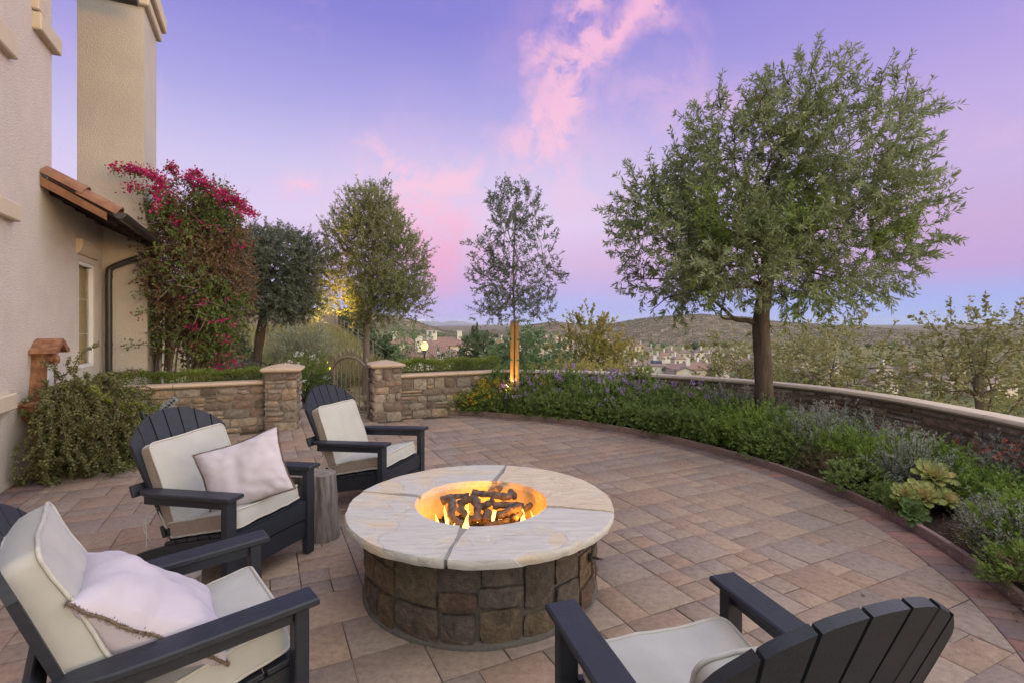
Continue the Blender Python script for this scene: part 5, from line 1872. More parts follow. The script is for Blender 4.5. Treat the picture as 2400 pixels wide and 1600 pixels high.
# ------------------------------------------------------------------ bougainvillea on the chimney corner
def bougainvillea():
    rng = np.random.default_rng(9); pr = random.Random(9)
    Yb = 8.15
    b = Vector((W(385, 0, Yb)[0], Yb, .1))
    root = empty('bougainvillea', tuple(b), 0, 'tall magenta bougainvillea climbing the chimney corner', 'climbing plant')
    bb = np.array(b)
    # woody stems
    mb = MB()
    for i in range(16):
        u0 = pr.uniform(368, 400) + (60 if i > 11 else 0); top = pr.uniform(430, 640)
        u2 = u0 + pr.uniform(-20, 130)
        pts = [Vector((W(u0, 0, Yb)[0], Yb + pr.uniform(-.08, .1), .05))] + [Vector(W(u0 + (u2 - u0) * f + pr.uniform(-18, 18), 880 + (top - 880) * f, Yb + pr.uniform(-.12, .12))) for f in (.12, .3, .5, .75, 1)]
        path = spline([p - b for p in pts], 5); k = len(path)
        r = pr.uniform(.014, .034)
        mb.tube(path, [r * (1 - .8 * j / (k - 1)) for j in range(k)], 7, caps=False)
    link('stems', mb.mesh('stems', 180), M_BARKPALE, root)
    E = [ell(420, 520, 62, 85, Yb), ell(480, 490, 75, 62, Yb, .1), ell(530, 560, 48, 70, Yb, .1), ell(450, 640, 92, 120, Yb), ell(520, 690, 52, 110, Yb, .1), ell(450, 770, 85, 85, Yb, .1), ell(500, 820, 50, 60, Yb), ell(405, 660, 38, 60, Yb, -.1)]
    # bare tangle of twigs
    q, var, tq, P = crown_leaves(E, 2600, 1, .34, (.03, .02), rng, out=.5, up=.2, rnd=.9, shell=3, cull=-1)
    link('twig_tangle', quads('twig_tangle', tq - bb, rng.random(len(tq))), M_BARKPALE, root)
    q, var, tq, P = crown_leaves(E, 6200, 12, .2, (.042, .033), rng, out=.6, up=.1, rnd=.8, shell=1.9, cull=-.62, cf=2.6)
    dry = clump(q[:, 0], 1.6, 2.0) + rng.normal(size=len(q)) * .18 > -.08
    link('green_leaves', quads('green_leaves', q[~dry] - bb, var[~dry]), L_BOUG, root)
    link('dry_leaves', quads('dry_leaves', q[dry] - bb, var[dry]), L_BOUGDRY, root)
    # leafy sprays over the top and along the wall, with bracts
    sprays = [((400, 440), (262, 398), 26), ((410, 450), (300, 400), 24), ((400, 470), (300, 445), 14), ((420, 430), (400, 396), 22), ((430, 440), (470, 410), 26), ((450, 450), (500, 440), 22), ((500, 480), (600, 505), 30), ((520, 480), (575, 480), 22), ((480, 470), (540, 460), 20),
              ((380, 420), (370, 500), 26), ((400, 480), (390, 560), 16), ((370, 690), (310, 700), 8), ((375, 735), (315, 740), 10), ((365, 815), (285, 818), 10), ((360, 640), (330, 650), 8)]
    Lq, Lv, Fq, Fv, tw = [], [], [], [], MB()
    for (a_, c_, n) in sprays:
        p0, p1 = W(*a_, Yb - .1), W(*c_, 7.28 if c_[0] < 375 else Yb - .25)
        if c_[0] < 375: p0 = W(*a_, 7.55)
        path = spline([Vector(p0 - bb), Vector((p0 * .5 + p1 * .5) - bb + np.array([0, 0, .06])), Vector(p1 - bb)], 4)
        tw.tube(path, [.007 - .0006 * i for i in range(len(path))], 5)
        f = rng.random((n * 5, 1)) ** .7
        base = p0 + (p1 - p0) * f + np.array([0, 0, .06]) * np.sin(np.pi * f) + rng.normal(size=(n * 5, 3)) * .035
        Lq.append(leaf_quads(base, rng.normal(size=base.shape) + np.array([0, 0, .2]), .04 * rng.uniform(.7, 1.3, len(base)), .03, rng, .1)); Lv.append(rng.random(len(base)))
        if a_[1] < 600:
            f = rng.random((n * 7, 1)) ** .6
            ctr = p0 + (p1 - p0) * f + np.array([0, 0, .08]) * np.sin(np.pi * f)
            base = ctr + rng.normal(size=ctr.shape) * .038 + np.array([0, -.03, .02])
            Fq.append(leaf_quads(base, rng.normal(size=base.shape), .038 * rng.uniform(.8, 1.2, len(base)), .034, rng, .15)); Fv.append(rng.random(len(base)))
    # clusters of bracts lower in the mass
    for (u_, v_, n) in [(478, 712, 60), (492, 755, 16), (455, 765, 90), (450, 705, 20), (430, 690, 12), (520, 750, 40), (525, 795, 50), (545, 850, 50), (508, 860, 60), (420, 520, 60), (400, 470, 60), (390, 450, 60), (560, 580, 24), (555, 500, 40), (585, 500, 60), (545, 700, 20), (530, 835, 30), (405, 600, 20), (515, 460, 50), (470, 420, 70), (440, 415, 80), (360, 410, 60), (345, 400, 50), (310, 395, 40), (410, 815, 14), (540, 760, 30), (325, 742, 10), (470, 810, 10), (510, 530, 14), (475, 520, 14)]:
        c = W(u_, v_, 7.30 if u_ < 375 else Yb - .42)
        n = max(8, int(n * (.55 if v_ > 560 else 1)))
        base = c + rng.normal(size=(n, 3)) * np.array([.055, .10, .04])
        Fq.append(leaf_quads(base, rng.normal(size=base.shape), .034, .031, rng, .15)); Fv.append(rng.random(n))
    l = link('spray_leaves', quads('spray_leaves', np.concatenate(Lq) - bb, np.concatenate(Lv)), L_BOUG, root)
    tag(link('spray_stems', tw.mesh('spray_stems', 180), M_BARKPALE, root), kind='stuff')
    link('bracts', quads('bracts', np.concatenate(Fq) - bb, np.concatenate(Fv)), L_MAGENTA, root)
    # white support pole
    po = empty('support_pole', tuple(W(378, 0, Yb - .2) * np.array([1, 1, 0]) + np.array([0, 0, .05])), 0, 'thin pale pole standing among the bougainvillea stems', 'pole')
    mb = MB(); mb.tube([(0, 0, 0), (.03, 0, 1.0), (.05, 0, 1.9)], .016, 8); link('shaft', mb.mesh('shaft', 60), M_WHITE, po)
    mb = MB(); mb.tube([(.05, 0, 1.9), (.05, 0, 1.93)], .019, 8); link('end_cap', mb.mesh('end_cap', 60), M_WHITE, po)


bougainvillea()


def hedge(s0, s1, t0, t1, z0, z1, label, seed, n=24000):
    rng = np.random.default_rng(seed)
    c = st((s0 + s1) / 2, (t0 + t1) / 2)
    root = empty('box_hedge', (c.x, c.y, 0), HOUSE_RZ, label, 'hedge', 'clipped box hedges behind the low walls')
    L, D = s1 - s0, t1 - t0
    x = rng.uniform(-L / 2, L / 2, n); y = rng.uniform(-D / 2, D / 2, n); z = rng.uniform(0, 1, n)
    # push most leaves to the clipped shell
    k = rng.random(n)
    top = .018 * np.sin(x * 9) + .012 * np.sin(x * 23 + 1)
    y = np.where(k < .45, -D / 2 + rng.normal(size=n) * .018 + .02 * np.sin(x * 13), y)
    zt = np.where((k > .45), 1 + rng.normal(size=n) * .03, z)
    Z = z0 + (z1 - z0) * np.clip(zt, 0, 1.08) + top
    P = np.stack([x, y, Z], -1)
    D_ = np.stack([rng.normal(size=n) * .8, rng.normal(size=n) * .6 - .4 * (k < .45), rng.normal(size=n) * .5 + .8], -1)
    q = leaf_quads(P, D_, .024 * rng.uniform(.7, 1.4, n), .013, rng, .15)
    var = np.clip(.5 + .3 * clump(P, 4.0, seed) + rng.normal(size=n) * .2, 0, 1)
    link('foliage', quads('foliage', q, var), L_BOX, root)
    mb = MB()
    for i in range(int(L / .12)):
        xx = -L / 2 + .06 + i * .12
        mb.tube([(xx, 0, .0), (xx + rng.normal() * .03, rng.normal() * .03, z1 * .6), (xx + rng.normal() * .05, rng.normal() * .05, z1 * .95)], [.012, .008, .004], 5)
    link('stems', mb.mesh('stems', 180), M_BARK, root)
    mb = MB(); mb.box((0, 0, (z0 + z1) / 2 - .06), (L - .12, D - .14, z1 - z0 - .18), .03)
    link('inner_twigs', mb.mesh('inner_twigs'), M_BARK, root)


hedge(-1.97, -.0, 8.32, 8.56, .2, .80, 'clipped box hedge behind the wall beside the house', 51)
hedge(1.98, 3.82, 8.36, 8.64, .2, .85, 'clipped box hedge behind the wall beside the gate', 52)


# ------------------------------------------------------------------ wall fountain with its overgrown plant
def fountain():
    t0 = 6.86
    o = st(-2.09, t0)
    root = empty('wall_fountain', tuple(o), HOUSE_RZ, 'terracotta wall fountain with arched hood against the house wall', 'fountain')
    # local x = out from the wall, y = along the wall
    out = [(-.17, .62), (-.19, .80), (-.16, .95), (-.13, 1.08), (-.13, 1.20), (.13, 1.20), (.13, 1.08), (.16, .95), (.19, .80), (.17, .62)]
    mb = MB(); mb.add(*prism(out, lambda u, v, w_: (w_, u, v), .004, .11)); link('back_panel', mb.mesh('back_panel', 30), M_TERRA, root)
    # arched hood
    arc = [(-.21, 1.20), (-.20, 1.235), (-.14, 1.26), (-.08, 1.315), (0, 1.345), (.08, 1.315), (.14, 1.26), (.20, 1.235), (.21, 1.20)]
    arci = [(.15, 1.195), (.10, 1.215), (.06, 1.255), (0, 1.28), (-.06, 1.255), (-.10, 1.215), (-.15, 1.195)]
    mb = MB(); mb.add(*prism(arc + arci, lambda u, v, w_: (w_, u, v), .006, .22)); link('hood', mb.mesh('hood', 40), M_TERRA, root)
    mb = MB(); mb.add(*prism([(-.15, 1.20), (-.10, 1.215), (-.06, 1.25), (0, 1.275), (.06, 1.25), (.10, 1.215), (.15, 1.20)], lambda u, v, w_: (w_, u, v), .006, .12)); link('tympanum', mb.mesh('tympanum', 40), M_TERRA, root)
    mb = MB(); mb.add(*prism([(-.06, .74), (-.075, .92), (-.05, 1.08), (.05, 1.08), (.075, .92), (.06, .74)], lambda u, v, w_: (w_, u, v), .108, .122)); link('water_stain', mb.mesh('stain', 30), M_SPRAY, root)
    mb = MB(); mb.tube(spline([(.11, 0, 1.14), (.15, 0, 1.15), (.17, 0, 1.12), (.165, 0, 1.09)], 4), [.05, .047, .045, .042, .04, .036, .032, .028, .026, .024, .022, .02, .018], 10); link('spout', mb.mesh('spout', 60), M_TERRA, root)
    half = lambda r, z, k=18: [(.01 + r * 1.45 * math.sin(R(a)), -r * 1.35 * math.cos(R(a)), z) for a in np.linspace(0, 180, k)]
    mb = MB(); mb.add(*loft([half(.10, .46), half(.16, .50), half(.27, .58), half(.31, .66), half(.315, .70), half(.345, .71), half(.35, .735), half(.34, .75), half(.30, .75), half(.28, .70), half(.2, .64)], closed=True)); link('basin', mb.mesh('basin', 40), M_TERRA, root)
    mb = MB(); mb.add(*loft([half(.19, .0), half(.19, .05), half(.15, .07), half(.11, .14), half(.10, .30), half(.115, .42), half(.14, .455)])); link('pedestal', mb.mesh('pedestal', 40), M_TERRA, root)


fountain()


def elephant_bush():
    rng = np.random.default_rng(77)
    o = np.array(st(-2.09 + .26, 6.78, .76))
    root = empty('elephant_bush', tuple(o), 0, 'sprawling small leaved succulent spilling from the terracotta fountain', 'plant')
    a_ = np.array([-BY, BX, 0]); b_ = np.array([BX, BY, 0])
    Lq, Lv, Yq, Yv = [], [], [], []
    st_mb = MB()
    vcam = np.array([.72, -.70, 0])
    def stem(p, d, L, droop, yellow=False):
        n = int(L / .035); pts = [p.copy()]
        for i in range(n):
            d = unit(d + rng.normal(size=3) * .22 + np.array([0, 0, -droop]))
            q = pts[-1] + d * .035
            q[2] = max(q[2], .02 + rng.uniform(0, .03))
            if (q @ b_) < -2.03: q = q + b_ * (-2.03 - (q @ b_))
            pts.append(q)
        pts = np.array(pts)
        st_mb.tube([Vector(x - o) for x in pts[::2]], [.0085 * (1 - .7 * i / max(1, len(pts[::2]) - 1)) for i in range(len(pts[::2]))], 4, caps=False)
        k = len(pts) * 9
        base = pts[rng.integers(1 if len(pts) < 6 else 3, len(pts), k)] + rng.normal(size=(k, 3)) * .010
        qd = leaf_quads(base, rng.normal(size=(k, 3)), .023 * rng.uniform(.7, 1.3, k), .019, rng, .2)
        (Yq if yellow else Lq).append(qd); (Yv if yellow else Lv).append(np.clip(rng.normal(.5, .25, k), 0, 1))
        return pts
    for i in range(170):
        th = rng.uniform(0, 2 * math.pi)
        p = o + a_ * rng.uniform(-.36, .36) + b_ * rng.uniform(-.12, .26) + np.array([0, 0, rng.uniform(-.04, .04)])
        d = a_ * math.sin(th) * 1.1 + b_ * (abs(math.cos(th)) * .9 - .1) + np.array([0, 0, rng.uniform(.1, 1.1)])
        stem(p, unit(d), .14 + .55 * rng.random() ** 2, .13)
    for i in range(115):                      # trailing over the rim to the ground
        th = rng.uniform(-1.4, 1.4)
        p = o + a_ * math.sin(th) * .40 + b_ * math.cos(th) * .30
        d = a_ * math.sin(th) + b_ * math.cos(th) * .9 + np.array([0, 0, rng.uniform(-.1, .5)])
        stem(p, unit(d), rng.uniform(.5, 1.0), .19, rng.random() < .1)
    g = o * np.array([1, 1, 0]) + b_ * .10
    for i in range(130):                     # low growth round the pedestal
        th = rng.uniform(-1.75, 1.75)
        p = g + a_ * math.sin(th) * .22 + b_ * math.cos(th) * .18 + np.array([0, 0, rng.uniform(.02, .35)])
        d = a_ * math.sin(th) * 1.1 + b_ * math.cos(th) + np.array([0, 0, rng.uniform(.0, .8)])
        stem(p, unit(d), rng.uniform(.3, .8), .09, (i % 2 == 0) and math.sin(th) > -.1)
    for s_ in (-1,):
        for k in range(34):
            stem(o * np.array([1, 1, 0]) + np.array([0, 0, rng.uniform(.08, .95)]) - a_ * rng.uniform(.1, .3), unit(-a_ + b_ * rng.uniform(-.1, .5) + np.array([0, 0, rng.uniform(-.1, .4)])), rng.uniform(.25, .75), .07)
    link('stems', st_mb.mesh('stems', 180), M_BARK, root)
    link('foliage', quads('foliage', np.concatenate(Lq) - o, np.concatenate(Lv)), L_ELEPH, root)
    link('new_growth', quads('new_growth', np.concatenate(Yq) - o, np.concatenate(Yv)), L_ELEPHY, root)


elephant_bush()


def ornament():
    root = empty('glass_ornament', (-4.22, 5.75, 0), R(20), 'garden sculpture of clear glass plates along a curved dark metal spine', 'sculpture')
    gm = bpy.data.materials.new('clear_glass'); gm.use_nodes = True
    g = gm.node_tree.nodes['Principled BSDF']; g.inputs['Base Color'].default_value = (.75, .85, .86, 1); g.inputs['Roughness'].default_value = .08
    g.inputs['Transmission Weight'].default_value = .8; g.inputs['IOR'].default_value = 1.45
    sp = spline([(-.30, 0, .30), (-.15, 0, .42), (.05, 0, .46), (.25, 0, .52), (.38, 0, .64)], 5)
    mb = MB(); mb.tube(sp, .010, 8); link('spine', mb.mesh('spine', 60), M_BLACKIRON, root)
    for i in range(2, len(sp), 1):
        p = sp[i]; r = .05 + .035 * math.sin(i * .17)
        t_ = (sp[min(i + 1, len(sp) - 1)] - sp[i - 1]).normalized()
        mb = MB(); mb.tube([p - t_ * .004, p + t_ * .004], r, 14); link('glass_plate', mb.mesh('glass_plate', 40), gm, root)
    for x in (-.2, .2):
        mb = MB(); z = .40 if x < 0 else .50
        mb.tube(spline([(x, 0, z), (x + .04, 0, .25), (x - .02, 0, .12), (x + .08, .06, .01)], 5), .009, 8); mb.tube(spline([(x, 0, .2), (x - .03, -.04, .1), (x - .06, -.08, .01)], 4), .009, 8)
        link('leg', mb.mesh('leg', 60), M_BLACKIRON, root)
    mb = MB(); mb.add(*loft([[(.0 + r * math.cos(a), .0 + r * math.sin(a), z) for a in np.linspace(0, 6.283, 14, endpoint=False)] for r, z in ((.07, .012), (.085, .03), (.085, .2), (.06, .24), (.05, .27))]))
    link('glass_jar', mb.mesh('glass_jar', 50), gm, root)


ornament()


def iron_chair(x, y, rz, label):
    root = empty('iron_chair', (x, y, .08), rz, label, 'chair', 'black iron chairs behind the hedge')
    mb = MB(); mb.tube(spline([(-.25, -.24, .42), (-.25, .24, .42), (.25, .24, .42), (.25, -.24, .42), (-.25, -.24, .42)], 4), .012, 6); link('seat_frame', mb.mesh('seat_frame', 180), M_BLACKIRON, root)
    mb = MB()
    for k in range(7): mb.tube([(-.24 + .08 * k, -.24, .42), (-.24 + .08 * k, .24, .42)], .006, 5)
    link('seat_mesh', mb.mesh('seat_mesh', 180), M_BLACKIRON, root)
    for sx in (-1, 1):
        mb = MB(); mb.tube(spline([(sx * .27, -.26, 0), (sx * .27, -.24, .3), (sx * .29, -.20, .56), (sx * .29, .0, .66), (sx * .28, .2, .62), (sx * .26, .26, .42), (sx * .26, .24, .0)], 5), .013, 8)
        link('arm_and_legs', mb.mesh('arm', 180), M_BLACKIRON, root)
    mb = MB(); mb.tube(spline([(-.24, .24, .42), (-.25, .30, .62), (-.12, .33, .70), (0, .34, .72), (.12, .33, .70), (.25, .30, .62), (.24, .24, .42)], 5), .013, 8)
    for k in range(5): mb.tube([(-.16 + .08 * k, .245, .42), (-.16 + .08 * k, .335, .70)], .006, 5)
    link('backrest', mb.mesh('backrest', 180), M_BLACKIRON, root)


iron_chair(W(535, 0, 9.3)[0], 9.3, R(150), 'black iron garden chair half hidden by the bougainvillea')
iron_chair(W(600, 0, 9.55)[0], 9.55, R(40), 'black iron garden chair beside the leaning tree trunk')

# ------------------------------------------------------------------ planting in the curved bed
def plant_variant(h, r, ntw, nl, ltw, leaf, seed, fl=None, **kw):
    rng = np.random.default_rng(seed)
    q, var, tq, P = crown_leaves([(0, 0, h * .38, r * .8, r * .8, h * .5)], ntw, nl, ltw, leaf, rng, **kw)
    q[..., 2] = np.maximum(q[..., 2], .0)
    F = None
    if fl:
        n, k, size, spread = fl
        d = unit(rng.normal(size=(n, 3)) + np.array([0, -.3, .9]))
        d[:, 2] = np.abs(d[:, 2])
        c = np.array([0, 0, h * .42]) + d * np.array([r * .98, r * .98, h * .62])
        base = np.repeat(c, k, 0) + rng.normal(size=(n * k, 3)) * spread
        F = (leaf_quads(base, np.repeat(d, k, 0) + rng.normal(size=(n * k, 3)) * .9, size, size * .9, rng), rng.random(n * k))
    return (quads('foliage', q, var), quads('stems', tq), None if F is None else quads('flowers', F[0], F[1]))


KINDS = {}
for nm, lm_, n_v, pars, fm_, fl in (
        ('fine', L_MID, 3, dict(h=.36, r=.28, ntw=210, nl=15, ltw=.09, leaf=(.030, .015), up=.5), None, None),
        ('bright', L_BRIGHT, 3, dict(h=.36, r=.28, ntw=170, nl=16, ltw=.12, leaf=(.042, .013), up=.9, rnd=.35), None, None),
        ('lant_y', L_MID, 2, dict(h=.38, r=.32, ntw=210, nl=14, ltw=.09, leaf=(.034, .019), up=.4), L_YFLOWER, (34, 10, .018, .013)),
        ('lant_p', L_MID, 3, dict(h=.42, r=.32, ntw=210, nl=14, ltw=.09, leaf=(.032, .018), up=.4), L_PURPLE, (24, 12, .016, .012)),
        ('silver', L_GREY, 3, dict(h=.40, r=.26, ntw=150, nl=24, ltw=.17, leaf=(.026, .008), up=1.1, rnd=.35), None, None),
        ('dry', L_BROWNSTEM, 2, dict(h=.26, r=.25, ntw=110, nl=10, ltw=.13, leaf=(.030, .005), up=.7, rnd=.5), None, None),
        ('shrub', L_MID, 2, dict(h=.48, r=.34, ntw=200, nl=13, ltw=.12, leaf=(.036, .018), up=.5, cull=-.6, cf=5), None, None),
        ('redf', L_GREY, 2, dict(h=.46, r=.26, ntw=140, nl=16, ltw=.18, leaf=(.028, .008), up=1.2, rnd=.4), L_RED, (9, 8, .018, .016))):
    KINDS[nm] = (lm_, fm_, [plant_variant(seed=100 + 10 * i + hash(nm) % 1 + len(KINDS) * 40, fl=fl, **pars) for i in range(n_v)])
PL = {'fine': ('groundcover_plant', 'dark green small leaved groundcover mound', 'plant', 'small leaved groundcover mounds'),
      'bright': ('groundcover_plant', 'bright green needle leaved groundcover mound', 'plant', 'bright green groundcover mounds'),
      'lant_y': ('lantana_shrub', 'green lantana dotted with yellow flowers', 'shrub', 'yellow lantanas'),
      'lant_p': ('lantana_shrub', 'green lantana dotted with purple flowers', 'shrub', 'purple lantanas'),
      'silver': ('silver_shrub', 'upright silver grey shrub', 'shrub', 'silver shrubs'),
      'dry': ('dry_perennial', 'brownish half dry perennial clump', 'plant', 'half dry perennials'),
      'shrub': ('leafy_shrub', 'taller leafy green shrub', 'shrub', 'leafy shrubs along the curved wall'),
      'redf': ('flowering_shrub', 'wispy grey shrub with red flower tips', 'shrub', 'wispy red flowered shrubs')}
_KA = offset_path(KERB, .03); _KAL = path_len(_KA); _WBL = path_len(WALLP)


def bedpt(qf, f):
    pa, _ = path_at(_KA, _KAL, _KAL[-1] * qf); pb, _ = path_at(WALLP, _WBL, _WBL[-1] * qf)
    return pa.lerp(pb, f)


_prng = random.Random(31)


def put_plant(kind, x, y, sc=1.0, hz=1.0, where=''):
    lm_, fm_, vs = KINDS[kind]
    fo, stm, fl = vs[_prng.randrange(len(vs))]
    nm, lab, cat, grp = PL[kind]
    o = empty(nm, (x, y, .05), _prng.uniform(0, 6.28), lab + where, cat, grp)
    o.scale = (sc, sc, sc * hz)
    tag(link('foliage', fo, lm_, o), kind='stuff'); tag(link('stems', stm, M_BARK, o), kind='stuff')
    if fl is not None: tag(link('flowers', fl, fm_, o), kind='stuff')
    return o


def plant_bed():
    n = 40
    for i in range(n):
        qf = (i + .5) / n * .80
        for j, f in enumerate((.13, .36, .60, .84)):
            q2 = min(.80, max(.0, qf + _prng.uniform(-.008, .008))); f2 = f + _prng.uniform(-.05, .05)
            p = bedpt(q2, f2)
            k = _prng.random()
            if q2 < .07: kind = 'lant_y' if j < 2 else 'shrub'
            elif q2 < .12: kind = ('fine' if j == 0 else 'lant_y' if k < .4 else 'lant_p') if j < 3 else 'shrub'
            elif q2 < .30: kind = ('fine', 'lant_p' if k < .4 else 'fine', 'lant_p', 'lant_p' if k < .5 else 'shrub')[j]
            elif q2 < .38: kind = ('fine', 'fine', 'bright' if k < .5 else 'lant_p', 'shrub')[j]
            elif q2 < .50: kind = ('fine' if k < .7 else 'bright', 'bright', 'bright' if k < .7 else 'silver', 'redf' if k < .6 else 'silver')[j]
            elif q2 < .62: kind = ('fine' if k < .5 else 'dry', 'bright' if k < .7 else 'silver', 'bright' if k < .6 else 'silver', 'redf' if k < .4 else 'bright')[j]
            else: kind = ('silver' if k < .4 else 'dry' if k < .7 else 'bright', 'silver' if k < .5 else 'bright', 'bright' if k < .6 else 'dry', 'redf' if k < .45 else 'bright')[j]
            # keep clear of the rosettes
            if math.hypot(p.x - 3.10, p.y - 3.76) < .42: continue
            if math.hypot(p.x + .10, p.y - 8.10) < .20: continue
            if math.hypot(p.x - 3.25, p.y - 6.6) < .16: continue
            h = ((1.0, 1.3, 1.5, 1.45)[j] if q2 < .30 else (1.0, 1.25, 1.3, 1.05)[j]) if q2 < .48 else (.9, 1.08, 1.0, .85)[j]
            zone = ' beside the staked tree' if q2 < .13 else ' before the yellowing tree' if q2 < .27 else ' before the gabled house' if q2 < .38 else ' below the large olive' if q2 < .50 else ' between olive and golden rosettes' if q2 < .60 else ' past the golden rosettes'
            put_plant(kind, p.x, p.y, _prng.uniform(.85, 1.1), h * _prng.uniform(.85, 1.15), (', by the kerb', ', mid bed', ', mid bed', ', by the wall')[j] + zone)


plant_bed()
for i_, (x_, y_, k_) in enumerate([(3.30, 4.05, 'silver'), (3.42, 3.82, 'bright'), (3.36, 3.60, 'silver'), (3.20, 3.50, 'silver'), (3.06, 3.46, 'dry'), (2.99, 3.92, 'fine'), (3.02, 4.10, 'fine'), (3.24, 3.44, 'fine'), (3.46, 3.98, 'bright')]):
    put_plant(k_, x_, y_, .52, 1.0, ', small, close beside the golden rosettes')


def rosette(x, y, z, r, m, label, tilt=(0, 0), seed=1):
    rng = np.random.default_rng(seed)
    root = empty('aeonium_rosette', (x, y, z), 0, label, 'succulent', 'rosette succulents in the flower bed')
    root.rotation_euler = (tilt[0], tilt[1], 0)
    n = 34
    for k in range(n):
        f = (k + .5) / n
        a = k * 2.39996
        rr = r * (.10 + .90 * f ** .8); el_ = R(78 - 66 * f ** .9)
        L = rr; wd = r * (.16 + .26 * f)
        # spoon-shaped thick leaf: 3 x 4 grid, both faces
        pts = []
        for i, (l, ww) in enumerate(((.08, .22), (.4, .62), (.72, 1.0), (.92, .78), (1.0, .12))):
            for s_ in (-1, 0, 1):
                d = l * L
                px, pz = d * math.cos(el_) , d * math.sin(el_) * (1 - .25 * l) + .004
                cup = -.012 * r / .1 * (1 if s_ == 0 else -1) * .6
                pts.append((px, s_ * wd * .5 * ww, pz + cup))
        c, s_ = math.cos(a), math.sin(a)
        P = [(x_ * c - y_ * s_, x_ * s_ + y_ * c, z_) for x_, y_, z_ in pts]
        fs = [(i * 3 + j, i * 3 + j + 1, (i + 1) * 3 + j + 1, (i + 1) * 3 + j) for i in range(4) for j in range(2)]
        mb = MB(); mb.add(P, fs, var=float(np.clip(.15 + .65 * (1 - f) + rng.normal() * .12, .01, 1)))
        link('leaf', mb.mesh('leaf', 180, recalc=False), m, root)
    mb = MB(); mb.tube([(0, 0, -.12), (0, 0, .01)], [.014, .012], 8); link('stem', mb.mesh('stem', 180), M_BARK, root)


for i, (u_, v_, Y, r, m, lab, tl) in enumerate([
        (2185, 1118, 4.02, .185, L_AEON, 'largest golden aeonium rosette standing above its cluster', (R(28), R(-6))),
        (2262, 1150, 3.98, .135, L_AEON, 'golden aeonium rosette tipped away from the largest rosette', (R(40), R(30))),
        (2160, 1165, 3.86, .165, L_AEON, 'golden aeonium rosette in front of the largest rosette', (R(30), R(-15))),
        (2215, 1172, 3.84, .14, L_AEON, 'golden aeonium rosette nestled in the middle of the cluster', (R(34), R(12))),
        (2138, 1200, 3.74, .125, L_AEONG, 'greener aeonium rosette at the kerb edge of the cluster', (R(55), R(-25))),
        (2120, 1160, 3.88, .115, L_AEON, 'small golden aeonium rosette at the side of the cluster', (R(30), R(-30))),
        (1790, 1042, 5.72, .13, L_AEONG, 'flat green rosette behind the kerb below the large tree', (R(45), 0)),
        (1888, 1068, 5.28, .12, L_AEONG, 'green rosette tipped over the kerb among bright groundcover', (R(48), R(8))),
        (1545, 985, 6.95, .10, L_AEONG, 'pale green rosette among the purple lantanas', (R(50), 0))]):
    p = W(u_, v_, Y)
    rosette(p[0], p[1], p[2], r, m, lab, tl, 200 + i)


def grass_tuft(x, y, n, L, label, name='grass_tuft', m=None, z=.05, spread=.5, seed=3):
    rng = np.random.default_rng(seed)
    root = empty(name, (x, y, z), 0, label, 'grass')
    m = m or L_PALEGRASS
    a = rng.uniform(0, 6.283, n); tl = rng.uniform(.1, spread, n)
    Q = []
    for i in range(n):
        d = np.array([math.cos(a[i]) * tl[i], math.sin(a[i]) * tl[i], 1.0]); d /= np.linalg.norm(d)
        p = np.array([rng.normal() * .03, rng.normal() * .03, 0]); s_ = np.array([-math.sin(a[i]), math.cos(a[i]), 0]) * .004
        l = L * rng.uniform(.6, 1.1)
        prev = p; w0 = s_
        for k in range(4):
            nx = prev + d * l / 4; w1 = s_ * (1 - (k + 1) / 4.4)
            Q.append([prev - w0, prev + w0, nx + w1, nx - w1]); prev = nx; w0 = w1
            d = d + np.array([math.cos(a[i]), math.sin(a[i]), -.6]) * .16; d /= np.linalg.norm(d)
    q = np.array(Q)
    link('blades', quads('blades', q, rng.random(len(q))), m, root)
    mb = MB(); mb.tube([(0, 0, -.03), (0, 0, .03)], .05, 8); link('crown', mb.mesh('crown', 180), M_BARK, root)


p = bedpt(.405, .66); grass_tuft(p.x, p.y, 60, .62, 'pale arching grass tuft between the lantanas and the large tree', seed=4)
p = bedpt(.47, .95); grass_tuft(p.x, p.y, 110, .55, 'golden upright grass tuft behind the large tree trunk', m=L_GRASS, seed=5, spread=.3)

# fallen leaves and debris on the paving -------------------------------------------------------
def litter():
    rng = np.random.default_rng(15)
    n = 260
    X = rng.uniform(-3, 2.9, n); Y_ = rng.uniform(1.6, 8, n)
    # most of it has blown to the kerb
    for i in range(150):
        p, t_ = path_at(KERB, path_len(KERB), rng.uniform(.5, 9.0)); o = abs(rng.normal()) * .07 + .02
        X[i], Y_[i] = p.x + t_.y * o, p.y - t_.x * o
    keep = (np.hypot(X - PIT.x, Y_ - PIT.y) > .85)
    P = np.stack([X, Y_, np.full(n, .006)], -1)[keep]
    D = np.stack([rng.normal(size=len(P)), rng.normal(size=len(P)), np.abs(rng.normal(size=len(P))) * .25], -1)
    q = leaf_quads(P, D, rng.uniform(.012, .03, len(P)), rng.uniform(.006, .014, len(P)), rng, .2)
    q[..., 2] = np.clip(q[..., 2], .004, .02)
    o = link('fallen_leaves', quads('fallen_leaves', q, rng.random(len(P))), L_BOUGDRY)
    tag(o, 'scattered dry leaves and petals on the paving', 'leaf litter', kind='stuff')


litter()

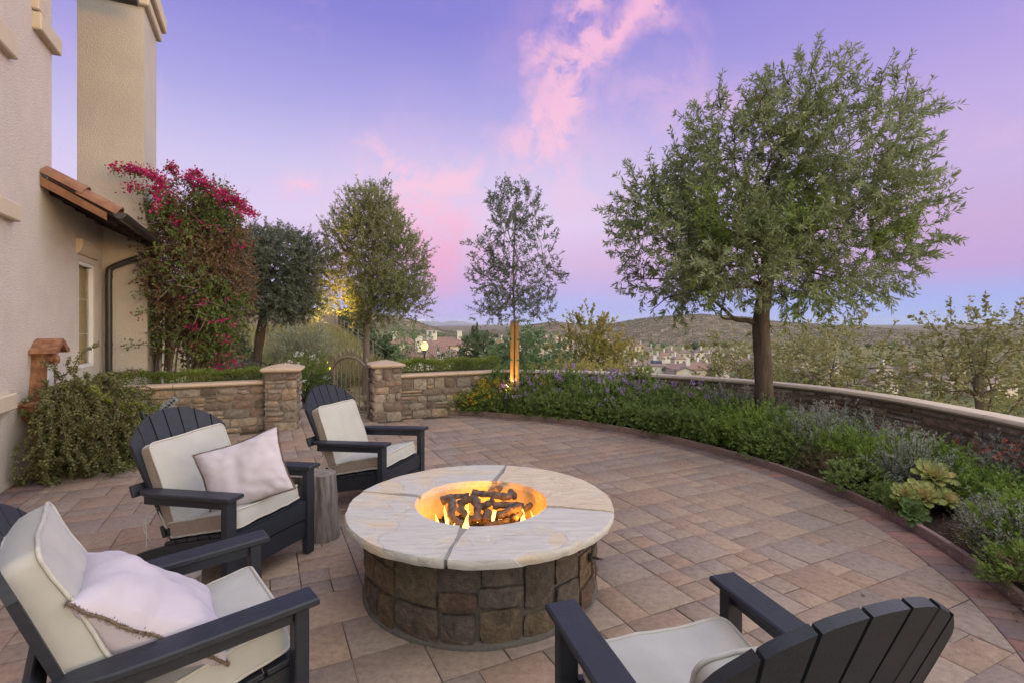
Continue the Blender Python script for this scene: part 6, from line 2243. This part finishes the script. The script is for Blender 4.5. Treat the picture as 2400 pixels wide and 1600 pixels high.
# ------------------------------------------------------------------ garden and bank beyond the gate
def shrub(name, label, x, y, z, ells, lm_, seed, ntw, nl, ltw, leaf, fl=None, cat='shrub', group=None, **kw):
    rng = np.random.default_rng(seed)
    root = empty(name, (x, y, z), 0, label, cat, group)
    q, var, tq, P = crown_leaves(ells, ntw, nl, ltw, leaf, rng, **kw)
    link('foliage', quads('foliage', q, var), lm_, root)
    mb = MB(); pr = random.Random(seed)
    for e in ells:
        for _ in range(4):
            limb_mesh(mb, (0, 0, -.1), [Vector(e[:3]) + Vector([pr.uniform(-.6, .6) * s_ for s_ in e[3:6]])], .02 + .006 * e[5], pr, .1, 5, .004)
    b = link('stems', mb.mesh('stems', 180), M_BARK, root)
    tag(link('twigs', quads('twigs', tq), M_BARK, b), kind='stuff')
    if fl:
        n, k, size, m = fl
        e = ells[0]
        d = unit(rng.normal(size=(n, 3)) + np.array([0, -.6, .5]))
        c = np.array(e[:3]) + d * np.array(e[3:6]) * 1.08
        base = np.repeat(c, k, 0) + rng.normal(size=(n * k, 3)) * size * .45
        f = leaf_quads(base, rng.normal(size=(n * k, 3)) + np.repeat(d, k, 0), size, size * .9, rng, .2)
        tag(link('flowers', quads('flowers', f, rng.random(n * k)), m, root), kind='stuff')
    return root


def shrub_at(name, label, u_, v_, ru, rv, Y, lm_, seed, ntw=300, nl=14, ltw=.14, leaf=(.04, .02), **kw):
    """v_ is the centre of the foliage; the foot stands on the ground below it"""
    c = W(u_, v_, Y); k = Y / 1200
    z = T1(c[0], c[1]) if Y > 9.2 else .08
    hgt = c[2] - z
    e = [(0, 0, hgt, ru * k, ru * k, rv * k), (ru * k * .3, .1, hgt - rv * k * .4, ru * k * .8, ru * k * .7, rv * k * .8), (-ru * k * .35, -.1, hgt - rv * k * .5, ru * k * .7, ru * k * .7, rv * k * .7)]
    return shrub(name, label, c[0], c[1], z, e, lm_, seed, ntw, nl, ltw, leaf, **kw)


shrub_at('clipped_shrub', 'rounded dark green clipped shrub beside the path behind the gate', 768, 905, 46, 34, 9.9, L_DARKTREE, 61, 600, 16, .06, (.022, .012), shell=5, cull=-1)
shrub_at('rose_bush', 'bright leafy rose bush with white blooms beyond the gate pier', 720, 870, 42, 44, 10.0, L_BRIGHT, 62, 260, 14, .16, (.04, .022), fl=(11, 14, .045, L_WHITEF))
shrub_at('pale_shrub', 'large pale grassy shrub on the bank behind the gate', 705, 812, 62, 40, 15, L_PALEGRASS, 63, 520, 20, .40, (.10, .014), up=.9, out=1.0)
shrub_at('leafy_shrub', 'dark leafy shrub between the bougainvillea and the leaning trunk', 548, 825, 38, 45, 11.2, L_GREENTREE, 64, 320, 14, .16, (.05, .028))
shrub_at('grey_shrub', 'small grey mounded shrub at the foot of the leaning trunk', 570, 862, 26, 16, 10.0, L_PALEGRASS, 65, 220, 14, .08, (.03, .008))
shrub_at('rose_bush', 'rose bush with pale blooms behind the hedge below the lamp', 1042, 852, 30, 30, 10.4, L_GREENTREE, 66, 150, 13, .16, (.045, .026), fl=(8, 12, .035, L_WHITEF), cull=-.3, cf=4)
shrub_at('leafy_shrub', 'loose leafy shrub behind the hedge beside the gate pier', 935, 858, 34, 20, 10.6, L_GREENTREE, 67, 170, 13, .16, (.04, .022), cull=-.4, cf=4)
shrub_at('leafy_shrub', 'small dark leafy shrub behind the hedge near the wall corner', 1082, 860, 20, 24, 10.2, L_DARKTREE, 68, 120, 13, .14, (.04, .022), cull=-.4, cf=4)


def bank_grass():
    rng = np.random.default_rng(70)
    n = 26000
    y = 12.0 + 19 * rng.random(n) ** 1.15; u = rng.uniform(-.62, -.22, n); x = u * y
    ax, ay, bx_, by_ = -3.6, 14.5, -10.6, 31.0
    dln = ((bx_ - ax) * (y - ay) - (by_ - ay) * (x - ax)) / math.hypot(bx_ - ax, by_ - ay)
    k = (dln > .1) & (clump(np.stack([x, y, 0 * x], -1), .8, 3) > -.55)
    x, y = x[k], y[k]
    P = np.stack([x, y, terrain(x, y) - .03], -1)
    D = np.stack([rng.normal(size=len(x)) * .35 + .25, rng.normal(size=len(x)) * .3, np.ones(len(x))], -1)
    q = leaf_quads(P, D, rng.uniform(.25, .6, len(x)), .02 + .012 * (y / 30), rng, .1)
    var = np.clip(.45 + .35 * clump(P, .5, 1.0) + rng.normal(size=len(x)) * .18, 0, 1)
    o = link('dry_grass', quads('dry_grass', q, var), L_GRASS); tag(o, 'dry yellow grass covering the bank beyond the gate', 'grass', kind='stuff')


bank_grass()


def fences():
    m = mat('weathered_fence', [(.24, .20, .165), (.33, .28, .235)], scale=5, rough=.95, stretch=(1, 1, .2))
    root = empty('wooden_fence', (-10.6, 31, T1(-10.6, 31)), 0, 'weathered board fence along the top of the grass bank', 'fence')
    b = Vector(root.location)
    a_, c_ = Vector((-10.6, 31, 0)), Vector((-21, 30, 0))
    L = (c_ - a_).length; d = (c_ - a_).normalized()
    boards = MB(); rng = random.Random(8)
    n = int(L / .15)
    for i in range(n):
        p = a_ + d * (i * .15)
        z = T1(p.x, p.y)
        boards.box((p.x - b.x, p.y - b.y, z + .62 - b.z), (.14, .025, 1.2 + rng.uniform(-.01, .01)), 0, var=rng.random())
    o = link('boards', boards.mesh('boards'), m, root); tag(o, kind='stuff')
    for i in range(int(L / 2.4) + 1):
        p = a_ + d * (i * 2.4); z = T1(p.x, p.y)
        mb = MB(); mb.box((p.x - b.x, p.y - b.y - .06, z + .68 - b.z), (.1, .1, 1.4), .01); link('post', mb.mesh('post'), m, root)
    # rail fence that runs down the edge of the bank
    root = empty('rail_fence', (-10.6, 31, T1(-10.6, 31)), 0, 'thin wire fence on slim posts running down the edge of the grass bank', 'fence')
    a_, c_ = Vector((-10.5, 30.9, 0)), Vector((-3.7, 14.7, 0)); L = (c_ - a_).length; d = (c_ - a_).normalized()
    bars = MB()
    zf = lambda p: T1(p.x + .25, p.y) if False else T1(p.x - .3, p.y)
    pass
    for i in range(int(L / 2.2) + 1):
        p = a_ + d * (i * 2.2); z = zf(p)
        mb = MB(); mb.box((p.x - b.x, p.y - b.y, z + .33 - b.z), (.035, .035, .72)); link('post', mb.mesh('post'), M_IRON, root)
    for h in (.12, .30, .48, .66):
        mb = MB(); mb.tube([Vector((p.x, p.y, zf(p) + h)) - b for p in (a_ + d * (L * i / 24) for i in range(25))], .011, 5); link('rail', mb.mesh('rail', 180), M_IRON, root)


fences()


def lamp_post():
    Y = 30.0; p = W(995, 812, Y)
    z0 = T1(p[0], p[1])
    root = empty('street_lamp', (p[0], p[1], z0), 0, 'lit street lamp with glowing globe on a dark post', 'street lamp')
    H = p[2] - z0
    mb = MB(); mb.tube([(0, 0, -.2), (0, 0, .5), (0, 0, .55), (0, 0, H - .25)], [.12, .11, .07, .05], 10); link('post', mb.mesh('post', 50), M_BLACKIRON, root)
    mb = MB(); mb.tube([(0, 0, H - .36), (0, 0, H - .3), (0, 0, H - .2)], [.06, .13, .10], 12); link('collar', mb.mesh('collar', 50), M_BLACKIRON, root)
    mb = MB(); mb.add(*loft([[(r * math.cos(a), r * math.sin(a), H + z) for a in np.linspace(0, 6.283, 14, endpoint=False)] for r, z in ((.10, -.2), (.19, -.08), (.21, .04), (.17, .17), (.08, .27), (.03, .30))]))
    link('globe', mb.mesh('globe', 60), emis_mat('globe_glow', (1, .60, .16), 3.2), root)
    mb = MB(); mb.tube([(0, 0, H + .29), (0, 0, H + .36)], [.05, .015], 8); link('finial', mb.mesh('finial', 50), M_BLACKIRON, root)


lamp_post()

# ------------------------------------------------------------------ trees on the slope below the wall
def slope_tree(name, label, u_, v_, Y, es, lm_, seed, ntw, nl, ltw, leaf, r=(.14, .06), shoots=(), bark=None, limbs=16, **kw):
    c = W(u_, v_, Y)
    z = T1(c[0], c[1]) - .1
    top = np.array([c[0], c[1], c[2]])
    b = (c[0] + .2, c[1], z)
    mid = (np.array(b) * .5 + top * .5) + np.array([.15, 0, 0])
    return make_tree(name, label, b, [b, mid, top - np.array([0, 0, .2])], es, r, lm_, bark or M_BARKPALE, ntw, nl, ltw, leaf, seed, shoots=shoots, limbs=limbs, **kw)


shY = lambda Y: (lambda a_, b_, m: (W(*a_, Y), W(*b_, Y), m))
s12, s11, s14, s25 = shY(12.), shY(10.5), shY(15.), shY(25.)
slope_tree('sycamore_tree', 'olive brown sycamore top showing above the wall beside the large olive', 1950, 850, 12., [ell(1930, 815, 110, 50, 12.), ell(1990, 860, 130, 70, 12., .4), ell(1880, 860, 90, 60, 12., -.3), ell(2060, 900, 110, 60, 12.), ell(1960, 920, 140, 50, 12.)], L_SYC, 81, 520, 14, .42, (.095, .05),
           shoots=[s12((1960, 770), (2045, 712), 46), s12((1990, 790), (2030, 735), 36), s12((1930, 760), (1960, 745), 26), s12((2060, 830), (2100, 752), 30)], up=.25, spread=1.0, flat=.45, cull=-.35, cf=1.2)
slope_tree('sycamore_tree', 'wide sycamore with bare pale limbs crowding the curved wall', 2290, 860, 10.5, [ell(2290, 800, 110, 55, 10.5), ell(2200, 850, 110, 60, 10.5, .4), ell(2370, 820, 120, 80, 10.5, .2), ell(2260, 900, 140, 55, 10.5), ell(2380, 920, 110, 70, 10.5)], L_SYC, 82, 540, 14, .42, (.095, .05),
           shoots=[s11((2210, 790), (2130, 740), 40), s11((2230, 760), (2225, 695), 40), s11((2310, 740), (2310, 692), 46), s11((2380, 750), (2395, 700), 40), s11((2290, 750), (2280, 715), 30), s11((2200, 780), (2160, 730), 24)], up=.25, spread=1.0, flat=.45, cull=-.35, cf=1.3, r=(.16, .08))
slope_tree('sycamore_tree', 'thin yellowing sycamore behind the large olive trunk', 1735, 850, 17., [ell(1720, 810, 60, 40, 17.), ell(1760, 850, 90, 40, 17.), ell(1690, 870, 60, 30, 17.), ell(1850, 850, 70, 45, 17.)], L_SYC, 83, 330, 12, .45, (.12, .062), up=.3, cull=-.2, cf=1.0, flat=.3)
slope_tree('yellowing_tree', 'golden yellowing tree standing above the middle of the curved wall', 1385, 840, 25., [ell(1380, 790, 62, 50, 25.), ell(1350, 830, 65, 45, 25., .5), ell(1420, 830, 60, 45, 25.), ell(1390, 860, 90, 35, 25.), ell(1300, 850, 50, 28, 25.), ell(1480, 850, 40, 25, 25.)], L_YEL, 84, 560, 13, .6, (.18, .10),
           shoots=[s25((1380, 760), (1392, 716), 46), s25((1400, 770), (1425, 735), 40), s25((1360, 770), (1350, 735), 40), s25((1345, 790), (1330, 765), 30), s25((1410, 780), (1432, 760), 30)], up=.5, cull=-.3, cf=.7)
slope_tree('broadleaf_tree', 'broad fresh green tree behind the young staked tree', 1235, 850, 30., [ell(1240, 830, 80, 50, 30.), ell(1180, 860, 60, 35, 30.), ell(1300, 860, 50, 30, 30.), ell(1250, 870, 110, 28, 30.)], L_GREENTREE, 85, 640, 14, .6, (.22, .12), cull=-.7, cf=.6, r=(.2, .1))
slope_tree('dark_tree', 'dark grey green tree between the tiled roof and the staked tree', 1110, 840, 36., [ell(1122, 832, 40, 42, 36.), ell(1150, 848, 34, 30, 36.), ell(1110, 858, 36, 24, 36.)], L_DARKTREE, 86, 420, 14, .6, (.22, .12), cull=-.7, cf=.6, r=(.2, .1))
slope_tree('dark_tree', 'dark round tree beside the foot of the bank fence', 893, 835, 26., [ell(890, 825, 34, 34, 26.), ell(908, 848, 30, 26, 26.), ell(870, 840, 20, 26, 26.)], L_DARKTREE, 87, 300, 14, .5, (.18, .10), cull=-.7, cf=.7)
slope_tree('dark_tree', 'dark spreading tree in front of the hill beside the feathery tree', 820, 790, 33., [ell(820, 765, 40, 32, 33.), ell(845, 780, 30, 26, 33.), ell(795, 785, 26, 22, 33.)], L_DARKTREE, 88, 330, 14, .6, (.20, .11), cull=-.7, cf=.6)
slope_tree('slender_tree', 'slender sparse tree in front of the near tiled roof', 962, 850, 18., [ell(962, 790, 36, 20, 18.), ell(960, 830, 22, 22, 18.), ell(985, 800, 20, 12, 18.)], L_GREENTREE, 89, 90, 12, .4, (.10, .05), cull=-.4, r=(.05, .025), limbs=8)
slope_tree('low_tree', 'low yellow green bush rising just behind the curved wall', 1440, 880, 14., [ell(1420, 878, 60, 16, 14.), ell(1350, 878, 50, 14, 14.)], L_YEL, 90, 200, 12, .3, (.09, .05), cull=-.4, r=(.06, .03), limbs=8)


# ------------------------------------------------------------------ the town
M_HWALL = mat('town_wall', [(.708, .623, .545), (.780, .708, .616)], scale=.5, rough=.9, var_stops=[(1, 1, 1), (1.1, 1.08, 1.05), (.95, .9, .84), (1.05, .97, .88)])
M_HROOF = mat('town_roof', [(.20, .145, .125), (.275, .20, .17)], scale=2.2, rough=.85, bump=.3, bscale=6, var_stops=[(1, 1, 1), (1.12, .95, .9), (.85, .88, .92), (1.05, 1.05, 1.05)])
M_HGLASS = mat('town_window', [(.05, .06, .075), (.09, .10, .12)], scale=.5, rough=.15, spec=.6)
M_HTRIM = mat('town_trim', [(.682, .660, .616), (.726, .693, .660)], scale=.5, rough=.8)
M_SOLAR = mat('solar_panel', [(.02, .025, .045), (.03, .035, .06)], scale=2, rough=.25, spec=.6)


def hip(w_, d_, z0, h, ov=.6, gable=False):
    x, y = w_ / 2 + ov, d_ / 2 + ov
    r = max(.5, x - (0.02 if gable else y))
    vs = [(-x, -y, z0), (x, -y, z0), (x, y, z0), (-x, y, z0), (-r, 0, z0 + h), (r, 0, z0 + h), (-x, -y, z0 - .2), (x, -y, z0 - .2), (x, y, z0 - .2), (-x, y, z0 - .2)]
    fs = [(0, 1, 5, 4), (2, 3, 4, 5), (1, 2, 5), (3, 0, 4), (6, 7, 1, 0), (7, 8, 2, 1), (8, 9, 3, 2), (9, 6, 0, 3), (6, 9, 8, 7)]
    return vs, fs


def town_house(u_, v_, wpx, label, hr=7.0, rz=0.0, d_ratio=.7, chims=1, wins=3, group=None, roofh=2.0, Y=None, wing=0, solar=False, gable=False, ribs=False, depth=None):
    """u_, v_: where the ridge centre shows; the house stands on the terrain at the depth where that holds"""
    if Y is None:
        Y = 60.0
        for yy in np.arange(70, 720, 4.0):
            x = (u_ - 1200) / 1200 * yy
            if 758 + 1200 * (1.5 - (T1(x, yy) + hr)) / yy <= v_:
                Y = yy; break
        else: Y = 400.0
    x = (u_ - 1200) / 1200 * Y
    zr = 1.5 - (v_ - 758) * Y / 1200
    zg = min(T1(x, Y), zr - hr) - .3
    wd = wpx * Y / 1200; dp = depth or wd * d_ratio
    root = empty('house', (x, Y, zg), rz, label, 'house', group)
    H = zr - zg - roofh
    mb = MB(); mb.box((0, 0, H / 2), (wd, dp, H)); link('wall', mb.mesh('wall'), M_HWALL, root)
    mb = MB(); mb.add(*hip(wd, dp, H + .02, roofh, .5, gable)); roof = link('roof', mb.mesh('roof'), M_HROOF, root)
    pr = random.Random(int(u_ * 7 + v_))
    if ribs:                                   # rows of barrel tiles on the near roof
        x_, y_ = wd / 2 + .5, dp / 2 + .5; r_ = max(.5, x_ - y_)
        for k in range(int(2 * x_ / .42)):
            xx = -x_ + .2 + k * .42
            top = min(1.0, (x_ - abs(xx)) / max(.1, (x_ - r_)))
            if top < .05: continue
            mb = MB(); mb.tube([(xx, -y_, H + .03), (xx, -y_ + y_ * top * .98, H + .03 + roofh * top * .98)], .10, 6); link('tile_row', mb.mesh('tile_row', 60), M_HROOF, roof)
    for k in range(chims):
        cx_ = pr.uniform(-.35, .35) * wd; cy_ = pr.uniform(-.3, .1) * dp
        ch = H + roofh * .9
        mb = MB(); mb.box((cx_, cy_, ch), (wd * .05 + .5, .9, roofh + 1.6)); c = link('chimney', mb.mesh('chimney'), M_HTRIM, roof)
        mb = MB(); mb.box((cx_, cy_, ch + roofh / 2 + .87), (wd * .05 + .8, 1.15, .14)); link('chimney_cap', mb.mesh('chimney_cap'), M_HTRIM, c) if False else link('chimney_cap', mb.mesh('chimney_cap'), M_HTRIM, roof)
    for k in range(wins):
        xx = -wd / 2 + wd * (k + .5) / wins + pr.uniform(-.4, .4)
        zz = H - 1.5
        fr = MB(); fr.box((xx, -dp / 2 - .03, zz), (1.5, .1, 1.4)); f_ = link('window', fr.mesh('window'), M_HTRIM, root)
        for sx in (-1, 1):
            pn = MB(); pn.box((xx + sx * .34, -dp / 2 - .07, zz), (.58, .06, 1.2)); link('pane', pn.mesh('pane'), M_HGLASS, f_)
    if solar:
        mb = MB(); y0 = -dp / 2 * .75; sl = roofh / (dp / 2 + .5)
        mb.add(*prism([(wd * .05, 0), (wd * .34, 0), (wd * .30, 1), (wd * .09, 1)], lambda a_, b__, w_: (a_, y0 + b__ * dp * .26, H + .12 + (y0 + dp / 2 + .5 + b__ * dp * .26) * sl + w_), 0, .06)); link('solar_panel', mb.mesh('solar_panel'), M_SOLAR, roof)
    if wing:
        ww, wh = wd * .32, H - .2
        mb = MB(); mb.box((wing * wd * .30, -dp / 2 - 1.2, wh / 2 - .2), (ww, 2.4, wh - .4)); wg = link('wing', mb.mesh('wing'), M_HWALL, root)
        y0, y1 = -dp / 2 - 2.9, -dp / 2 + dp * .3; cx_ = wing * wd * .30
        mb = MB(); mb.add(*prism([(cx_ - ww / 2 - .5, wh - .45), (cx_, wh + 1.25), (cx_ + ww / 2 + .5, wh - .45), (cx_ + ww / 2 + .5, wh - .7), (cx_, wh + 1.0), (cx_ - ww / 2 - .5, wh - .7)], lambda a_, b__, w_: (a_, w_, b__), y0, y1)); link('wing_roof', mb.mesh('wing_roof'), M_HROOF, roof)
        mb = MB(); mb.add(*prism([(cx_ - ww / 2, wh - .5), (cx_, wh + 1.02), (cx_ + ww / 2, wh - .5)], lambda a_, b__, w_: (a_, w_, b__), -dp / 2 - 2.38, -dp / 2 - 2.2)); link('gable', mb.mesh('gable'), M_HWALL, wg)
        for sx in (-.5, .5):
            fr = MB(); fr.box((cx_ + sx, -dp / 2 - 2.42, wh - 1.4), (.8, .1, 1.3)); f_ = link('window', fr.mesh('window'), M_HTRIM, wg)
    return root


town_house(1003, 808, 165, 'near house with broad ribbed hip roof below the hedge', Y=105, rz=R(3), d_ratio=.62, chims=1, wins=4, roofh=2.1, hr=6, ribs=True)
town_house(1045, 790, 120, 'house with several white chimneys behind the near ribbed roof', Y=150, chims=5, wins=3, roofh=2.2, hr=6.5)
town_house(945, 790, 62, 'two storey house with shuttered windows left of the lit lamp', Y=150, chims=1, wins=2, roofh=1.7, hr=6.5)
town_house(880, 788, 46, 'low roofed house beside the feathery tree trunk', Y=175, chims=0, wins=2, roofh=1.8, hr=6)
town_house(1515, 842, 90, 'cream house with a solar panel on its brown hip roof', hr=7, chims=2, wins=3, solar=True, roofh=2.2)
town_house(1630, 848, 125, 'cream gabled house with a front chimney tower above the wall', hr=7, chims=2, wins=4, wing=-1, roofh=2.2, rz=R(-4))
town_house(1430, 832, 60, 'house half hidden behind the golden yellowing tree', hr=7, chims=3, wins=2, roofh=2)
MID = 'small cream house among trees in the middle of the town'
FAR = 'tiny pale house at the foot of the long hill'
for (u_, v_, wp) in [(1573, 817, 27), (1604, 819, 26), (1641, 817, 36), (1677, 816, 28), (1477, 800, 20), (1496, 804, 22), (1518, 811, 24), (1537, 830, 40), (1648, 843, 42), (1345, 806, 24), (1290, 806, 30), (1318, 802, 26), (1352, 812, 28), (1135, 796, 24), (1168, 800, 22), (1720, 822, 34), (1775, 828, 36), (1885, 838, 40), (1960, 842, 40), (2060, 850, 44), (1375, 815, 26), (1400, 822, 28), (1455, 812, 22), (1555, 824, 26), (1590, 832, 30), (1665, 828, 30), (1700, 834, 34), (1748, 838, 30), (1268, 802, 22), (1246, 796, 18), (1210, 798, 20), (1820, 830, 34), (2130, 850, 40), (2230, 856, 44)]:
    town_house(u_, v_, wp, MID, hr=6.5, rz=R(_prng.uniform(-20, 20)), chims=1, wins=2, group='houses in the middle of the town', roofh=1.8)
for (u_, v_, wp) in [(1280, 790, 14), (1296, 787, 15), (1312, 783, 16), (1330, 784, 14), (1346, 788, 13), (1305, 793, 15), (1270, 796, 14), (1150, 789, 12), (1420, 790, 14), (1445, 795, 15), (1180, 792, 11)]:
    town_house(u_, v_, wp, FAR, hr=6.0, rz=R(_prng.uniform(-20, 20)), chims=1, wins=2, group='houses at the foot of the hill', roofh=1.6)
NEARR = 'pale house glimpsed through the sycamores over the wall'
for (u_, v_, wp) in [(2180, 872, 70), (2320, 880, 80), (2060, 880, 60), (1930, 872, 54)]:
    town_house(u_, v_, wp, NEARR, hr=6.5, rz=R(_prng.uniform(-15, 15)), chims=1, wins=3, group='houses glimpsed through the sycamores', roofh=1.8)


def town_trees():
    vars_ = []
    for i, lm_ in enumerate((L_GREENTREE, L_DARKTREE, L_GREENTREE, L_YEL, L_DARKTREE)):
        rng = np.random.default_rng(300 + i); pr = random.Random(i)
        e = [(0, 0, 3.2, 1.9, 1.9, 1.5), (.8, .2, 2.6, 1.4, 1.4, 1.1), (-.9, -.2, 2.7, 1.4, 1.4, 1.2)]
        q, var, tq, P = crown_leaves(e, 110, 9, .55, (.42, .30), rng, cull=-.8, cf=.9)
        mb = MB(); mb.tube([(0, 0, -1.5), (0.05, 0, 1.2), (0, 0, 2.6)], [.22, .16, .08], 7)
        for _ in range(5): limb_mesh(mb, (0, 0, 1.6), [(pr.uniform(-1.4, 1.4), pr.uniform(-1.4, 1.4), pr.uniform(2.4, 3.8))], .08, pr, .1, 5, .02)
        vars_.append((quads('crown', q, var), mb.mesh('trunk', 180), lm_))
    rng = random.Random(77)
    n = 0
    tries = 0
    while n < 190 and tries < 4000:
        tries += 1
        Y = 75 * (7.0 ** rng.random()); u = rng.uniform(-.26, .98)
        if Y < 170 and -.24 < u < -.06 and rng.random() < .85: continue
        if Y < 260 and .2 < u < .42 and Y > 120 and rng.random() < .6: continue
        x = u * Y; z = T1(x, Y)
        sc = rng.uniform(.75, 1.5) * (1.15 if Y > 300 else .9)
        top = 758 + 1200 * (1.5 - (z + 4.6 * sc)) / Y
        if top < 778: continue
        cr, tk, lm_ = vars_[rng.randrange(5)]
        o = empty('town_tree', (x, Y, z), rng.uniform(0, 6.28), 'small round tree growing among the town houses', 'tree', 'trees among the town houses')
        o.scale = (sc, sc, sc * rng.uniform(.85, 1.2))
        link('crown', cr, lm_, o); link('trunk', tk, M_BARK, o)
        n += 1
    # three slim cypresses
    for k, (u_, v_, hpx) in enumerate([(1108, 763, 24), (1113, 764, 21), (1118, 755, 33)]):
        Y = 240.0; p = W(u_, v_, Y); z = T1(p[0], p[1])
        rng2 = np.random.default_rng(400 + k)
        H = p[2] - z
        root = empty('cypress_tree', (p[0], p[1], z), 0, 'slim dark cypress rising above the town roofs', 'tree', 'row of three cypresses')
        q, var, tq, P = crown_leaves([(0, 0, H * .55, .75, .75, H * .45)], 260, 10, .5, (.45, .16), rng2, up=1.6, out=.3, rnd=.3, cull=-1)
        link('crown', quads('crown', q, var), L_DARKTREE, root)
        mb = MB(); mb.tube([(0, 0, -.5), (0, 0, H * .8)], [.25, .05], 6); link('trunk', mb.mesh('trunk', 180), M_BARK, root)


town_trees()


def hill_scrub():
    rng = np.random.default_rng(500)
    n = 16000
    u = rng.uniform(-.5, 1.05, n); Y = rng.uniform(380, 1010, n)
    left = u < -.1
    Y = np.where(left, rng.uniform(330, 760, n), Y)
    k = np.where(left, Y > 380, Y > 500) & (clump(np.stack([u * Y / 60, Y / 60, 0 * Y], -1), 1.0, 2.0) > -.45)
    u, Y = u[k], Y[k]; n = len(u)
    x = u * Y; z = terrain(x, Y)
    r = rng.uniform(.8, 1.9, n)
    # squat five-sided lumps
    vs = np.empty((n, 6, 3)); a0 = rng.uniform(0, 6.28, n)
    for j in range(5):
        a = a0 + j * 1.2566; rr = r * rng.uniform(.75, 1.25, n)
        vs[:, j] = np.stack([x + np.cos(a) * rr, Y + np.sin(a) * rr, z - .3], -1)
    vs[:, 5] = np.stack([x + rng.normal(size=n) * .3, Y, z + r * rng.uniform(.5, .95, n)], -1)
    F = []
    tri = np.array([[0, 1, 5], [1, 2, 5], [2, 3, 5], [3, 4, 5], [4, 0, 5]])
    f = (np.arange(n)[:, None, None] * 6 + tri[None]).reshape(-1, 3)
    me = bpy.data.meshes.new('scrub')
    me.from_pydata(vs.reshape(-1, 3).tolist(), [], f.tolist())
    a = me.attributes.new('var', 'FLOAT', 'FACE'); a.data.foreach_set('value', np.repeat(rng.random(n), 5).astype(np.float32))
    o = link('hill_scrub', me, L_SCRUB); tag(o, 'brown chaparral scrub covering the hills', 'scrub', kind='stuff')
    # pale boulders
    n = 600
    u = rng.uniform(-.08, .95, n); Y = rng.uniform(560, 1000, n); x = u * Y; z = terrain(x, Y)
    mb = MB()
    for i in range(n):
        s_ = rng.uniform(.35, 1.0)
        vs_, fs_ = cbox((s_ * 2, s_ * 1.6, s_ * 1.5), s_ * .5)
        mb.add([(p[0] + x[i], p[1] + Y[i], p[2] + z[i] + s_ * .4) for p in vs_], fs_)
    o = link('boulders', mb.mesh('boulders', recalc=False), mat('boulder', [(.264, .204, .156), (.384, .312, .252)], scale=.5, rough=.95)); tag(o, 'pale boulders strewn over the hill', 'boulders', kind='stuff')


hill_scrub()


def masts():
    for u_, v_, hpx in ((1301, 754, 19), (1320, 757, 9), (1498, 747, 8), (1532, 760, 12)):
        Y = 990.0 if v_ < 759 else 900.0
        p = W(u_, v_, Y); H = hpx * Y / 1200
        root = empty('radio_mast', (p[0], p[1], p[2] - 2), 0, 'thin radio mast on the crest of the hill', 'mast', 'masts on the hill')
        mb = MB(); mb.tube([(0, 0, 0), (0, 0, H + 2)], [.35, .18], 5); link('pole', mb.mesh('pole', 180), M_HTRIM, root)
        mb = MB(); mb.box((0, 0, 1.2), (3.5, 3, 3)); link('equipment_hut', mb.mesh('hut'), M_HTRIM, root)


masts()

# ------------------------------------------------------------------ haze: one closed box of even, thin air
def haze():
    mb = MB(); mb.box((0, 7000, 20), (44000, 16400, 240))
    m = bpy.data.materials.new('haze_air'); m.use_nodes = True
    nt = m.node_tree
    for n_ in list(nt.nodes):
        if n_.type != 'OUTPUT_MATERIAL': nt.nodes.remove(n_)
    pv = nt.nodes.new('ShaderNodeVolumePrincipled'); pv.inputs['Color'].default_value = (.86, .92, 1.0, 1); pv.inputs['Density'].default_value = 4.0e-5; pv.inputs['Anisotropy'].default_value = 0.0
    nt.links.new(pv.outputs[0], [n_ for n_ in nt.nodes if n_.type == 'OUTPUT_MATERIAL'][0].inputs['Volume'])
    o = link('haze', mb.mesh('haze'), m); tag(o, 'thin blue evening haze over the valley', 'haze', kind='stuff')


haze()
